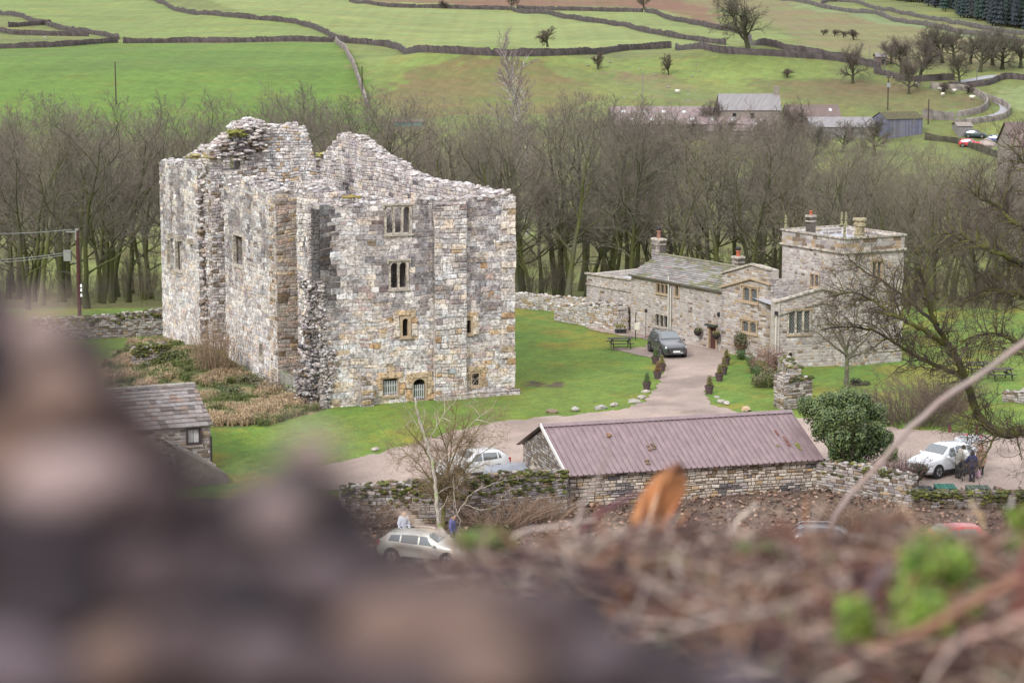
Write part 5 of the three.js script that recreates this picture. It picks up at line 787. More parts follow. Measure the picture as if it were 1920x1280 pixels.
// ---------- near trees and shrubs ----------
function handTree(name, label, base, limbs, o) {   // limbs: [[x, y, depth]...], radii; twigs grow on them by themselves
  const t = thing(name, base, label, 'tree'), tr = new MB(base), cr = new MB(base);
  const col = (k, pt) => vnoise(pt.x * 3, pt.y * 3, 5) > (o.mossAt ?? 0.45) ? o.moss : o.bark;
  for (const { pts, r0, r1, tw = 1 } of limbs) {
    const c = new THREE.CatmullRomCurve3(pts).getPoints(pts.length * 5), n = c.length; let L = 0; for (let k = 1; k < n; k++) L += c[k].distanceTo(c[k - 1]);
    c.forEach((p, k) => { if (k && k < n - 1) p.add(V(rnd(-1, 1), rnd(-1, 1), rnd(-1, 1)).multiplyScalar(0.04)); });
    tr.tube(c, c.map((_, k) => lerp(r0, r1, (k / n) ** 0.8)), 7, true, col);
    const cnt = Math.round(L * (o.dens ?? 5) * tw);
    const tw2 = (p, d, len, r, lev) => {
      const m = 4, q = [p.clone()], rr = [r]; let dd = d.clone(), z = p.clone(); for (let k = 1; k <= m; k++) { dd.addScaledVector(perp(dd), o.twist ?? 0.34).addScaledVector(UP, o.rise ?? 0.03).normalize(); z = z.clone().addScaledVector(dd, len / m); q.push(z); rr.push(lerp(r, lev ? 0.0 : 0.006, k / m)); }
      cr.tube(q, rr, lev > 1 ? 3 : 4, false, lev === 0 ? (R() < 0.6 ? o.moss : o.bark) : o.twig);
      if (lev < 2) { const k2 = Math.round(rnd(4, 7)); for (let k = 0; k < k2; k++) { const f = rnd(0.2, 1) * (m - 0.01), i = Math.floor(f), ax = q[i + 1].clone().sub(q[i]).normalize(); tw2(q[i].clone().lerp(q[i + 1], f - i), ax.multiplyScalar(0.7).addScaledVector(perp(ax), 0.8).normalize(), len * rnd(0.35, 0.65), Math.max(0.006, r * 0.5), lev + 1); } }
    };
    for (let k = 0; k < cnt; k++) { const f = lerp(o.from ?? 0.15, 0.99, R()) * (n - 1), i = Math.floor(f), ax = c[i + 1].clone().sub(c[i]).normalize(), p = c[i].clone().lerp(c[i + 1], f - i), r = lerp(r0, r1, f / n); tw2(p, ax.clone().multiplyScalar(0.55).addScaledVector(perp(ax), 0.85).normalize(), (o.twigLen ?? 1.6) * rnd(0.5, 1.2), Math.min(r * 0.5, o.twigR ?? 0.035), 0); }
  }
  mesh('trunk', tr.geo(true), M.bark, t); mesh('crown', cr.geo(true), M.twig, t); return t;
}
{
  R = mul32(609);
  // mossy tree whose limbs reach in from the right
  const D0 = 112, q = (x, y, d = 0) => atD(x, y, D0 + d), gb = onLand((2030 - 960) / LENS * D0, -D0);
  handTree('mossy_tree', 'gnarled moss-covered bare tree reaching in from the right edge', gb, [
    { pts: [gb.clone().setY(gb.y - 0.3), q(2035, 880), q(2015, 820), q(1990, 760), q(1985, 640), q(2000, 470)], r0: 0.55, r1: 0.3, tw: 0.2 },
    { pts: [q(2018, 830), q(1960, 800), q(1920, 806), q(1880, 812), q(1843, 790), q(1822, 745), q(1806, 700, -0.5), q(1790, 660, -1), q(1770, 632, -1.4), q(1748, 590, -2), q(1735, 540, -2), q(1722, 500, -2.4)], r0: 0.36, r1: 0.07 },
    { pts: [q(1806, 705, -0.5), q(1770, 690), q(1720, 668, 1), q(1690, 650, 1), q(1640, 620, 2), q(1590, 612, 2), q(1540, 618, 2)], r0: 0.14, r1: 0.03 },
    { pts: [q(1783, 650, -1), q(1720, 612, -2), q(1690, 598, -2), q(1640, 566, -1), q(1600, 548, -1), q(1556, 556, -1)], r0: 0.13, r1: 0.03 },
    { pts: [q(1760, 610, -1.6), q(1700, 560), q(1660, 530), q(1610, 500, 1), q(1588, 478, 1)], r0: 0.1, r1: 0.02 },
    { pts: [q(1990, 560), q(1930, 505), q(1880, 478, -2), q(1830, 455, -2), q(1795, 436, -2), q(1760, 440, -2)], r0: 0.2, r1: 0.035 },
    { pts: [q(1995, 520), q(1940, 440), q(1893, 410), q(1870, 385, 1), q(1838, 372, 1), q(1815, 350, 1)], r0: 0.16, r1: 0.03 },
    { pts: [q(1990, 640), q(1930, 560), q(1880, 545), q(1840, 548, 1), q(1800, 575, 1)], r0: 0.14, r1: 0.03 },
    { pts: [q(1985, 700), q(1920, 650), q(1860, 625, -2), q(1800, 640, -3)], r0: 0.16, r1: 0.03 }, { pts: [q(2000, 480), q(1960, 380), q(1925, 310), q(1890, 270)], r0: 0.14, r1: 0.02 }, { pts: [q(1870, 812), q(1850, 850, -1), q(1830, 885, -1)], r0: 0.07, r1: 0.02, tw: 0.5 },
    { pts: [q(1828, 757), q(1820, 790, -1), q(1814, 830, -1)], r0: 0.06, r1: 0.02, tw: 0.6 }, { pts: [q(1906, 806), q(1912, 840), q(1916, 862)], r0: 0.05, r1: 0.02, tw: 0.4 },
  ], { bark: [0.075, 0.06, 0.045], moss: [0.13, 0.125, 0.03], twig: [0.085, 0.065, 0.05], dens: 7.2, twigLen: 1.9, twigR: 0.035 });
  // small orchard tree in front of the house tower
  const ob = G(1588, 728), oq = (x, y, d = 0) => atD(x, y, -ob.z + d);
  handTree('orchard_tree', 'small grey bare tree on the lawn in front of the house tower', ob, [
    { pts: [ob.clone().setY(ob.y - 0.2), oq(1588, 700), oq(1589, 670), oq(1583, 640), oq(1572, 610)], r0: 0.2, r1: 0.05 }, { pts: [oq(1589, 672), oq(1610, 650, 1), oq(1636, 622, 1.4), oq(1650, 600, 1)], r0: 0.1, r1: 0.02 }, { pts: [oq(1588, 668), oq(1560, 645, -1), oq(1530, 622, -1), oq(1500, 618, -1)], r0: 0.09, r1: 0.02 }, { pts: [oq(1588, 655), oq(1596, 625, -0.5), oq(1606, 595), oq(1610, 570)], r0: 0.09, r1: 0.02 }, { pts: [oq(1587, 660), oq(1560, 615, 1), oq(1548, 585, 1)], r0: 0.08, r1: 0.02 }, { pts: [oq(1589, 672), oq(1625, 660, -1), oq(1660, 650, -1)], r0: 0.08, r1: 0.02 }],
  { bark: [0.2, 0.185, 0.15], moss: [0.2, 0.19, 0.12], twig: [0.15, 0.125, 0.1], dens: 4.5, twigLen: 1.3, twigR: 0.022 });
  // pale sapling and olive multi-stemmed tree below the drive
  const sb = G(838, 1005), sq = (x, y, d = 0) => atD(x, y, -sb.z + d);
  handTree('pale_sapling', 'pale-barked leaning sapling rising from behind the silver car', sb, [{ pts: [sb.clone().setY(sb.y - 0.3), sq(832, 1000), sq(824, 984), sq(818, 940), sq(816, 900), sq(806, 850), sq(797, 818), sq(784, 780), sq(778, 745)], r0: 0.13, r1: 0.05, tw: 0.35 }, { pts: [sq(803, 830), sq(830, 780), sq(860, 745), sq(905, 700)], r0: 0.03, r1: 0.01, tw: 0.7 }, { pts: [sq(797, 815), sq(770, 780), sq(756, 752)], r0: 0.025, r1: 0.008, tw: 0.6 }, { pts: [sq(866, 812), sq(888, 790), sq(920, 766), sq(932, 750)], r0: 0.02, r1: 0.008, tw: 0.5 }], { bark: [0.62, 0.56, 0.5], moss: [0.55, 0.49, 0.42], twig: [0.34, 0.26, 0.2], dens: 3.2, twigLen: 1.2, twigR: 0.018 });
  const mq = (x, y, d = 0) => atD(x, y, -sb.z + 1.2 + d), mbse = onLand(mq(830, 985).x, mq(830, 985).z);
  const stems = [[836, 900, 862, 830, 884, 770, 0.09], [822, 900, 800, 850, 760, 800, 0.07], [842, 905, 838, 850, 820, 790, 0.07], [846, 920, 880, 870, 930, 830, 0.06], [815, 910, 775, 860, 740, 835, 0.05], [850, 900, 880, 830, 920, 770, 0.05], [838, 890, 850, 810, 858, 740, 0.05]];
  handTree('multi_stemmed_tree', 'olive multi-stemmed bare tree against the mossy wall below the drive', mbse, stems.map(([a, b, c, d, e, f, r]) => ({ pts: [mbse.clone().setY(mbse.y - 0.2), mq(832, 950), mq(a, b, rnd(-0.5, 0.5)), mq(c, d, rnd(-1, 1)), mq(e, f, rnd(-1, 1))], r0: r * 1.3, r1: 0.012 })), { bark: [0.2, 0.15, 0.07], moss: [0.2, 0.18, 0.06], twig: [0.24, 0.17, 0.11], dens: 5.2, twigLen: 1.5, twigR: 0.02, from: 0.3, rise: 0.09 });
  { const wq = (x, y, d = 0) => atD(x, y, -sb.z - 2 + d), wb = onLand(wq(850, 1010).x, wq(850, 1010).z);
    handTree('bleached_branch', 'bleached bare forked branch in front of the mossy wall', wb, [{ pts: [wb, wq(862, 975), wq(856, 960), wq(852, 940), wq(850, 895)], r0: 0.04, r1: 0.015, tw: 0.3 }, { pts: [wq(858, 962), wq(880, 930), wq(905, 915), wq(940, 902), wq(965, 897)], r0: 0.03, r1: 0.01, tw: 0.6 }, { pts: [wq(870, 945), wq(900, 955), wq(935, 946), wq(945, 920)], r0: 0.025, r1: 0.008, tw: 0.5 }, { pts: [wb, wq(848, 990), wq(852, 965), wq(848, 900)], r0: 0.025, r1: 0.01, tw: 0.2 }], { bark: [0.55, 0.46, 0.42], moss: [0.48, 0.4, 0.36], twig: [0.4, 0.32, 0.28], dens: 2, twigLen: 0.7, twigR: 0.012 }); }
}
// shrubs
function stemShrub(name, label, base, rx, h, n, col, o = {}) {
  const g = thing(name, base, label, 'shrub', o.group), mb = new MB(base);
  for (let k = 0; k < n; k++) { const a = rnd(0, 6.28), rr = Math.sqrt(R()) * rx * 0.5, p = V(base.x + Math.cos(a) * rr, 0, base.z + Math.sin(a) * rr * 0.7); p.y = Math.max(land(p.x, p.z), base.y - 0.6) - 0.05; const out = V(Math.cos(a), 0, Math.sin(a) * 0.7), hh = h * rnd(0.5, 1.05), lean = rnd(0, o.lean ?? 0.45); const j = () => V(rnd(-1, 1), rnd(-0.3, 0.3), rnd(-1, 1)).multiplyScalar(rx * 0.16), pts = [p, p.clone().addScaledVector(UP, hh * 0.5).addScaledVector(out, rx * lean * 0.5).add(j()), p.clone().addScaledVector(UP, hh * (o.droop ? 0.8 : 1)).addScaledVector(out, rx * lean * 1.2)]; mb.tube(pts, [o.r ?? 0.018, (o.r ?? 0.018) * 0.75, 0.004], 3, false, vary(col, 0.25)); const tw = o.tw ?? 6; for (let m = 0; m < tw; m++) { const t = rnd(0.4, 1.9), i = t > 1 ? 1 : 0, q = pts[i].clone().lerp(pts[i + 1], t - i), d = V(rnd(-1, 1), o.droop ? rnd(-1, 0.4) : rnd(0, 1), rnd(-1, 1)).normalize(); mb.tube([q, q.clone().addScaledVector(d, rnd(0.15, 0.4) * h * 0.4)], [0.008, 0.003], 3, false, vary(col, 0.25)); } }
  mesh('stems', mb.geo(true), M.twig, g); return g;
}
function leafMass(base, blobs, n, size, cols, thingPos) {   // small leaf faces through the volume, gaps between the clumps
  const mb = new MB(thingPos);
  for (let k = 0; k < n; k++) { const b = pick(blobs), dir = V(rnd(-1, 1), rnd(-1, 1), rnd(-1, 1)).normalize(), f = 1.12 * R() ** 0.4, bump = 0.62 + 0.75 * vnoise(dir.x * 3 + b[0], dir.y * 3 + dir.z * 3, 8); const p = V(b[0] + dir.x * b[3] * f * bump, b[1] + dir.y * b[4] * f * bump, b[2] + dir.z * b[5] * f * bump), s = size * rnd(0.6, 1.3), nn = dir.clone().addScaledVector(V(rnd(-1, 1), rnd(-0.4, 1), rnd(-1, 1)), 0.8).normalize(), e1 = perp(nn), e2 = nn.clone().cross(e1), c = vary(pick(cols), 0.25);
    const v = (a, q2, up) => { const z = p.clone().addScaledVector(e1, a * s).addScaledVector(e2, q2 * s).addScaledVector(nn, up * s); return mb.v(z.x, z.y, z.z, a, q2, c); }; const a = v(-1, 0, 0), b2 = v(0, -0.55, 0.15), c2 = v(1, 0, 0), d2 = v(0, 0.55, 0.15); mb.tri(a, b2, c2); mb.tri(a, c2, d2); }
  return mb;
}
{
  R = mul32(610);
  const shrub = (name, label, px, py, blobsPx, n, size, cols, dd = 0, wood = [0.1, 0.08, 0.06], group) => {   // blobsPx: [x, y, rx, ry]
    const base = G(px, py), k = -base.z / LENS, bl = blobsPx.map(([x, y, rx, ry, e = 0]) => { const c = atD(x, y, -base.z + e + dd); return [c.x, c.y, c.z, rx * k, ry * k, (rx + ry) / 2 * k]; });
    const t = thing(name, base, label, 'shrub', group); mesh('foliage', leafMass(base, bl, n, size, cols, base), M.leaf, t);
    const mb = new MB(base); for (const b of bl) mb.tube([V(base.x + rnd(-0.3, 0.3), base.y - 0.1, base.z), V((base.x + b[0]) / 2, (base.y + b[1]) / 2, b[2]), V(b[0], b[1] + b[4] * 0.5, b[2])], [0.06, 0.04, 0.012], 5, false, wood); mesh('stems', mb.geo(true), M.bark, t); return t;
  };
  const dk = [[0.035, 0.06, 0.025], [0.05, 0.085, 0.03], [0.075, 0.11, 0.04], [0.03, 0.045, 0.022]];
  shrub('evergreen_shrub', 'big dark evergreen shrub overhanging the right end of the barn roof', 1590, 905, [[1530, 770, 24, 26, 1], [1555, 752, 22, 18, 0], [1585, 748, 22, 18, -1], [1615, 752, 20, 18, 0], [1640, 775, 22, 20, 1], [1600, 780, 26, 20, -2], [1560, 785, 24, 22, -2], [1540, 805, 20, 22, 0], [1572, 822, 22, 22, -2], [1606, 815, 20, 22, -1.5], [1640, 808, 20, 18, 0], [1662, 822, 16, 14, 1], [1595, 850, 18, 22, -1], [1568, 850, 14, 16, -1], [1612, 872, 12, 14, -1], [1585, 875, 12, 12, -1], [1510, 760, 14, 18, 1], [1620, 840, 26, 26, 0], [1585, 800, 40, 40, 0], [1640, 830, 24, 26, 0.5], [1550, 775, 30, 30, 0.5], [1600, 765, 34, 24, 0.5], [1670, 850, 14, 14, 0]], 36000, 0.075, [...dk.map((c) => c.map((v) => v * 1.7)), [0.16, 0.2, 0.06], [0.13, 0.15, 0.05], [0.12, 0.17, 0.05]], 0.5);
  shrub('ivy_clump', 'ivy clump on the wall beside the white car', 1716, 912, [[1722, 885, 12, 16], [1730, 880, 10, 9]], 700, 0.08, dk);
  shrub('garden_bush', 'broad olive bush against the bay of the house', 1412, 668, [[1405, 638, 28, 18], [1427, 638, 20, 14], [1390, 638, 12, 15]], 4200, 0.07, [[0.09, 0.1, 0.04], [0.13, 0.12, 0.06], [0.06, 0.07, 0.03]]);
  for (const [x, y, r, l] of [[1390, 674, 10, 'largest clipped green ball shrub, nearest the house door'], [1409, 685, 9, 'second clipped green ball shrub from the house door'], [1414, 699, 9, 'third clipped green ball shrub from the house door'], [1422, 706, 10, 'lowest clipped green ball shrub, furthest from the house door']]) shrub('ball_shrub', l, x, y, [[x, y - r, r, r]], 900, 0.045, [[0.05, 0.1, 0.025], [0.07, 0.13, 0.035]], 0, undefined, 'clipped ball shrubs');
  shrub('heather_shrub', 'russet twiggy mounded shrub beside the bay', 1405, 668, [[1408, 644, 32, 14], [1390, 648, 16, 11], [1418, 655, 22, 12]], 4600, 0.035, [[0.2, 0.1, 0.08], [0.26, 0.15, 0.11]]); shrub('heather_shrub', 'larger russet twiggy mounded shrub below the wing window', 1440, 700, [[1442, 662, 32, 18], [1432, 682, 34, 17], [1457, 680, 22, 20], [1446, 696, 24, 14]], 9000, 0.035, [[0.2, 0.1, 0.08], [0.27, 0.15, 0.12], [0.15, 0.09, 0.07]]);
  shrub('garden_bush', 'feathery green bush at the foot of the garden bed', 1447, 726, [[1446, 706, 27, 20], [1462, 714, 20, 18], [1424, 713, 15, 12]], 5600, 0.05, [[0.12, 0.14, 0.05], [0.17, 0.16, 0.07], [0.1, 0.09, 0.05]]);
  shrub('garden_bush', 'dark low bush on the lawn behind the orchard tree', 1612, 722, [[1604, 716, 10, 7], [1618, 720, 14, 6]], 900, 0.06, [[0.04, 0.05, 0.03], [0.07, 0.06, 0.04]]);
  stemShrub('bare_shrub', 'tall bare hazel stems at the foot of the ruin', G(405, 700), 2.6, 4.2, 130, [0.3, 0.215, 0.15], { tw: 9, lean: 0.35 });
  stemShrub('bare_shrub', 'wide tangle of bare shrub by the car park behind the mossy tree', G(1710, 795), 4.2, 3.6, 240, [0.13, 0.095, 0.075], { tw: 12, lean: 0.7, droop: true }); stemShrub('bare_shrub', 'brown bare shrub between the evergreen and the benches', G(1765, 770), 3.4, 3.2, 200, [0.16, 0.115, 0.08], { tw: 12, lean: 0.7, droop: true });
  stemShrub('bare_shrub', 'purple-brown bramble tangle beside the nose of the white car', G(1690, 915), 1.6, 2.4, 150, [0.15, 0.09, 0.085], { tw: 10, lean: 0.7, droop: true });
  for (const [x, y, w, h, l] of [[690, 985, 3, 2.2, 'brown bramble tangle at the left end of the mossy wall'], [930, 985, 2.6, 1.8, 'tangled brown bramble under the mossy wall near the barn'], [1010, 975, 2.2, 1.9, 'reddish bare briar against the wall below the barn gable'], [1600, 990, 2.4, 1.6, 'pale bare saplings between the grey and red cars'], [1660, 992, 1.8, 1.3, 'straw-coloured bare stems left of the red car']]) stemShrub('bramble_tangle', l, G(x, y), w, h, 150, [0.26, 0.18, 0.13], { tw: 8, lean: 0.8, droop: y > 970 && x < 1100 });
  shrub('ivy_clump', 'dark ivy patch on the wall below the barn gable', 1000, 962, [[1003, 925, 14, 16], [990, 938, 10, 9]], 900, 0.07, dk); shrub('ivy_clump', 'thin ivy patch on the mossy wall left of the pale sapling', 770, 975, [[770, 925, 20, 14], [745, 915, 14, 10], [800, 950, 10, 16]], 1100, 0.06, dk);
  { // rough grass on the bank: tufts
    const blade = new MB(); for (let k = 0; k < 16; k++) { const a = rnd(0, 6.28), l = rnd(0.25, 0.6), o = rnd(0.1, 0.35); const b = V(Math.cos(a) * 0.06, 0, Math.sin(a) * 0.06), m = V(Math.cos(a) * o * 0.6, l * 0.8, Math.sin(a) * o * 0.6), t = V(Math.cos(a) * o * 1.4, l * 0.75, Math.sin(a) * o * 1.4), s = V(-Math.sin(a), 0, Math.cos(a)).multiplyScalar(0.02); const i = [b.clone().add(s), b.clone().sub(s), m.clone().sub(s), m.clone().add(s), t].map((p) => blade.v(p.x, p.y, p.z)); blade.quad(i[0], i[1], i[2], i[3]); blade.tri(i[3], i[2], i[4]); }
    const ms = [], cs = []; for (let k = 0; k < 9000 && ms.length < 3200; k++) { const x = rnd(ROUGH.box[0], ROUGH.box[1]), z = rnd(ROUGH.box[2], ROUGH.box[3]); if (!inPoly(x, z, ROUGH)) continue; const n = fbm(x / 2.2, z / 2.2, 90, 3); if (n < 0.36) continue; ms.push(new THREE.Matrix4().compose(onLand(x, z), new THREE.Quaternion().setFromAxisAngle(UP, rnd(0, 6)), V(1, 1, 1).multiplyScalar(rnd(0.5, 1.2) * (0.5 + n)))); cs.push(n > 0.53 ? vary([0.4, 0.3, 0.19], 0.2) : n > 0.45 ? vary([0.28, 0.25, 0.13], 0.2) : vary([0.13, 0.16, 0.05], 0.2)); }
    const im = new THREE.InstancedMesh(blade.geo(), std({ roughness: 1, side: THREE.DoubleSide }), ms.length); ms.forEach((m, k) => { im.setMatrixAt(k, m); im.setColorAt(k, lin(...cs[k])); }); im.name = 'rough_grass'; scene.add(im); tag(kind(im, 'stuff'), 'straw-coloured rough grass on the bank below the ruin', 'grass');
    const lf = new MB(); lf.lump(V(0, 0.3, 0), 0.5, 0.35, 0.45, 0, 0.3, [1, 1, 1], true);
    for (const [bi, [x, y, s, c]] of [[290, 655, 1.0, [0.1, 0.11, 0.04]], [330, 680, 1.2, [0.09, 0.11, 0.035]], [375, 690, 1.0, [0.13, 0.14, 0.05]], [430, 700, 0.9, [0.1, 0.12, 0.045]], [470, 720, 0.9, [0.14, 0.13, 0.08]], [425, 738, 0.8, [0.1, 0.12, 0.05]], [560, 745, 0.9, [0.16, 0.19, 0.05]], [575, 755, 0.7, [0.18, 0.2, 0.06]], [500, 735, 1.0, [0.2, 0.16, 0.13]], [300, 700, 0.9, [0.12, 0.12, 0.04]]].sort((p, q) => p[0] - q[0]).entries()) { const b = G(x, y); const t = thing('low_bush', b, `low scrubby bush on the bank below the ruin, ${NTH[bi]} of ten from the left`, 'shrub', 'scrub on the bank'); mesh('foliage', leafMass(b, [[b.x, b.y + 0.35 * s, b.z, 1.1 * s, 0.6 * s, 0.8 * s], [b.x + 0.7 * s, b.y + 0.2 * s, b.z, 0.7 * s, 0.45 * s, 0.6 * s]], 750, 0.07, [c, c.map((v) => v * 0.7), c.map((v) => v * 1.4)], b), M.leaf, t); }
  }
}

// ---------- cars ----------
function carPaint(r, g, b, metal = 0.3) { return new THREE.MeshPhysicalMaterial({ color: lin(r, g, b), roughness: 0.35, metalness: metal, clearcoat: 1, clearcoatRoughness: 0.06 }); }
function makeCar(label, pos, heading, paint, o = {}) {
  const L = o.L ?? 4.5, W = (o.W ?? 1.84) / 2, Hh = o.H ?? 1.66, bl = 0.98 * (Hh / 1.66) ** 0.5, g = thing('parked_car', pos, label, 'car', o.group); g.rotation.y = heading;
  const hood = bl + 0.06, S = [ // x from nose to tail: [x, bottom, sill y, sill half-width, belt y, belt half-width, top y, top half-width]
    [0, 0.34, 0.5, W * 0.62, 0.7, W * 0.6, 0.76, W * 0.5], [0.1, 0.24, 0.42, W * 0.86, hood - 0.22, W * 0.8, hood - 0.14, W * 0.72], [0.5, 0.22, 0.42, W * 0.98, hood - 0.12, W * 0.94, hood - 0.02, W * 0.8], [1.15, 0.22, 0.42, W, bl, W * 0.96, hood + 0.05, W * 0.84], [1.4, 0.22, 0.42, W, bl, W * 0.96, hood + 0.16, W * 0.82],
    [1.95, 0.22, 0.42, W, bl + 0.01, W * 0.96, Hh - 0.05, W * 0.72], [2.6, 0.22, 0.42, W, bl + 0.03, W * 0.96, Hh, W * 0.71], [3.5, 0.22, 0.42, W, bl + 0.08, W * 0.95, Hh - 0.04, W * 0.69], [L - 0.5, 0.24, 0.44, W * 0.99, bl + 0.1, W * 0.93, Hh - 0.1, W * 0.66], [L - 0.16, 0.3, 0.46, W * 0.95, bl + 0.06, W * 0.88, bl + 0.2, W * 0.78], [L - 0.02, 0.36, 0.5, W * 0.85, bl - 0.15, W * 0.8, bl - 0.05, W * 0.74], [L, 0.42, 0.52, W * 0.7, 0.72, W * 0.66, 0.78, W * 0.6]];
  const ring = ([x, b, ys, ws, yb, wb, yr, wr]) => { const h = [[0, b], [ws * 0.93, b], [ws, ys], [lerp(ws, wb, 0.5) + 0.015, (ys + yb) / 2], [wb, yb], [lerp(wb, wr, 0.55), lerp(yb, yr, 0.62)], [wr, yr - 0.05 * clamp((yr - yb) * 3)], [wr * 0.75, yr], [0, yr + 0.015]]; return [...h.map(([z, y]) => [z, y]), ...h.slice(1, -1).reverse().map(([z, y]) => [-z, y])].map(([z, y]) => V(L / 2 - x, y, z)); };
  const mb = new MB(); let prev = null;
  for (const s of S) { const r = ring(s).map((p) => mb.v(p.x, p.y, p.z)); if (prev) for (let k = 0; k < r.length; k++) { const n = (k + 1) % r.length; mb.quad(prev[k], r[k], r[n], prev[n]); } else for (let k = 2; k < r.length; k++) mb.tri(r[0], r[k], r[k - 1]); prev = r; }
  for (let k = 2; k < prev.length; k++) mb.tri(prev[0], prev[k - 1], prev[k]);
  const fixed = mb.geo(true); { const n = fixed.attributes.normal, p = fixed.attributes.position; let s = 0; for (let k = 0; k < n.count; k++) s += n.getY(k) * (p.getY(k) - 0.8) + n.getZ(k) * p.getZ(k); if (s < 0) { const id = fixed.index.array; for (let k = 0; k < id.length; k += 3) [id[k + 1], id[k + 2]] = [id[k + 2], id[k + 1]]; fixed.computeVertexNormals(); } }
  mesh('body', fixed, paint, g);
  const sta = (x) => { let k = 0; while (k < S.length - 2 && x > S[k + 1][0]) k++; const t = (x - S[k][0]) / (S[k + 1][0] - S[k][0]); return ring(S[k].map((v, i) => lerp(v, S[k + 1][i], t))); };
  const sideWin = (x0, x1, s, f0 = 0.1, f1 = 0.92, sl0 = 0, sl1 = 0) => { const m = new MB(), N = 4, id = []; for (let k = 0; k <= N; k++) { const x = lerp(x0, x1, k / N), q = (f) => { const xx = x + lerp(sl0, sl1, k / N) * f, r = sta(xx), a = f < 0.62 ? r[4].clone().lerp(r[5], f / 0.62) : r[5].clone().lerp(r[6], (f - 0.62) / 0.38); a.z = (a.z + 0.012) * s; a.y += 0.004; return a; }; id.push([q(f0), q(0.55), q(f1)].map((p) => m.v(p.x, p.y, p.z))); if (k) for (let j = 0; j < 2; j++) { const A = id[k - 1], B = id[k]; if (s > 0) m.quad(A[j], A[j + 1], B[j + 1], B[j]); else m.quad(A[j], B[j], B[j + 1], A[j + 1]); } } return mesh('side_window', m.geo(true), M.carglass, g); };
  for (const s of [1, -1]) { sideWin(1.62, 2.35, s, 0.1, 0.9, 0.42, 0); sideWin(2.43, 3.3, s, 0.1, 0.9); sideWin(3.38, L - 0.62, s, 0.14, 0.86, 0, -0.15); }
  const screen = (xa, xb, name, lift) => { const m = new MB(), A = sta(xa), B = sta(xb), id = []; for (let k = 0; k <= 6; k++) { const f = k / 6 * 2 - 1, zz = (r, top) => f * r[6].z * 0.93; const a = V(A[7].x, lerp(A[7].y, A[8].y, 1 - Math.abs(f)) + lift, zz(A)), b = V(B[7].x, lerp(B[7].y, B[8].y, 1 - Math.abs(f)) + lift, zz(B)); id.push([m.v(a.x, a.y, a.z), m.v(b.x, b.y, b.z)]); if (k) m.quad(id[k - 1][0], id[k][0], id[k][1], id[k - 1][1]); } return mesh(name, m.geo(true), M.carglass, g); };
  screen(1.43, 1.92, 'windscreen', 0.03); if (!o.open) screen(L - 0.48, L - 0.18, 'rear_window', 0.03);
  for (const [x, s] of [[0.88, 1], [0.88, -1], [L - 0.85, 1], [L - 0.85, -1]]) {
    const ct = V(L / 2 - x, 0.35, s * (W - 0.1)), wh = new THREE.Group(); wh.name = 'wheel'; wh.position.copy(ct); g.add(wh);
    const cyl = (r, w, z, m, n, nm) => { const c = new THREE.CylinderGeometry(r, r, w, n); c.rotateX(Math.PI / 2); c.translate(0, 0, z); return mesh(nm, c, m, wh); };
    cyl(0.43, 0.19, s * 0.012, M.tyre, 20, 'wheel_arch'); cyl(0.345, 0.22, s * 0.022, M.tyre, 20, 'tyre'); cyl(0.235, 0.03, s * 0.125, M.rim, 14, 'rim');
    for (let k = 0; k < 5; k++) { const b = new THREE.BoxGeometry(0.05, 0.2, 0.02); b.translate(0, 0.12, s * 0.144); b.rotateZ(k * 1.2566); mesh('spoke', b, M.tyre, wh); }
  }
  for (const s of [1, -1]) {
    const hl = new MB(); hl.obox(V(L / 2 - 0.22, hood - 0.24, s * W * 0.68), V(0.75, 0.1, -s * 0.5).normalize(), UP, V(s * 0.5, 0, 0.8).normalize(), 0.08, 0.08, 0.17); mesh('headlight', hl, M.lamp, g);
    const tl = new MB(); tl.box(-L / 2 + 0.14, bl, s * W * 0.78, 0.16, 0.22, 0.2); mesh('tail_light', tl, M.red, g);
    const mr = new MB(); mr.lump(V(L / 2 - 1.55, bl + 0.12, s * (W + 0.1)), 0.08, 0.09, 0.12, 0, 0.05, [1, 1, 1], true); mesh('door_mirror', mr.geo(true), o.mirror || paint, g);
    const rr = new MB(); rr.tube([V(L / 2 - 2.1, Hh + 0.0, s * W * 0.66), V(L / 2 - 2.3, Hh + 0.06, s * W * 0.66), V(L / 2 - 3.6, Hh + 0.04, s * W * 0.65), V(L / 2 - 3.8, Hh - 0.04, s * W * 0.65)], [0.018, 0.018, 0.018, 0.018], 6); if (o.rails !== false) mesh('roof_rail', rr.geo(true), M.rim, g);
    const sl = new MB(); sl.box(0, 0.3, s * (W + 0.002), L - 2.7, 0.16, 0.03); mesh('sill_trim', sl, M.tyre, g);
    const hd = new MB(); for (const x of [2.3, 3.2]) hd.box(L / 2 - x, bl - 0.13, s * (W * 0.98 + 0.02), 0.18, 0.03, 0.03); mesh('door_handle', hd, paint, g);
  }
  const gr = new MB(); gr.box(L / 2 - 0.05, 0.62, 0, 0.06, 0.13, W * 0.95); mesh('grille', gr, M.tyre, g); const bp = new MB(); bp.box(L / 2 - 0.07, 0.36, 0, 0.1, 0.14, W * 1.35); mesh('bumper_intake', bp, M.tyre, g);
  const ch = new MB(); ch.box(L / 2 - 0.02, 0.72, 0, 0.03, 0.025, W * 1.0); mesh('chrome_strip', ch, M.rim, g);
  const pl = new MB(); pl.box(L / 2 + 0.015, 0.5, 0, 0.02, 0.12, 0.52); mesh('number_plate', pl, M.plate, g);
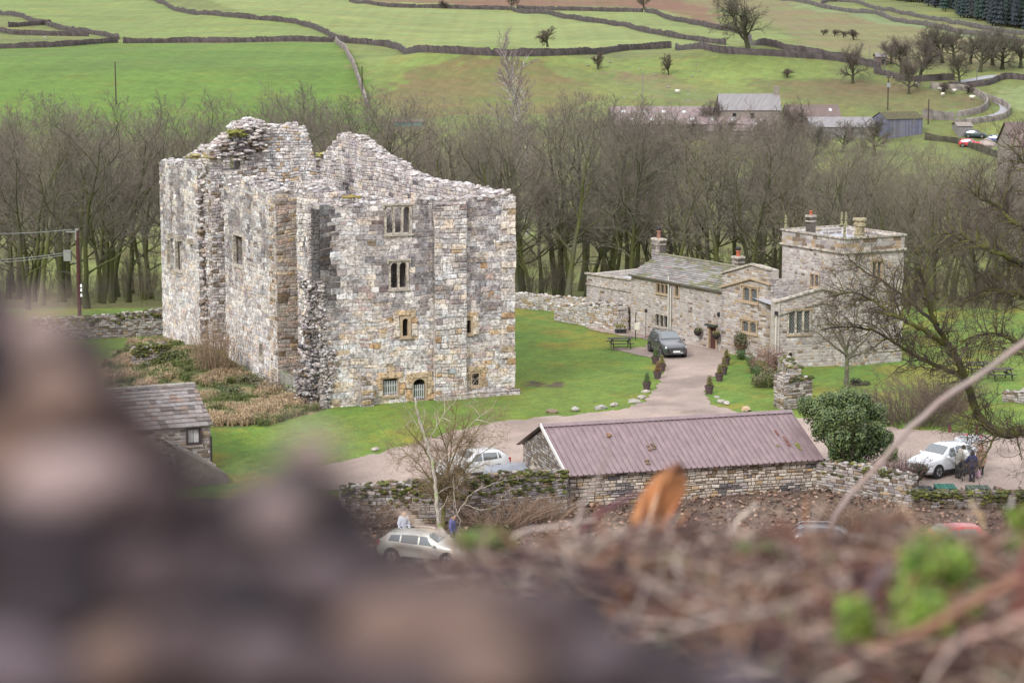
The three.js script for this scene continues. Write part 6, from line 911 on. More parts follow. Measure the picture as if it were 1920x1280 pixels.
  if (o.open) { // raised tailgate
    const tg = new MB(), hx = -L / 2 + 0.5, hy = Hh - 0.06, ang = 0.12; const d = V(-Math.cos(ang), Math.sin(ang), 0), nn = V(Math.sin(ang), Math.cos(ang), 0); tg.obox(V(hx, hy, 0).addScaledVector(d, 0.52), d, nn, V(0, 0, 1), 0.52, 0.05, W * 0.74); const gate = mesh('tailgate', tg, paint, g); const gg = new MB(); gg.obox(V(hx, hy, 0).addScaledVector(d, 0.36).addScaledVector(nn, 0.052), d, nn, V(0, 0, 1), 0.27, 0.008, W * 0.6); mesh('rear_window', gg, M.carglass, gate); const rl = new MB(); for (const s of [1, -1]) rl.obox(V(hx, hy, 0).addScaledVector(d, 0.86).addScaledVector(nn, 0.03).add(V(0, 0, s * W * 0.58)), d, nn, V(0, 0, 1), 0.09, 0.05, 0.12); mesh('tail_light', rl, M.red, gate);
    const dr = new MB(), dh = V(L / 2 - 2.42, 0, W), da = V(-0.72, 0, 0.69); dr.obox(dh.clone().addScaledVector(da, 0.48).setY(0.66), da, UP, da.clone().cross(UP), 0.46, 0.33, 0.05); const dm = mesh('open_door', dr, paint, g); const dg = new MB(); dg.obox(dh.clone().addScaledVector(da, 0.46).setY(1.2), da, UP, da.clone().cross(UP), 0.4, 0.19, 0.02, 0.86); mesh('side_window', dg, M.carglass, dm);
  }
  return g;
}
{
  R = mul32(701);
  const at = (x, y) => { const p = G(x, y); p.y += 0.03; return p; }, hd = (x, z) => Math.atan2(-z, x);
  makeCar('dark grey SUV parked on the gravel in front of the house', at(1251, 664), hd(0.24, 0.97), carPaint(0.1, 0.105, 0.115, 0.5), { group: 'cars' });
  makeCar('white SUV with raised tailgate and open door in the car park', at(1768, 886), hd(-0.78, 0.62), carPaint(0.6, 0.62, 0.66, 0), { open: true, group: 'cars', rails: false, mirror: carPaint(0.7, 0.7, 0.72, 0) });
  makeCar('white car parked on the drive behind the mossy wall', at(885, 893), hd(-0.9, 0.42), carPaint(0.62, 0.63, 0.65, 0), { L: 4.2, H: 1.5, rails: false, group: 'cars' });
  const low = (x, y, h) => atH(x, y, -1.18).setY(-1.18);
  makeCar('silver estate car on the lane below the pale sapling', low(800, 1052), hd(0.94, 0.34), carPaint(0.5, 0.48, 0.43, 0.4), { L: 4.6, H: 1.5, group: 'cars' });
  makeCar('dark blue-grey car on the lane, roof showing above the debris', low(1560, 1042), hd(0.99, 0.12), carPaint(0.13, 0.14, 0.17, 0.4), { L: 4.3, H: 1.5, group: 'cars' });
  makeCar('bright red car on the lane, roof showing above the moss', low(1775, 1040), hd(-0.98, 0.18), carPaint(0.6, 0.04, 0.05, 0), { L: 4.1, H: 1.5, rails: false, group: 'cars' });
}

// ---------- people ----------
function person(label, pos, turn, bones, hands) {   // bones: [ax, ay, az, ar, bx, by, bz, br, colour]
  const g = thing('person', pos, label, 'person', 'visitors by the white car'); g.rotation.y = turn;
  const N = 64, mc = new MarchingCubes(N, new THREE.MeshBasicMaterial(), false, false, 120000), S = 1.0, cx = 0, cy = 0.9, cz = 0; mc.isolation = 0;
  const dist = (x, y, z, b) => { const dx = b[4] - b[0], dy = b[5] - b[1], dz = b[6] - b[2], l = dx * dx + dy * dy + dz * dz || 1e-6, t = clamp(((x - b[0]) * dx + (y - b[1]) * dy + (z - b[2]) * dz) / l); return Math.hypot(x - b[0] - dx * t, y - b[1] - dy * t, z - b[2] - dz * t) - lerp(b[3], b[7], t); };
  for (let k = 0; k < N; k++) for (let j = 0; j < N; j++) for (let i = 0; i < N; i++) { const x = ((i - N / 2) / (N / 2)) * S + cx, y = ((j - N / 2) / (N / 2)) * S + cy, z = ((k - N / 2) / (N / 2)) * S + cz; let e = 0; for (const b of bones) e += Math.exp(-28 * dist(x, y, z, b)); mc.field[i + j * N + k * N * N] = Math.log(e) / 28; }
  mc.update(); const n = mc.count ?? mc.geometry.drawRange.count, p = Float32Array.from(mc.positionArray.slice(0, n * 3)), nr = Float32Array.from(mc.normalArray.slice(0, n * 3)), c = new Float32Array(n * 3);
  for (let k = 0; k < n; k++) { p[k * 3] = p[k * 3] * S + cx; p[k * 3 + 1] = p[k * 3 + 1] * S + cy; p[k * 3 + 2] = p[k * 3 + 2] * S + cz; let best = 1e9, q = bones[0]; for (const b of bones) { const d = dist(p[k * 3], p[k * 3 + 1], p[k * 3 + 2], b); if (d < best) { best = d; q = b; } } c.set(q[8], k * 3); }
  const geo = new THREE.BufferGeometry(); geo.setAttribute('position', new THREE.BufferAttribute(p, 3)); geo.setAttribute('normal', new THREE.BufferAttribute(nr, 3)); geo.setAttribute('color', new THREE.BufferAttribute(c, 3)); geo.setAttribute('uv', new THREE.BufferAttribute(new Float32Array(n * 2), 2));
  const fm = new MB(); for (const [x, y, z, s] of hands) for (let f = 0; f < 5; f++) { const o = (f - 2) * 0.018, l = [0.055, 0.08, 0.09, 0.082, 0.065][f]; fm.tube([V(x + o, y, z), V(x + o * 1.2, y - l * 0.55, z + 0.01), V(x + o * 1.1, y - l, z - 0.005)], [0.01, 0.009, 0.006], 5, true, SKIN); }
  const fg = fm.geo(true).toNonIndexed(); mesh('body', mergeGeometries([geo, fg]), M.dull, g); return g;
}
const SKIN = [0.5, 0.31, 0.23];
function figure(coat, legs, shoes, hair, o = {}) {
  const H = o.h ?? 1, b = [], B = (a, ar, c, cr, col) => b.push([a[0], a[1] * H, a[2], ar, c[0], c[1] * H, c[2], cr, col]), ln = o.lean ?? 0;
  for (const s of [-1, 1]) { const st = o.step ?? 0.05; B([s * 0.09, 0.9, 0], 0.095, [s * 0.1, 0.5, s * st], 0.07, legs); B([s * 0.1, 0.5, s * st], 0.066, [s * 0.1, 0.1, s * st - 0.02], 0.048, legs); B([s * 0.1, 0.045, s * st - 0.05], 0.045, [s * 0.11, 0.04, s * st + 0.13], 0.036, shoes); }
  B([0, 0.92, 0], 0.135, [0, 1.18, ln * 0.4], 0.135, coat); B([-0.09, 1.3, ln * 0.8], 0.125, [0.09, 1.3, ln * 0.8], 0.125, coat); B([0, 1.15, ln * 0.4], 0.14, [0, 1.34, ln * 0.8], 0.13, coat); if (o.long) B([0, 0.95, 0], 0.17, [0, 0.62, 0], 0.19, coat);
  B([0, 1.42, ln], 0.055, [0, 1.5, ln + 0.02], 0.05, SKIN); const hz = ln + 0.03 + (o.look ?? 0); B([0, 1.58, hz], 0.088, [0, 1.65, hz - 0.005], 0.095, o.hat || hair); B([0, 1.54, hz + 0.02], 0.07, [0, 1.62, hz + 0.03], 0.078, SKIN); B([0, 1.575, hz + 0.1], 0.014, [0, 1.55, hz + 0.115], 0.016, SKIN); B([-0.085, 1.58, hz], 0.018, [0.085, 1.58, hz], 0.018, SKIN);
  const hands = []; for (const s of [-1, 1]) { const e = s < 0 ? (o.elbowL || [-0.26, 1.1, 0.0]) : (o.elbowR || [0.26, 1.1, 0.0]), w = s < 0 ? (o.handL || [-0.27, 0.86, 0.08]) : (o.handR || [0.27, 0.86, 0.08]); B([s * 0.19, 1.38, ln], 0.07, e, 0.055, coat); B(e, 0.055, w, 0.042, coat); B(w, 0.032, [w[0], w[1] - 0.07, w[2] + 0.01], 0.028, SKIN); hands.push([w[0], (w[1] - 0.08) * H, w[2] + 0.012]); }
  return [b, hands];
}
{
  R = mul32(702);
  const at = (x, y) => { const p = G(x, y); p.y += 0.03; return p; };
  const navy = [0.03, 0.035, 0.11], tan = [0.3, 0.2, 0.135];
  person('person in navy jacket and dark trousers, back turned, beside the pushchair', at(1823, 904), Math.PI * 0.95, ...figure(navy, [0.035, 0.03, 0.05], [0.03, 0.03, 0.03], [0.05, 0.04, 0.05], { lean: 0.06, elbowR: [0.3, 1.12, 0.12], handR: [0.3, 0.98, 0.3] }));
  person('person in long tan coat and dark boots standing by the car', at(1840, 890), -0.5, ...figure(tan, [0.03, 0.028, 0.03], [0.025, 0.02, 0.02], [0.16, 0.08, 0.05], { long: true, h: 0.98 }));
  person('person in grey-green coat leaning towards the open car door', at(1796, 897), 2.4, ...figure([0.24, 0.23, 0.2], [0.03, 0.03, 0.035], [0.03, 0.03, 0.03], [0.5, 0.45, 0.4], { lean: 0.22, h: 0.95, handL: [-0.22, 0.95, 0.35], handR: [0.22, 0.95, 0.35], elbowL: [-0.25, 1.12, 0.2], elbowR: [0.25, 1.12, 0.2] }));
  person('person in white jacket at the open boot of the car', at(1806, 893), 2.9, ...figure([0.66, 0.67, 0.66], [0.04, 0.04, 0.05], [0.03, 0.03, 0.03], [0.04, 0.03, 0.03], { lean: 0.12 }));
  { const p = at(1812, 901), g = thing('pushchair', p, 'dark folding pushchair on small wheels between the visitors', 'pushchair'), mb = new MB(); mb.tube([V(-0.25, 0.1, 0.3), V(-0.25, 0.55, 0), V(-0.25, 1.0, -0.35)], [0.018, 0.018, 0.018], 6); mb.tube([V(0.25, 0.1, 0.3), V(0.25, 0.55, 0), V(0.25, 1.0, -0.35)], [0.018, 0.018, 0.018], 6); mb.tube([V(-0.25, 1.0, -0.35), V(0.25, 1.0, -0.35)], [0.02, 0.02], 6); mb.tube([V(-0.25, 0.1, -0.25), V(-0.25, 0.6, 0.15)], [0.018, 0.018], 6); mb.tube([V(0.25, 0.1, -0.25), V(0.25, 0.6, 0.15)], [0.018, 0.018], 6); mesh('frame', mb.geo(true), M.iron, g); const se = new MB(); se.obox(V(0, 0.45, 0.08), V(1, 0, 0), V(0, 0.9, -0.4).normalize(), V(0, 0.4, 0.9).normalize(), 0.2, 0.05, 0.2); se.obox(V(0, 0.72, -0.14), V(1, 0, 0), V(0, 0.9, -0.4).normalize(), V(0, 0.4, 0.9).normalize(), 0.2, 0.3, 0.03); mesh('seat', se, std({ color: lin(0.03, 0.03, 0.035), roughness: 0.9 }), g); for (const x of [-0.27, 0.27]) for (const z of [-0.25, 0.3]) { const c = new THREE.TorusGeometry(0.085, 0.02, 6, 14); c.rotateY(Math.PI / 2); c.translate(x, 0.105, z); mesh('wheel', c, M.tyre, g); } }
  { const p = at(1834, 897), g = new MB(); g.lathe(V(0, 0.0, 0), [[0.1, 0.02], [0.15, 0.15], [0.13, 0.4], [0.05, 0.5], [0.02, 0.58]], 8, [0.62, 0.4, 0.5]); tag(mesh('carrier_bag', g.geo(true), M.dull, scene, p), 'pink carrier bag beside the person in the tan coat', 'bag'); }
  // two half-hidden walkers behind the silver car
  person('person in blue-grey jacket half hidden behind the silver car roof', atH(848, 1027, -1.18).setY(-1.2), 1.2, ...figure([0.1, 0.1, 0.22], [0.05, 0.05, 0.07], [0.03, 0.03, 0.03], [0.06, 0.05, 0.04])).userData.group = 'walkers on the lane';
  person('person in pale jacket half hidden left of the leaning stick', atH(757, 1020, -1.18).setY(-1.2), 0.4, ...figure([0.5, 0.52, 0.6], [0.06, 0.06, 0.12], [0.03, 0.03, 0.03], [0.1, 0.07, 0.05])).userData.group = 'walkers on the lane';
}

// ---------- garden furniture and small things ----------
function picnicTable(label, pos, turn, s = 1) {
  const g = thing('picnic_table', pos, label, 'picnic table', 'picnic tables'); g.rotation.y = turn; g.scale.setScalar(s);
  const plank = (n, x, y, z, sx, sy, sz, c) => { const mb = new MB(); mb.col = vary(c || [0.13, 0.11, 0.1], 0.15).map((v) => v * 0.45); mb.box(x, y, z, sx, sy, sz); return mesh(n, mb, M.wood, g); };
  for (let k = 0; k < 5; k++) plank('table_board', 0, 0.75, (k - 2) * 0.145, 1.8, 0.04, 0.135, [0.2, 0.17, 0.165]); for (const s2 of [1, -1]) { for (let k = 0; k < 2; k++) plank('bench_board', 0, 0.45, s2 * (0.66 + k * 0.13), 1.8, 0.04, 0.12, [0.17, 0.145, 0.14]); }
  for (const x of [-0.62, 0.62]) { plank('crossbar', x, 0.4, 0, 0.05, 0.1, 1.55); plank('top_bearer', x, 0.7, 0, 0.05, 0.09, 0.7); for (const s2 of [1, -1]) { const mb = new MB(); mb.col = [0.05, 0.04, 0.04]; const d = V(0, 0.72, -s2 * 0.36).normalize(); mb.obox(V(x + 0.05, 0.36, s2 * 0.46), V(1, 0, 0), d, V(1, 0, 0).cross(d), 0.022, 0.39, 0.05); mesh('leg', mb, M.wood, g); } }
  return g;
}
{
  R = mul32(703);
  picnicTable('dark wooden picnic table on the lawn beside the grey SUV', G(1163, 653), 0.12, 1.02);
  picnicTable('left-hand dark picnic table on the terrace behind the mossy tree', G(1832, 700), 0.2); picnicTable('right-hand dark picnic table on the terrace behind the mossy tree', G(1875, 712), 0.2);
  const topiary = (label, x, y, c, s = 1) => { const p = G(x, y), g = thing('potted_topiary', p, label, 'potted plant', 'cone topiaries in pots along the drive'), a = new MB(); a.lathe(V(0, 0, 0), [[0.2, 0], [0.27, 0.42], [0.3, 0.42], [0.3, 0.52], [0.26, 0.52], [0.25, 0.48]], 14, [0.085, 0.055, 0.06]); mesh('pot', a.geo(), M.dull, g); mesh('clipped_cone', leafMass(null, [[0, 0.72, 0, 0.22, 0.26, 0.22], [0, 0.95, 0, 0.15, 0.24, 0.15], [0, 0.6, 0, 0.2, 0.15, 0.2]], 900, 0.035, [c, c.map((v) => v * 0.75), c.map((v) => v * 1.25)], V(0, 0, 0)), M.leaf, g); g.scale.setScalar(s); };
  const gr = [0.07, 0.12, 0.03], ye = [0.17, 0.15, 0.04], ru = [0.2, 0.11, 0.045];
  topiary('green cone topiary in dark pot nearest the grey SUV', 1229, 682, gr); topiary('yellowish cone topiary in dark pot, second from the grey SUV', 1241, 696, ye); topiary('rusty brown cone topiary in dark pot, third on the left side', 1233, 710, ru); topiary('green cone topiary in dark pot, nearest one left of the drive', 1213, 731, gr);
  topiary('cone topiary in dark pot nearest the house door', 1362, 684, ye.map((v) => v * 0.8)); topiary('second cone topiary from the house door', 1357, 702, ye.map((v) => v * 0.85)); topiary('third cone topiary from the house door', 1349, 714, ye.map((v) => v * 0.9)); topiary('cone topiary in dark pot, nearest one right of the drive', 1330, 738, ye.map((v) => v * 0.8), 1.05);
  for (const [x, y, s, l] of [[1035, 774, 0.4, 'brownish'], [1079, 770, 0.42, 'grey split'], [1126, 767, 0.42, 'white-faced'], [1152, 761, 0.36, 'small flat'], [1189, 755, 0.42, 'long flat'], [1203, 747, 0.34, 'pale pointed'], [1211, 736, 0.3, 'farthest small'], [1352, 755, 0.36, 'pale'], [1362, 758, 0.34, 'pinkish'], [1399, 770, 0.44, 'orange-brown'], [704, 845, 0.36, 'nearest pale'], [1345, 746, 0.22, 'smallest']]) { const p = G(x, y), mb = new MB(p); mb.lump(V(p.x, p.y + s * 0.22, p.z), s, s * 0.45, s * 0.6, rnd(0, 3), 0.25, vary(l.includes('orange') ? PAL.buff : l.includes('brown') ? PAL.brown : [0.5, 0.47, 0.43]), true); tag(mesh('edging_stone', mb, M.stone, scene, p), `${l} loose stone on the ${x > 1300 ? 'right-hand' : 'left-hand'} grass edge of the drive`, 'stone', 'stones along the drive'); }
  const onH = (x, y, z = 0.1) => { const f = HOUSE.mr, [u, v] = onWall(x, y, f.org, f.ux); return f.org.clone().addScaledVector(f.ux, u).addScaledVector(f.n, z).setY(f.org.y + v); };
  for (const [x, y, l] of [[1317, 621, 'left of'], [1353, 627, 'right of']]) { const c = onH(x, y, 0.4 + (x > 1330 ? 0.1 : 0)), g = thing('hanging_basket', c, `dark hanging basket of winter plants ${l} the house door`, 'hanging basket', 'baskets beside the door'); const mb = new MB(); mb.lathe(V(0, -0.32, 0), [[0.06, 0], [0.2, 0.08], [0.3, 0.24], [0.32, 0.36], [0.3, 0.36]], 14, [0.035, 0.025, 0.025]); mesh('basket', mb.geo(true), M.dull, g); mesh('plants', leafMass(null, [[0, 0.12, 0, 0.3, 0.2, 0.28]], 500, 0.05, [[0.12, 0.14, 0.06], [0.2, 0.16, 0.06], [0.07, 0.09, 0.05]], V(0, 0, 0)), M.leaf, g); const br = new MB(); const n = HOUSE.mr.n; br.tube([V(0, 0.0, 0), V(0, 0.75, 0), V(-n.x * 0.45, 0.8, -n.z * 0.45)], [0.012, 0.012, 0.015], 5); mesh('bracket', br.geo(true), M.iron, g); }
  const simple = (name, label, cat, p, fn, m = M.dull, smooth) => { const mb = new MB(p); fn(mb, p); return tag(mesh(name, mb.geo(smooth), m, scene, p), label, cat); };
  { const p = G(1194, 636); p.add(V(-0.1, 0, 0.3)); const g = thing('post_box_stand', p, 'white box on a dark post in front of the house wall', 'box'); const a = new MB(); a.tube([V(0, 0, 0), V(0, 2.1, 0)], [0.035, 0.03], 6); mesh('post', a.geo(true), M.iron, g); const b = new MB(); b.box(0.1, 1.05, 0.06, 0.36, 0.5, 0.22); mesh('box', b, std({ color: lin(0.6, 0.58, 0.5), roughness: 0.7 }), g); }
  simple('garden_pole', 'slim grey bird-feeder pole against the house wall', 'pole', G(1211, 634), (m, p) => { m.tube([p, V(p.x, p.y + 2.1, p.z)], [0.025, 0.02], 6); m.box(p.x, p.y + 2.1, p.z, 0.2, 0.25, 0.2); }, M.iron);
  simple('marker_post', 'yellow marker post against the house wall behind the SUV', 'post', G(1276, 640), (m, p) => { m.col = [0.6, 0.4, 0.1]; m.box(p.x, p.y + 0.55, p.z, 0.09, 1.3, 0.06); });
  for (const [x, l] of [[1157, 'left'], [1163, 'middle'], [1171, 'right']]) { const p = G(x, 625), g = thing('planter', p, `${l} one of three dark pots of grasses by the garden gate`, 'planter', 'pots by the gate'); const a = new MB(); a.lathe(V(0, 0, 0), [[0.14, 0], [0.19, 0.32], [0.17, 0.32]], 10, [0.03, 0.03, 0.032]); mesh('pot', a.geo(), M.dull, g); const b = new MB(); for (let k = 0; k < 60; k++) { const q = rnd(0, 6.28); b.tube([V(0, 0.3, 0), V(Math.cos(q) * 0.12, 0.6, Math.sin(q) * 0.12), V(Math.cos(q) * 0.25, rnd(0.5, 0.85), Math.sin(q) * 0.25)], [0.012, 0.01, 0.002], 3, false, vary([0.3, 0.28, 0.1], 0.3)); } mesh('grasses', b.geo(true), M.twig, g); }
  { const p = G(1173, 618), g = thing('garden_gate', p, 'small slatted wooden gate between wall and house', 'gate'); for (let k = 0; k < 6; k++) { const m = new MB(); m.col = vary([0.25, 0.18, 0.12]); m.box((k - 2.5) * 0.14, 0.55, 0, 0.07, 1.1, 0.03); mesh('slat', m, M.wood, g); } for (const y of [0.25, 0.85]) { const m = new MB(); m.col = [0.22, 0.16, 0.11]; m.box(0, y, -0.03, 0.86, 0.07, 0.03); mesh('rail', m, M.wood, g); } }
  simple('wall_lantern', 'small dark lantern on the house wall above the door', 'lantern', onH(1349, 589, 0.05), (m, p) => { m.lathe(V(p.x, p.y - 0.18, p.z), [[0.04, 0], [0.12, 0.08], [0.14, 0.25], [0.03, 0.36]], 6); m.tube([p, V(p.x + 0.12, p.y + 0.2, p.z - 0.15)], [0.015, 0.015], 5); }, M.iron);
  for (const [x, y, h, l] of [[1781, 811, 0.55, 'left-hand short red-brown post'], [1832, 815, 0.5, 'right-hand short red-brown post']]) simple('bollard_post', `${l} at the far edge of the car park`, 'post', G(x, y), (m, p) => { m.col = [0.16, 0.05, 0.05]; m.box(p.x, p.y + h * 0.5, p.z, 0.16, h, 0.16); m.box(p.x, p.y + h + 0.02, p.z, 0.13, 0.04, 0.13); }).userData.group = 'car park posts';
  const lid = (label, x0, x1, y, c, n, dp) => { const a = atH(x0, y, -0.6), b = atH(x1, y, -0.6), g = thing('slatted_crate', V((a.x + b.x) / 2, land(a.x, a.z), a.z), label, 'crate', 'crates behind the low wall'); const w = b.x - a.x; for (let k = 0; k < n; k++) { const m = new MB(); m.col = vary(c, 0.15); m.box((k + 0.5) * w / n - w / 2, 0.42 + 0.01 * (k % 2), -dp / 2, w / n - 0.03, 0.05, dp); mesh('slat', m, M.wood, g); } const m = new MB(); m.col = c.map((v) => v * 0.6); m.box(0, 0.2, -dp / 2, w - 0.08, 0.4, dp - 0.1); mesh('crate_body', m, M.wood, g); };
  lid('bright teal slatted crate behind the low mossy wall', 1758, 1797, 913, [0.03, 0.17, 0.14], 5, 1.3); lid('dark navy slatted crate left of the teal one', 1716, 1752, 914, [0.035, 0.045, 0.06], 6, 0.9); lid('grey-green slatted crate right of the teal one', 1816, 1860, 914, [0.1, 0.13, 0.11], 6, 1.0);
  { // low lean-to roof by the barn gable
    const p = G(950, 905), g = thing('lean_to_shed', p, 'low shed with grey felt roof between the white car and the barn gable', 'shed'), a = atH(846, 880, 0.25), mb = new MB(p), P = (x, y, h) => atH(x, y, h); const q = [P(905, 890, 0.2), P(990, 880, 0.2), P(982, 866, 0.55), P(912, 872, 0.55)]; mb.face(q.map((v) => [v, v.x, v.z])); mesh('roof', mb, std({ color: lin(0.3, 0.32, 0.36), map: T.metal, roughness: 0.6 }), g); const w = new MB(p); for (let k = 0; k < 4; k++) { const u = q[k], v = q[(k + 1) % 4]; w.face([u, V(u.x, -1.2, u.z), V(v.x, -1.2, v.z), v].map((z) => [V(z.x, z.y - 0.03, z.z), z.x, z.y])); } mesh('wall', w, std({ color: lin(0.2, 0.18, 0.16), map: T.stone, roughness: 1, side: THREE.DoubleSide }), g); }
}

// ---------- the far side of the valley ----------
{
  R = mul32(801);
  const fieldWall = (label, px, h = 1.5, c = [0.105, 0.088, 0.088], th = 0.6) => {
    const P = px.map(([x, y]) => G(x, y)), line = new THREE.CatmullRomCurve3(P.map((p) => V(p.x, 0, p.z)), false, 'centripetal'), L = line.getLength(), n = Math.max(4, Math.round(L / 0.65)), mb = new MB(P[0]); let prev = null;
    for (let k = 0; k <= n; k++) { const p = line.getPointAt(k / n), t = line.getTangentAt(k / n), s = V(-t.z, 0, t.x).normalize(), y = land(p.x, p.z), hh = h * lerp(0.82, 1.12, vnoise(k * 0.17, 3, 17)) * rnd(0.93, 1.07) * (R() < 0.015 ? 0.7 : 1), cc = () => vary(c, 0.45);
      const v = [[-th / 2, -0.5], [-th / 2, hh * 0.5], [-th * 0.32, hh], [th * 0.32, hh + rnd(-0.06, 0.06)], [th / 2, hh * 0.5], [th / 2, -0.5]].map(([a, b]) => mb.v(p.x + s.x * a, y + b, p.z + s.z * a, k * 1.1, b + a, cc())); if (prev) for (let m = 0; m < 5; m++) mb.quad(prev[m], prev[m + 1], v[m + 1], v[m]); else { mb.tri(v[0], v[1], v[2]); mb.tri(v[0], v[2], v[3]); mb.tri(v[0], v[3], v[5]); mb.tri(v[3], v[4], v[5]); } prev = v; }
    mb.tri(prev[0], prev[2], prev[1]); mb.tri(prev[0], prev[3], prev[2]); mb.tri(prev[0], prev[5], prev[3]); mb.tri(prev[3], prev[5], prev[4]);
    return tag(mesh('field_wall', mb, MFW, scene, P[0]), label, 'wall', 'field walls on the hillside');
  };
  const MFW = std({ ...vc, map: T.stone, roughness: 1, side: THREE.DoubleSide });
  fieldWall('field wall along the bottom of the small enclosures at the top left', [[-60, 93], [100, 88], [220, 80]]);
  fieldWall('grey field wall over the dark green meadow, left of the corner', [[230, 81], [350, 80], [480, 79], [625, 79]]);
  fieldWall('field wall slanting down from the left edge to the meadow gate', [[-60, 10], [0, 27], [75, 44], [140, 60], [222, 74]]);
  fieldWall('upper wall of the small stony enclosure at the left', [[15, 51], [95, 46]]); fieldWall('middle wall across the small stony enclosures', [[-40, 50], [20, 64], [60, 66], [165, 68]]);
  fieldWall('long field wall curving from the top left to the corner', [[262, -12], [310, 10], [390, 28], [470, 36], [560, 46], [585, 53], [620, 70], [645, 80]], 1.6);
  fieldWall('field wall running down to the wood beside the dark meadow', [[630, 80], [645, 92], [658, 115], [670, 145], [682, 180], [690, 205]], 1.4, [0.26, 0.225, 0.21]);
  fieldWall('long field wall across the middle of the hillside', [[645, 80], [720, 87], [800, 98], [900, 103], [1000, 105], [1100, 102], [1180, 94], [1258, 90]], 1.7);
  fieldWall('field wall right of the gateway, passing under the large tree', [[1268, 93], [1340, 97], [1400, 102], [1500, 108], [1570, 114], [1640, 126]], 1.6);
  fieldWall('high field wall below the moor at the top centre', [[655, 2], [720, 12], [840, 16], [955, 19]]); fieldWall('high field wall falling from the corner tree to the right', [[958, 18], [1040, 30], [1150, 48], [1260, 70], [1360, 84]], 1.6); fieldWall('top field wall level with the moor edge', [[970, 16], [1080, 20], [1205, 23]]); fieldWall('top field wall falling behind the large tree', [[1210, 22], [1260, 38], [1330, 52], [1400, 70], [1440, 86], [1520, 102], [1600, 114], [1650, 130]], 1.6);
  fieldWall('highest wall below the conifer plantation', [[1440, -8], [1520, 8], [1600, 24], [1700, 44], [1780, 58], [1930, 84]], 1.5, [0.15, 0.135, 0.13]); fieldWall('second wall below the conifer plantation', [[1540, 8], [1570, 3], [1640, 16], [1730, 34], [1860, 58], [1960, 72]], 1.4, [0.15, 0.135, 0.13]);
  fieldWall('wall along the upper side of the winding road', [[1640, 137], [1670, 144], [1700, 152], [1790, 150]], 1.4); fieldWall('wall on the outer bend of the winding road', [[1745, 166], [1810, 170], [1838, 182], [1852, 196], [1848, 206], [1830, 214], [1795, 220]], 1.4, [0.28, 0.25, 0.23]); fieldWall('wall on the inner side of the winding road', [[1790, 236], [1840, 230], [1884, 222], [1892, 206], [1862, 190], [1830, 180]], 1.3, [0.27, 0.24, 0.22]); fieldWall('wall above the pale pasture at the right edge', [[1780, 166], [1850, 160], [1893, 148], [1980, 158]], 1.4); fieldWall('farmyard wall behind the blue barn', [[1730, 222], [1790, 226]], 2, [0.22, 0.2, 0.19]); fieldWall('dark wall below the farmyard with the red car', [[1735, 262], [1790, 268], [1850, 288], [1920, 312]], 1.3, [0.09, 0.085, 0.06]);
  { const P = [[1795, 226], [1845, 219], [1872, 210], [1874, 198], [1862, 190], [1880, 188], [1893, 200], [1890, 214], [1850, 227], [1800, 233]].map(([x, y]) => G(x, y)); kind(mesh('winding_road', drape(smoothLine(P, 5), 0.12, 2.5, () => [0.36, 0.37, 0.4]).geo(true), M.gravel), 'structure'); const Q = [[1786, 160], [1830, 152], [1870, 145], [1890, 143], [1870, 141], [1820, 148], [1784, 156]].map(([x, y]) => G(x, y)); kind(mesh('winding_road', drape(smoothLine(Q, 4), 0.12, 2.5, () => [0.36, 0.37, 0.4]).geo(true), M.gravel), 'structure'); }
  // rocks on the slope
  for (let k = 0; k < 24; k++) { const left = k < 8, x = left ? rnd(0, 150) : rnd(1090, 1330), y = left ? rnd(66, 76) : rnd(108, 190), p = G(x, y), mb = new MB(p), s = rnd(0.25, 0.6); mb.lump(V(p.x, p.y + s * 0.2, p.z), s, s * 0.5, s * 0.7, rnd(0, 3), 0.25, vary([0.36, 0.34, 0.31])); tag(mesh('field_boulder', mb, M.stone, scene, p), left ? 'pale boulder lying between the small enclosure walls' : 'pale limestone boulder on the grassy knoll', 'boulder', left ? 'boulders in the enclosure' : 'boulders on the knoll'); }
  // poles
  const pole = (label, x, y, h, o = {}) => { const p = o.at || G(x, y), g = thing('utility_pole', p, label, 'pole', 'utility poles'); const mb = new MB(); mb.tube([V(0, -0.5, 0), V(0, h, 0)], [o.r ?? 0.16, (o.r ?? 0.16) * 0.75], 8, true, o.c || [0.1, 0.065, 0.055]); mesh('post', mb.geo(true), M.wood, g); if (o.arm) { const a = new MB(); a.box(0, h - 0.4, 0, 1.6, 0.12, 0.1, 0.3); mesh('crossarm', a, M.iron, g); for (const q of [-0.7, 0, 0.7]) { const i = new MB(); i.lathe(V(q, h - 0.34, 0), [[0.05, 0], [0.07, 0.12], [0.03, 0.2]], 6); mesh('insulator', i, M.plate, g); } } if (o.box) { const b = new MB(); b.box(0, h * 0.72, 0.3, 0.7, 0.9, 0.5); mesh('transformer', b, M.rim, g); } return g; };
  const tallTo = (x, y0, y1) => { const p = G(x, y1), d = -p.z; return (y1 - y0) * d / LENS; };
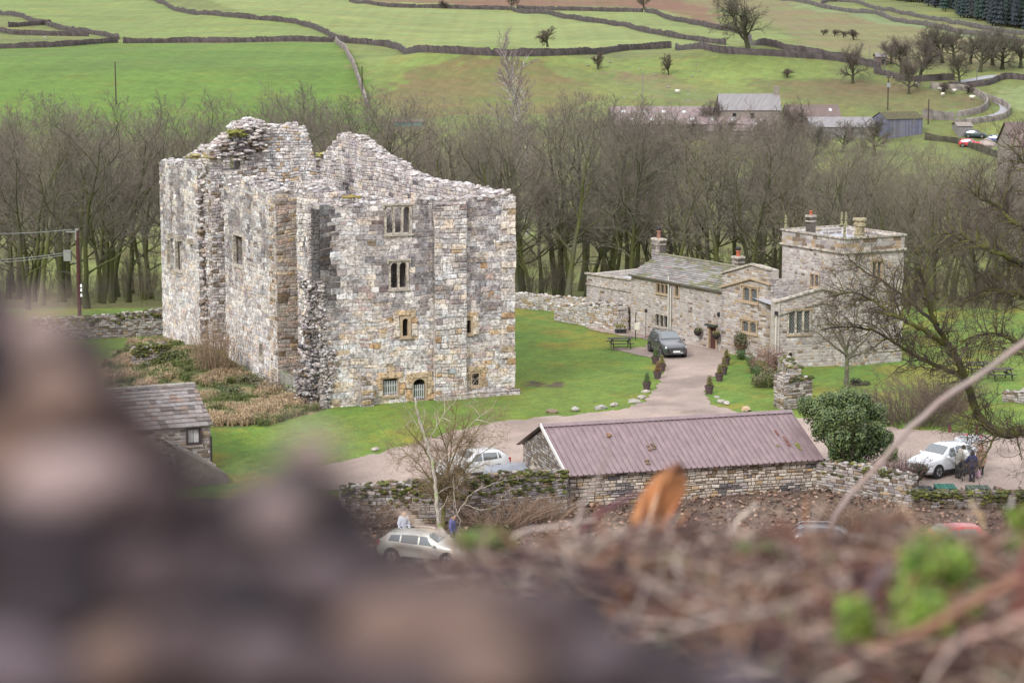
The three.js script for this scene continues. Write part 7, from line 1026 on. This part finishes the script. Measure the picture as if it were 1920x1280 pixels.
  pole('pole standing in the dark green meadow on the left', 217, 196, tallTo(217, 117, 196)); pole('pole beside the field wall that runs down to the wood', 679, 178, tallTo(679, 125, 178)); pole('slim grey pole on the slope above the farm shed', 1205, 196, tallTo(1205, 136, 196), { c: [0.3, 0.28, 0.27], r: 0.11 }); pole('tall pole with transformer beside the blue barn', 1665, 206, tallTo(1665, 142, 206), { arm: true, box: true }); pole('grey pole behind the transformer pole', 1659, 138, tallTo(1659, 106, 138), { c: [0.3, 0.28, 0.28], r: 0.12 }); pole('pole with lamp right of the blue barn', 1741, 232, tallTo(1741, 186, 232), {}); pole('short pole beside the winding road', 1832, 156, tallTo(1832, 120, 156), { c: [0.26, 0.24, 0.23], r: 0.12 }); pole('grey pole on the slope among bushes', 1631, 112, tallTo(1631, 86, 112), { c: [0.3, 0.28, 0.28], r: 0.1 });
  { // electricity pole left of the ruin, with its transformer and wires
    const d = 181, top = atD(144, 432, d), b = onLand(top.x, top.z), h = top.y - b.y, g = pole('red-brown electricity pole with grey transformer, left of the ruin', 0, 0, h, { at: b, r: 0.17, c: [0.1, 0.03, 0.03] });
    const k = d / LENS, a = new MB(); a.box(-0.05, h - 0.3, 0, 0.25, 0.9, 0.2); a.box(-0.45, h - 0.1, 0, 0.9, 0.1, 0.1); mesh('crossarm', a, M.rim, g); const t = new MB(); t.box(-19 * k, h - 48 * k, 0.1, 0.56, 0.75, 0.5); t.box(-19 * k, h - 38 * k, 0.1, 0.62, 0.06, 0.56); t.box(-8 * k, h - 60 * k, 0, 0.6, 0.08, 0.1); mesh('transformer', t, M.rim, g);
    for (const q of [108, 116, 126]) { const i = new MB(); i.lathe(V(0.2, h - q * k, 0.1), [[0.05, 0], [0.1, 0.06], [0.06, 0.16], [0.1, 0.2], [0.02, 0.28]], 7); mesh('insulator', i, M.plate, g); }
    for (const [x0, y0, x1, y1, l] of [[135, 430, -60, 437, 'uppermost thin wire left of the transformer pole'], [120, 474, -60, 488, 'middle thin wire left of the transformer pole'], [120, 478, -60, 494, 'lowest thin wire left of the transformer pole']]) { const A = atD(x0, y0, d), B = atD(x1, y1, d - 4), mb = new MB(A), pts = []; for (let m = 0; m <= 8; m++) { const t2 = m / 8, p = A.clone().lerp(B, t2); p.y -= Math.sin(t2 * Math.PI) * 0.15; pts.push(p); } mb.tube(pts, pts.map(() => 0.02), 4); tag(mesh('overhead_wire', mb.geo(true), M.rim, scene, A), l, 'wire', 'overhead wires'); }
  }
  // farm
  const building = (name, label, cat, px0, px1, py, hEave, hRidge, depth, wallM, roofM, o = {}) => {
    const d = o.d ?? -G((px0 + px1) / 2, py).z, yb = atD((px0 + px1) / 2, py, d).y, A = V((px0 - 960) / LENS * d, yb, -d), B = V((px1 - 960) / LENS * (d + (o.skew ?? 0)), yb, -(d + (o.skew ?? 0))), ux = B.clone().sub(A).setY(0).normalize(), n = ux.clone().cross(UP), g = thing(name, A.clone().add(B).multiplyScalar(0.5), label, cat), bk = (p) => p.clone().addScaledVector(n, -depth), up = (p, h) => p.clone().setY(yb + h), mid = (p) => p.clone().addScaledVector(n, -depth / 2);
    const foot = Math.min(yb - 0.2, ...[A, B, bk(A), bk(B)].map((p) => land(p.x, p.z) - 0.3)), low = (p) => p.clone().setY(foot), w = prism('wall', g, [[low(A), low(B), up(B, hEave), up(A, hEave)], [low(B), low(bk(B)), up(bk(B), hEave), up(mid(B), hRidge - 0.08), up(B, hEave)], [low(bk(A)), low(A), up(A, hEave), up(mid(A), hRidge - 0.08), up(bk(A), hEave)], [low(bk(B)), low(bk(A)), up(bk(A), hEave), up(bk(B), hEave)]], wallM);
    const ex = 0.25, e = (p, s) => up(p.clone().addScaledVector(n, 0.3), hEave - 0.05).addScaledVector(ux, s * ex), r = (p, s) => up(mid(p), hRidge).addScaledVector(ux, s * ex), e2 = (p, s) => up(bk(p).addScaledVector(n, -0.3), hEave - 0.05).addScaledVector(ux, s * ex);
    const rf = prism('roof', g, [[e(A, -1), e(B, 1), r(B, 1), r(A, -1)], [r(A, -1), r(B, 1), e2(B, 1), e2(A, -1)]], roofM);
    const q = (f, s, z = 0.06) => e(A, -1).lerp(e(B, 1), f).lerp(r(A, -1).lerp(r(B, 1), f), s).add(V(0, z, 0.03));
    for (const [f, s, fw, sh] of o.lights || []) { const m = new MB(g.position); m.face([q(f, s), q(f + fw, s), q(f + fw, s + sh), q(f, s + sh)].map((p) => [p, p.x, p.y])); mesh('rooflight', m, MRL, rf); }
    for (const [f, v, fw, hh, m2] of o.openings || []) { const m = new MB(g.position), c = A.clone().lerp(B, f + fw / 2).addScaledVector(n, 0.05).setY(yb + v + hh / 2); m.obox(c, ux, UP, n, A.distanceTo(B) * fw / 2, hh / 2, 0.06); mesh(m2 || 'doorway', m, m2 === 'window' ? M.glass : M.iron, w); }
    for (const f of o.chim || []) { const m = new MB(g.position), c = r(A, 0).lerp(r(B, 0), f); m.obox(c.setY(c.y + 0.5), ux, UP, n, 0.5, 1.0, 0.45); mesh('chimney', m, MSTN, g); }
    if (o.ribs) { const N = o.ribs; for (let k = 0; k < N; k++) { const m = new MB(g.position), c = A.clone().lerp(B, (k + 0.5) / N).addScaledVector(n, 0.04); m.obox(c.setY((yb + hEave + foot) / 2), ux, UP, n, A.distanceTo(B) / N * 0.46, (yb + hEave - foot) / 2 - 0.02, 0.05); mesh('cladding_board', m, R() < 0.5 ? wallM : MBL2, w); } }
    return g;
  };
  const MRL = std({ color: lin(0.5, 0.5, 0.5), roughness: 0.5 }), MPINK = std({ color: lin(0.27, 0.205, 0.2), map: T.metal, roughness: 0.7, side: THREE.DoubleSide }), MSTN = std({ color: lin(0.33, 0.29, 0.26), map: T.stone, roughness: 1, side: THREE.DoubleSide }), MGREY = std({ color: lin(0.26, 0.245, 0.25), map: T.metal, roughness: 0.6, side: THREE.DoubleSide }), MBL = std({ color: lin(0.17, 0.18, 0.27), map: T.stone, roughness: 0.7, side: THREE.DoubleSide }), MBL2 = std({ color: lin(0.23, 0.24, 0.33), map: T.stone, roughness: 0.7 }), MMOSSR = std({ color: lin(0.12, 0.11, 0.06), map: T.stone, roughness: 1, side: THREE.DoubleSide }), MBR = std({ color: lin(0.2, 0.15, 0.14), map: T.stone, roughness: 1, side: THREE.DoubleSide }), MTEAL = std({ color: lin(0.06, 0.3, 0.3), roughness: 0.7, side: THREE.DoubleSide });
  const rl = []; for (let k = 0; k < 6; k++) for (const s of [0.2, 0.62]) rl.push([0.08 + k * 0.15 + (s > 0.5 ? 0 : 0.05), s, 0.03, 0.14]);
  building('farm_shed', 'long farm shed with pink-brown roof and rows of white rooflights', 'shed', 1150, 1400, 262, 3.2, 6.3, 22, MSTN, MPINK, { lights: rl, openings: [[0.05, 0.2, 0.1, 2.4], [0.45, 0.2, 0.14, 2.6]] });
  building('farm_shed', 'lower farm shed roof with white rooflights behind the twiggy tree', 'shed', 1330, 1450, 268, 2.5, 4.6, 14, MSTN, MPINK, { lights: [[0.15, 0.5, 0.05, 0.2], [0.7, 0.5, 0.06, 0.2]] });
  building('farmhouse', 'grey stone farmhouse with end chimney among the farm trees', 'house', 1350, 1462, 252, 5, 8.2, 9, MSTN, MGREY, { chim: [0.97], openings: [[0.2, 1, 0.06, 1.2, 'window'], [0.5, 1, 0.06, 1.2, 'window'], [0.2, 3.3, 0.06, 1.1, 'window'], [0.5, 3.3, 0.06, 1.1, 'window']] });
  building('farm_shed', 'brown-roofed shed right of the farmhouse', 'shed', 1478, 1575, 244, 2.6, 5, 12, MBR, MBR, { lights: [[0.8, 0.5, 0.05, 0.2]] }); building('farm_shed', 'pale grey low shed left of the blue barn', 'shed', 1520, 1640, 258, 2.2, 4.0, 10, MGREY, MGREY, {});
  building('blue_barn', 'blue-grey boarded barn with mossy roof above the wood', 'barn', 1662, 1728, 260, 4.0, 5.3, 5, MBL, MMOSSR, { skew: 4, ribs: 22, lights: [] });
  building('farm_shed', 'grey hut right of the blue barn by the farm track', 'shed', 1796, 1822, 256, 2.2, 2.8, 7, MGREY, MSTN, {}); building('caravan_store', 'long low building with teal sheeting behind the wood', 'shed', 738, 792, 236, 0.9, 1.3, 5, MTEAL, MBR, {}); building('farm_shed', 'small dark hut on the slope right of the bare tree', 'shed', 1640, 1658, 122, 2.0, 2.8, 5, MBR, MGREY, { openings: [[0.5, 0.3, 0.3, 1, 'window']] });
  building('farmhouse', 'stone house roof at the right edge below the farmyard', 'house', 1898, 1990, 318, 3.2, 6, 9, MSTN, MBR, { d: 300, openings: [[0.1, 0.9, 0.06, 0.8, 'window']] });
  { const hd = (x, z) => Math.atan2(-z, x), far = (l, x, y, c) => { const p = G(x, y); makeCar(l, p, hd(0.95, 0.3), carPaint(...c), { rails: false, group: 'cars in the farmyard' }); }; far('distant red car in the farmyard', 1820, 275, [0.5, 0.03, 0.04, 0]); far('distant dark green vehicle by the farm hut', 1830, 258, [0.03, 0.06, 0.06, 0]); far('distant blue car at the end of the farmyard', 1872, 268, [0.1, 0.14, 0.3, 0]); }
  { const p = G(1850, 272), mb = new MB(p); mb.lathe(p, [[2.6, -0.3], [1.8, 0.5], [0.9, 1.1], [0.1, 1.4]], 12, [0.4, 0.34, 0.31]); tag(mesh('gravel_heap', mb.geo(true), M.gravel, scene, p), 'conical heap of gravel in the farmyard', 'heap'); }
  // sheep
  const sheepGeo = (() => { const mb = new MB(); const W2 = [0.7, 0.66, 0.58]; mb.lump(V(0, 0.62, 0), 0.55, 0.32, 0.3, 0, 0.06, W2, true); mb.lump(V(0.62, 0.72, 0), 0.2, 0.15, 0.12, 0, 0.05, [0.55, 0.5, 0.45], true); mb.lump(V(0.45, 0.72, 0), 0.2, 0.2, 0.16, 0, 0.05, W2, true); for (const x of [-0.35, 0.35]) for (const z of [-0.14, 0.14]) mb.tube([V(x, 0.5, z), V(x + 0.02, 0.25, z), V(x, 0, z)], [0.07, 0.05, 0.045], 6, true, [0.3, 0.27, 0.24]); for (const z of [-0.14, 0.14]) mb.lump(V(0.58, 0.84, z), 0.05, 0.03, 0.08, 0, 0.05, [0.5, 0.45, 0.4]); return mb.geo(true); })();
  [[1720, 163], [1768, 182], [1766, 172], [1772, 171], [1788, 175], [1823, 187], [1529, 110], [1270, 176]].sort((a, b) => a[0] - b[0]).forEach(([x, y], k) => { const p = G(x, y); const s = mesh('sheep', sheepGeo, M.dull, scene, p); s.rotation.y = rnd(0, 6); s.scale.setScalar(1.1); tag(s, `white sheep on the slope, ${NTH[k]} of eight from the left`, 'sheep', 'sheep on the hillside'); });
}

// ---------- the foreground: a crumbling wall head and the litter on the bank beyond it ----------
{
  R = mul32(901);
  const D1 = 1.0, q = (x, y, d) => atD(x, y, d);
  const g = thing('foreground_wall', V(-0.12, land(-0.12, -1), -1), 'out-of-focus crumbling dark stone wall head close to the camera at the left', 'wall');
  const mats = { dark: [0.024, 0.015, 0.021], mid: [0.075, 0.05, 0.055], pale: [0.34, 0.255, 0.245], peach: [0.2, 0.13, 0.105], blue: [0.125, 0.093, 0.105], green: [0.09, 0.1, 0.05] };
  const stone = (x, y, d, rx, ry, c, name = 'stone') => { const k = d / LENS, p = q(x, y, d), mb = new MB(g.position); mb.lump(p, rx * k, ry * k, Math.max(rx, ry) * k, rnd(0, 3), 0.12, vary(mats[c], 0.1), true); mesh(name, mb.geo(true), M.stone, g); };
  // body of dark stones down to the bank
  { const mb = new MB(g.position), mk = (pts, d0, c) => { for (const [x, y, rx, ry] of pts) { const k = d0 / LENS; mb.lump(q(x, y, d0), rx * k, ry * k, 0.05, 0, 0.15, vary(c, 0.12), true); } }; const dx = 0;
    mk([[-110, 780, 220, 220], [40, 930, 230, 190], [270, 1050, 250, 160], [500, 1090, 230, 180], [760, 1225, 250, 165], [1000, 1270, 240, 140], [200, 1180, 320, 220], [600, 1290, 400, 200], [0, 1080, 260, 300], [1120, 1300, 220, 130], [1000, 1330, 360, 150], [400, 1400, 500, 250], [900, 1420, 500, 200], [-150, 1300, 400, 400]], 1.08, [0.038, 0.025, 0.031]); mesh('wall_core', mb.geo(true), M.stone, g); const f = new MB(g.position); f.obox(V(-0.1, (25.7 + land(-0.1, -1.12)) / 2 - 0.05, -1.12), V(1, 0, 0), UP, V(0, 0, 1), 0.2, (25.7 - land(-0.1, -1.12)) / 2, 0.07); mesh('wall_foot', f, M.earthshade, g); }
  for (const a of [[-10, 590, 1.0, 70, 60, 'dark'], [75, 620, 0.98, 62, 46, 'pale'], [180, 715, 0.97, 62, 56, 'dark'], [235, 780, 0.98, 60, 55, 'mid'], [290, 850, 0.98, 62, 52, 'dark'], [156, 650, 0.99, 60, 55, 'dark'], [10, 700, 0.98, 80, 60, 'dark'], [110, 740, 0.95, 90, 70, 'peach'], [19, 850, 0.96, 90, 80, 'peach'], [125, 905, 0.95, 120, 80, 'pale'], [240, 835, 0.98, 70, 60, 'peach'], [260, 930, 0.96, 80, 60, 'mid'], [375, 985, 0.98, 100, 70, 'dark'], [330, 880, 1.0, 60, 50, 'dark'], [460, 935, 1.0, 80, 50, 'dark'], [519, 967, 0.96, 72, 62, 'pale'], [587, 846, 1.05, 60, 42, 'pale'], [560, 900, 1.02, 80, 50, 'dark'], [640, 1000, 0.99, 70, 65, 'dark'], [640, 930, 1.04, 50, 40, 'mid'], [720, 1060, 1.03, 70, 50, 'dark'], [94, 1040, 0.93, 120, 90, 'dark'], [281, 1080, 0.93, 110, 70, 'mid'], [437, 1130, 0.93, 110, 70, 'dark'], [430, 1060, 0.95, 90, 50, 'mid'], [590, 1090, 0.95, 110, 70, 'blue'], [719, 1195, 0.93, 120, 80, 'peach'], [740, 1110, 0.97, 110, 60, 'mid'], [850, 1165, 0.95, 130, 65, 'peach'], [870, 1115, 1.0, 100, 45, 'mid'], [1000, 1125, 1.02, 100, 45, 'dark'], [1000, 1170, 0.97, 120, 70, 'mid'], [94, 1150, 0.9, 130, 80, 'dark'], [40, 1250, 0.88, 130, 80, 'blue'], [200, 1230, 0.9, 120, 80, 'peach'], [340, 1220, 0.9, 120, 70, 'mid'], [480, 1240, 0.9, 120, 70, 'blue'], [600, 1260, 0.91, 130, 60, 'mid'], [880, 1260, 0.92, 150, 70, 'peach'], [760, 1290, 0.9, 130, 60, 'mid'], [1080, 1240, 0.97, 130, 70, 'blue'], [1180, 1290, 1.0, 140, 60, 'mid'], [1220, 1230, 1.05, 110, 50, 'dark'], [1330, 1280, 1.08, 130, 50, 'blue'], [1440, 1300, 1.1, 110, 40, 'dark'], [-40, 545, 1.02, 50, 40, 'mid'], [1090, 1130, 1.05, 80, 40, 'dark']]) stone(...a);

  // bank litter: dead bracken, leaves, twigs
  const bank = (x, y) => { const d = sight(x, y); let t = 1.5; while (t < 7 && EYE + d.y * t > land(d.x * t, d.z * t)) t += 0.02; return V(d.x * t, land(d.x * t, d.z * t), d.z * t); };
  const leafGeo = (() => { const mb = new MB(); const N = 5; for (let k = 0; k <= N; k++) { const t = k / N, w = Math.sin(Math.PI * (0.08 + 0.9 * t)) * 0.4, y = 0.25 * Math.sin(t * 2.6); mb.v(t - 0.5, y + 0.15, -w); mb.v(t - 0.5, y, 0); mb.v(t - 0.5, y + 0.15, w); if (k) { const i = k * 3; mb.quad(i - 3, i - 2, i + 1, i); mb.quad(i - 2, i - 1, i + 2, i + 1); } } return mb.geo(true); })();
  const spread = (name, label, geo, n, fn, mat) => { const im = new THREE.InstancedMesh(geo, mat, n); for (let k = 0; k < n; k++) { const { p, s, c, lift = 0.02, tilt = 0.9 } = fn(k); im.setMatrixAt(k, new THREE.Matrix4().compose(V(p.x, p.y + lift, p.z), new THREE.Quaternion().setFromEuler(new THREE.Euler(rnd(-tilt, tilt), rnd(0, 6.28), rnd(-tilt, tilt))), s)); im.setColorAt(k, lin(...c)); } im.name = name; scene.add(im); return tag(kind(im, 'stuff'), label, 'litter'); };
  const onBank = () => { const d = 2.3 + 2.4 * R() ** 0.7, x = rnd(-0.12, 0.27) * d; return onLand(x, -d); };
  const brn = [[0.2, 0.09, 0.05], [0.28, 0.15, 0.09], [0.14, 0.07, 0.05], [0.36, 0.24, 0.18], [0.09, 0.045, 0.045], [0.45, 0.34, 0.29], [0.32, 0.14, 0.06], [0.12, 0.14, 0.05], [0.17, 0.09, 0.08]];
  const lm = std({ roughness: 0.9, side: THREE.DoubleSide });
  spread('leaf_litter', 'blurred russet dead leaves and bracken on the bank', leafGeo, 3800, () => { const p = onBank(), s = rnd(0.02, 0.06); return { p, s: V(s, s, s * rnd(0.5, 1)), c: vary(pick(brn), 0.25).map((v) => v * 0.75), lift: rnd(0.0, 0.05) }; }, lm);
  const straw = (() => { const mb = new MB(); mb.tube([V(-0.5, 0, 0), V(-0.15, 0.05, 0.02), V(0.2, 0.03, -0.03), V(0.5, 0.09, 0.02)], [0.014, 0.013, 0.011, 0.006], 4); return mb.geo(true); })();
  spread('dead_stalks', 'blurred pale dead stalks and twigs strewn on the bank', straw, 2600, () => { const p = onBank(), s = rnd(0.08, 0.28); return { p, s: V(s, s, s), c: vary(pick([[0.34, 0.24, 0.18], [0.24, 0.15, 0.1], [0.14, 0.085, 0.08], [0.46, 0.37, 0.32], [0.22, 0.09, 0.05], [0.1, 0.05, 0.045], [0.07, 0.035, 0.04]]), 0.2).map((v) => v * 0.8), lift: rnd(0.01, 0.07), tilt: 0.45 }; }, lm);
  const greens = [[0.12, 0.22, 0.015], [0.18, 0.29, 0.02], [0.06, 0.11, 0.012], [0.22, 0.28, 0.05], [0.14, 0.12, 0.03]]; { const n = 4200, im = new THREE.InstancedMesh(leafGeo, lm, n); for (let k = 0; k < n; k++) { const d = rnd(108, 123.5), x = rnd(-8, 29), s = rnd(0.12, 0.3); im.setMatrixAt(k, new THREE.Matrix4().compose(onLand(x, -d).add(V(0, 0.04, 0)), new THREE.Quaternion().setFromEuler(new THREE.Euler(rnd(-0.5, 0.5), rnd(0, 6), rnd(-0.5, 0.5))), V(s, s, s))); im.setColorAt(k, lin(...vary(pick([[0.25, 0.15, 0.11], [0.14, 0.085, 0.07], [0.34, 0.23, 0.17], [0.09, 0.06, 0.05]]), 0.2))); } im.name = 'fallen_leaves'; scene.add(im); tag(kind(im, 'stuff'), 'brown fallen leaves on the verge below the barn wall', 'leaves'); }
  const mossClump = (label, x, y, rx, ry, dd, dim = 1) => { dd += 0.5; const k = dd / LENS, c = q(x, y, dd), b = onLand(c.x, c.z); const t = thing('moss_clump', b, label, 'moss', 'moss on the bank'); const bl = [[c.x, c.y, c.z, rx * k, ry * k, rx * k * 0.8]]; for (let m = 0; m < 3; m++) bl.push([c.x + (m - 1) * 0.6 * rx * k, lerp(c.y, b.y, 0.6), c.z + rnd(-0.02, 0.02), rx * k * 0.55, Math.max(ry * k * 0.4, (c.y - b.y) * 0.35), rx * k * 0.5]); for (let m = 0; m < 5; m++) bl.push([c.x + rnd(-0.6, 0.6) * rx * k, c.y + rnd(-0.6, 0.5) * ry * k, c.z + rnd(-0.5, 0.5) * rx * k, rx * k * 0.5, ry * k * 0.45, rx * k * 0.5]); mesh('moss_fronds', leafMass(null, bl, 6500, 0.009, greens.map((c) => [c[0] * dim * (dim < 1 ? 1.3 : 1), c[1] * dim, c[2] * dim * (dim < 1 ? 2 : 1)]), b), M.leaf, t); const core = new MB(b); core.lump(c, rx * k * 0.86, ry * k * 0.86, rx * k * 0.7, 0, 0.12, [0.06, 0.13, 0.02], true); core.lump(b.clone().lerp(c, 0.4), rx * k * 0.7, Math.max(0.02, (c.y - b.y) * 0.7), rx * k * 0.6, 0, 0.1, [0.1, 0.09, 0.03], true); mesh('moss_core', core.geo(true), M.moss, t); };
  mossClump('large bright green moss clump in front of the red car', 1755, 1072, 80, 72, 3.0); mossClump('lower lobe of bright green moss right of centre', 1720, 1150, 56, 44, 2.8); mossClump('small bright green moss tuft left of the large clump', 1600, 1165, 34, 46, 2.75); mossClump('small pale green moss tuft below the bark shard', 1262, 1066, 26, 26, 3.5, 0.7); mossClump('green ivy tuft behind the debris at the centre', 900, 1014, 60, 22, 4.3, 0.55);  mossClump('green moss tip at the right edge of the frame', 1915, 970, 22, 18, 3.6);
  { // orange bark shard standing in the litter
    const b = bank(1225, 1050), d = -b.z, t = thing('bark_shard', b, 'upright orange-brown splinter of bark standing in the debris', 'bark'), mb = new MB(b), pl = [[1192, 1052, 28], [1214, 985, 36], [1238, 930, 38], [1258, 893, 30], [1266, 880, 20], [1276, 867, 7]]; let pv = null; pl.forEach(([x, y, w], k) => { const a = q(x - w, y, d), c = q(x + w, y + 8, d + 0.02), m = q(x, y, d - 0.02), m2 = q(x, y, d + 0.035); const col = vary(k > 3 ? [0.16, 0.065, 0.035] : k > 1 ? [0.4, 0.17, 0.07] : [0.5, 0.25, 0.11], 0.14); const id = [a, m, c, m2].map((p) => mb.v(p.x, p.y, p.z, undefined, undefined, col)); if (pv) for (let z = 0; z < 4; z++) mb.quad(pv[z], pv[(z + 1) % 4], id[(z + 1) % 4], id[z]); pv = id; }); mesh('splinter', mb, std({ ...vc, roughness: 0.9, side: THREE.DoubleSide }), t); for (const [xa, ya, xb, yb2, w2, cc] of [[1185, 1050, 1212, 905, 9, [0.35, 0.16, 0.08]], [1215, 1050, 1292, 905, 11, [0.28, 0.11, 0.05]], [1205, 1045, 1250, 872, 10, [0.46, 0.21, 0.09]], [1190, 1050, 1180, 960, 8, [0.2, 0.09, 0.05]], [1225, 1045, 1300, 950, 8, [0.38, 0.19, 0.1]]]) { const sp = new MB(b), k2 = d / LENS; sp.tube([q(xa, ya, d - 0.03), q(lerp(xa, xb, 0.5) + rnd(-6, 6), lerp(ya, yb2, 0.5), d - 0.035), q(xb, yb2, d - 0.03)], [w2 * k2, w2 * k2 * 0.8, 0], 4, true, vary(cc, 0.15)); mesh('splinter', sp, M.dull, t); }
    const s2 = new MB(b); s2.tube([q(1195, 1050, d - 0.03), q(1215, 985, d - 0.04), q(1232, 925, d - 0.04)], [0.006, 0.006, 0.002], 5, true, [0.6, 0.5, 0.42]); mesh('pale_edge', s2.geo(true), M.dull, t); }
  const twig = (label, pts, r0, r1, c) => { if (-q(...pts[0]).z < 5) { r0 *= 0.6; r1 *= 0.6; } const near = -q(...pts[0]).z < 5, b0 = near ? bank(pts[0][0], pts[0][1]) : null, P = near ? pts.map(([x, y, d], k) => k ? q(x, y, -b0.z + (d - pts[0][2])) : b0.setY(b0.y + 0.015)) : pts.map(([x, y, d]) => q(x, y, d)), f = P[0]; if (!near) f.y = Math.min(f.y, land(f.x, f.z) + 0.03); const mb = new MB(f), cv = new THREE.CatmullRomCurve3(P).getPoints(16); cv.forEach((p, k) => { if (k) p.add(V(rnd(-1, 1), rnd(-1, 1), 0).multiplyScalar(r0 * 0.5)); }); mb.tube(cv, cv.map((_, k) => lerp(r0, r1, k / 16)), 6, true, (t) => vary(c, 0.12)); tag(mesh('fallen_twig', mb.geo(true), M.dull, scene, f), label, 'twig', 'twigs in the foreground'); };
  twig('long slanting stem crossing the right side in front of the mossy tree', [[1480, 1090, 8.2], [1545, 1010, 8.3], [1640, 880, 8.4], [1720, 790, 8.5], [1820, 715, 8.6], [1935, 635, 8.7]], 0.01, 0.012, [0.3, 0.235, 0.215]);
  twig('pale stick slanting across the silver car', [[905, 1058, 4.5], [838, 1012, 4.5], [790, 985, 4.5], [744, 960, 4.5]], 0.014, 0.009, [0.5, 0.4, 0.33]);
  twig('grey upright stick left of the bark shard', [[1040, 1040, 3.9], [1085, 965, 3.9], [1120, 900, 3.9], [1143, 838, 3.9]], 0.016, 0.006, [0.3, 0.25, 0.23]); twig('dark reddish stick leaning beside the bark shard', [[1000, 1090, 3.4], [1090, 1000, 3.4], [1160, 940, 3.45], [1200, 925, 3.45]], 0.024, 0.012, [0.1, 0.04, 0.05]);
  twig('white-tipped short twig right of the bark shard', [[1350, 1060, 3.8], [1375, 990, 3.85], [1362, 942, 3.85]], 0.008, 0.003, [0.7, 0.64, 0.6]); twig('pale forked twig in the centre of the debris', [[1330, 1060, 3.6], [1370, 1000, 3.6], [1420, 945, 3.6]], 0.014, 0.008, [0.55, 0.47, 0.41]); twig('curved straw stalk near the left of the bark shard', [[1100, 1090, 3.3], [1115, 1030, 3.3], [1165, 985, 3.3]], 0.006, 0.003, [0.62, 0.52, 0.42]);
  twig('long grey twig lying in the left of the debris', [[860, 1070, 4.0], [950, 1020, 4.0], [1040, 985, 4.0], [1120, 975, 4.0]], 0.012, 0.006, [0.45, 0.38, 0.34]); twig('yellowish blurred stalk at the upper right of the debris', [[1860, 1060, 3.4], [1850, 1000, 3.4], [1820, 940, 3.4]], 0.013, 0.008, [0.45, 0.34, 0.2]); twig('tan blurred stalk above the green moss', [[1740, 1040, 3.5], [1715, 985, 3.5], [1685, 940, 3.5]], 0.012, 0.007, [0.5, 0.37, 0.28]); twig('russet stalk above the grey car', [[1520, 1040, 3.7], [1512, 980, 3.7], [1510, 930, 3.7]], 0.008, 0.004, [0.4, 0.2, 0.1]);
  for (const [x0, y0, x1, y1, d, r, c, l] of [[1560, 1290, 1920, 1080, 2.6, 0.016, [0.26, 0.13, 0.09], 'thick russet stem sweeping up at the lower right'], [1640, 1300, 1940, 1150, 2.5, 0.014, [0.4, 0.26, 0.22], 'pinkish stem at the lower right corner'], [1500, 1270, 1700, 1130, 2.7, 0.012, [0.16, 0.09, 0.08], 'dark stem below the small moss tuft'], [1830, 1270, 1960, 1200, 2.4, 0.022, [0.66, 0.56, 0.5], 'pale blurred stick at the lower right corner'], [1580, 1230, 1660, 1060, 2.8, 0.014, [0.1, 0.07, 0.09], 'dark purple stem between the moss tufts'], [1150, 1160, 1480, 1090, 3.0, 0.014, [0.3, 0.17, 0.13], 'brown stem lying across the middle of the debris'], [1380, 1110, 1620, 1040, 3.2, 0.009, [0.6, 0.5, 0.45], 'thin pale stem lying towards the moss'], [1290, 1080, 1330, 1010, 3.4, 0.014, [0.55, 0.47, 0.43], 'short pale stub in the debris'], [1880, 1060, 1900, 930, 3.4, 0.01, [0.5, 0.43, 0.43], 'pale lichen-covered twig at the right edge'], [1900, 1230, 1930, 1000, 2.9, 0.024, [0.14, 0.05, 0.04], 'dark red-brown stem at the right edge']]) twig(l, [[x0, y0, d], [lerp(x0, x1, 0.5), lerp(y0, y1, 0.5) - 12, d], [x1, y1, d + 0.05]], r, r * 0.6, c);
}
scene.traverse((o) => { if (o.isMesh) { o.castShadow = true; o.receiveShadow = true; } });
renderer.setSize(1024, 682);
renderer.render(scene, camera);
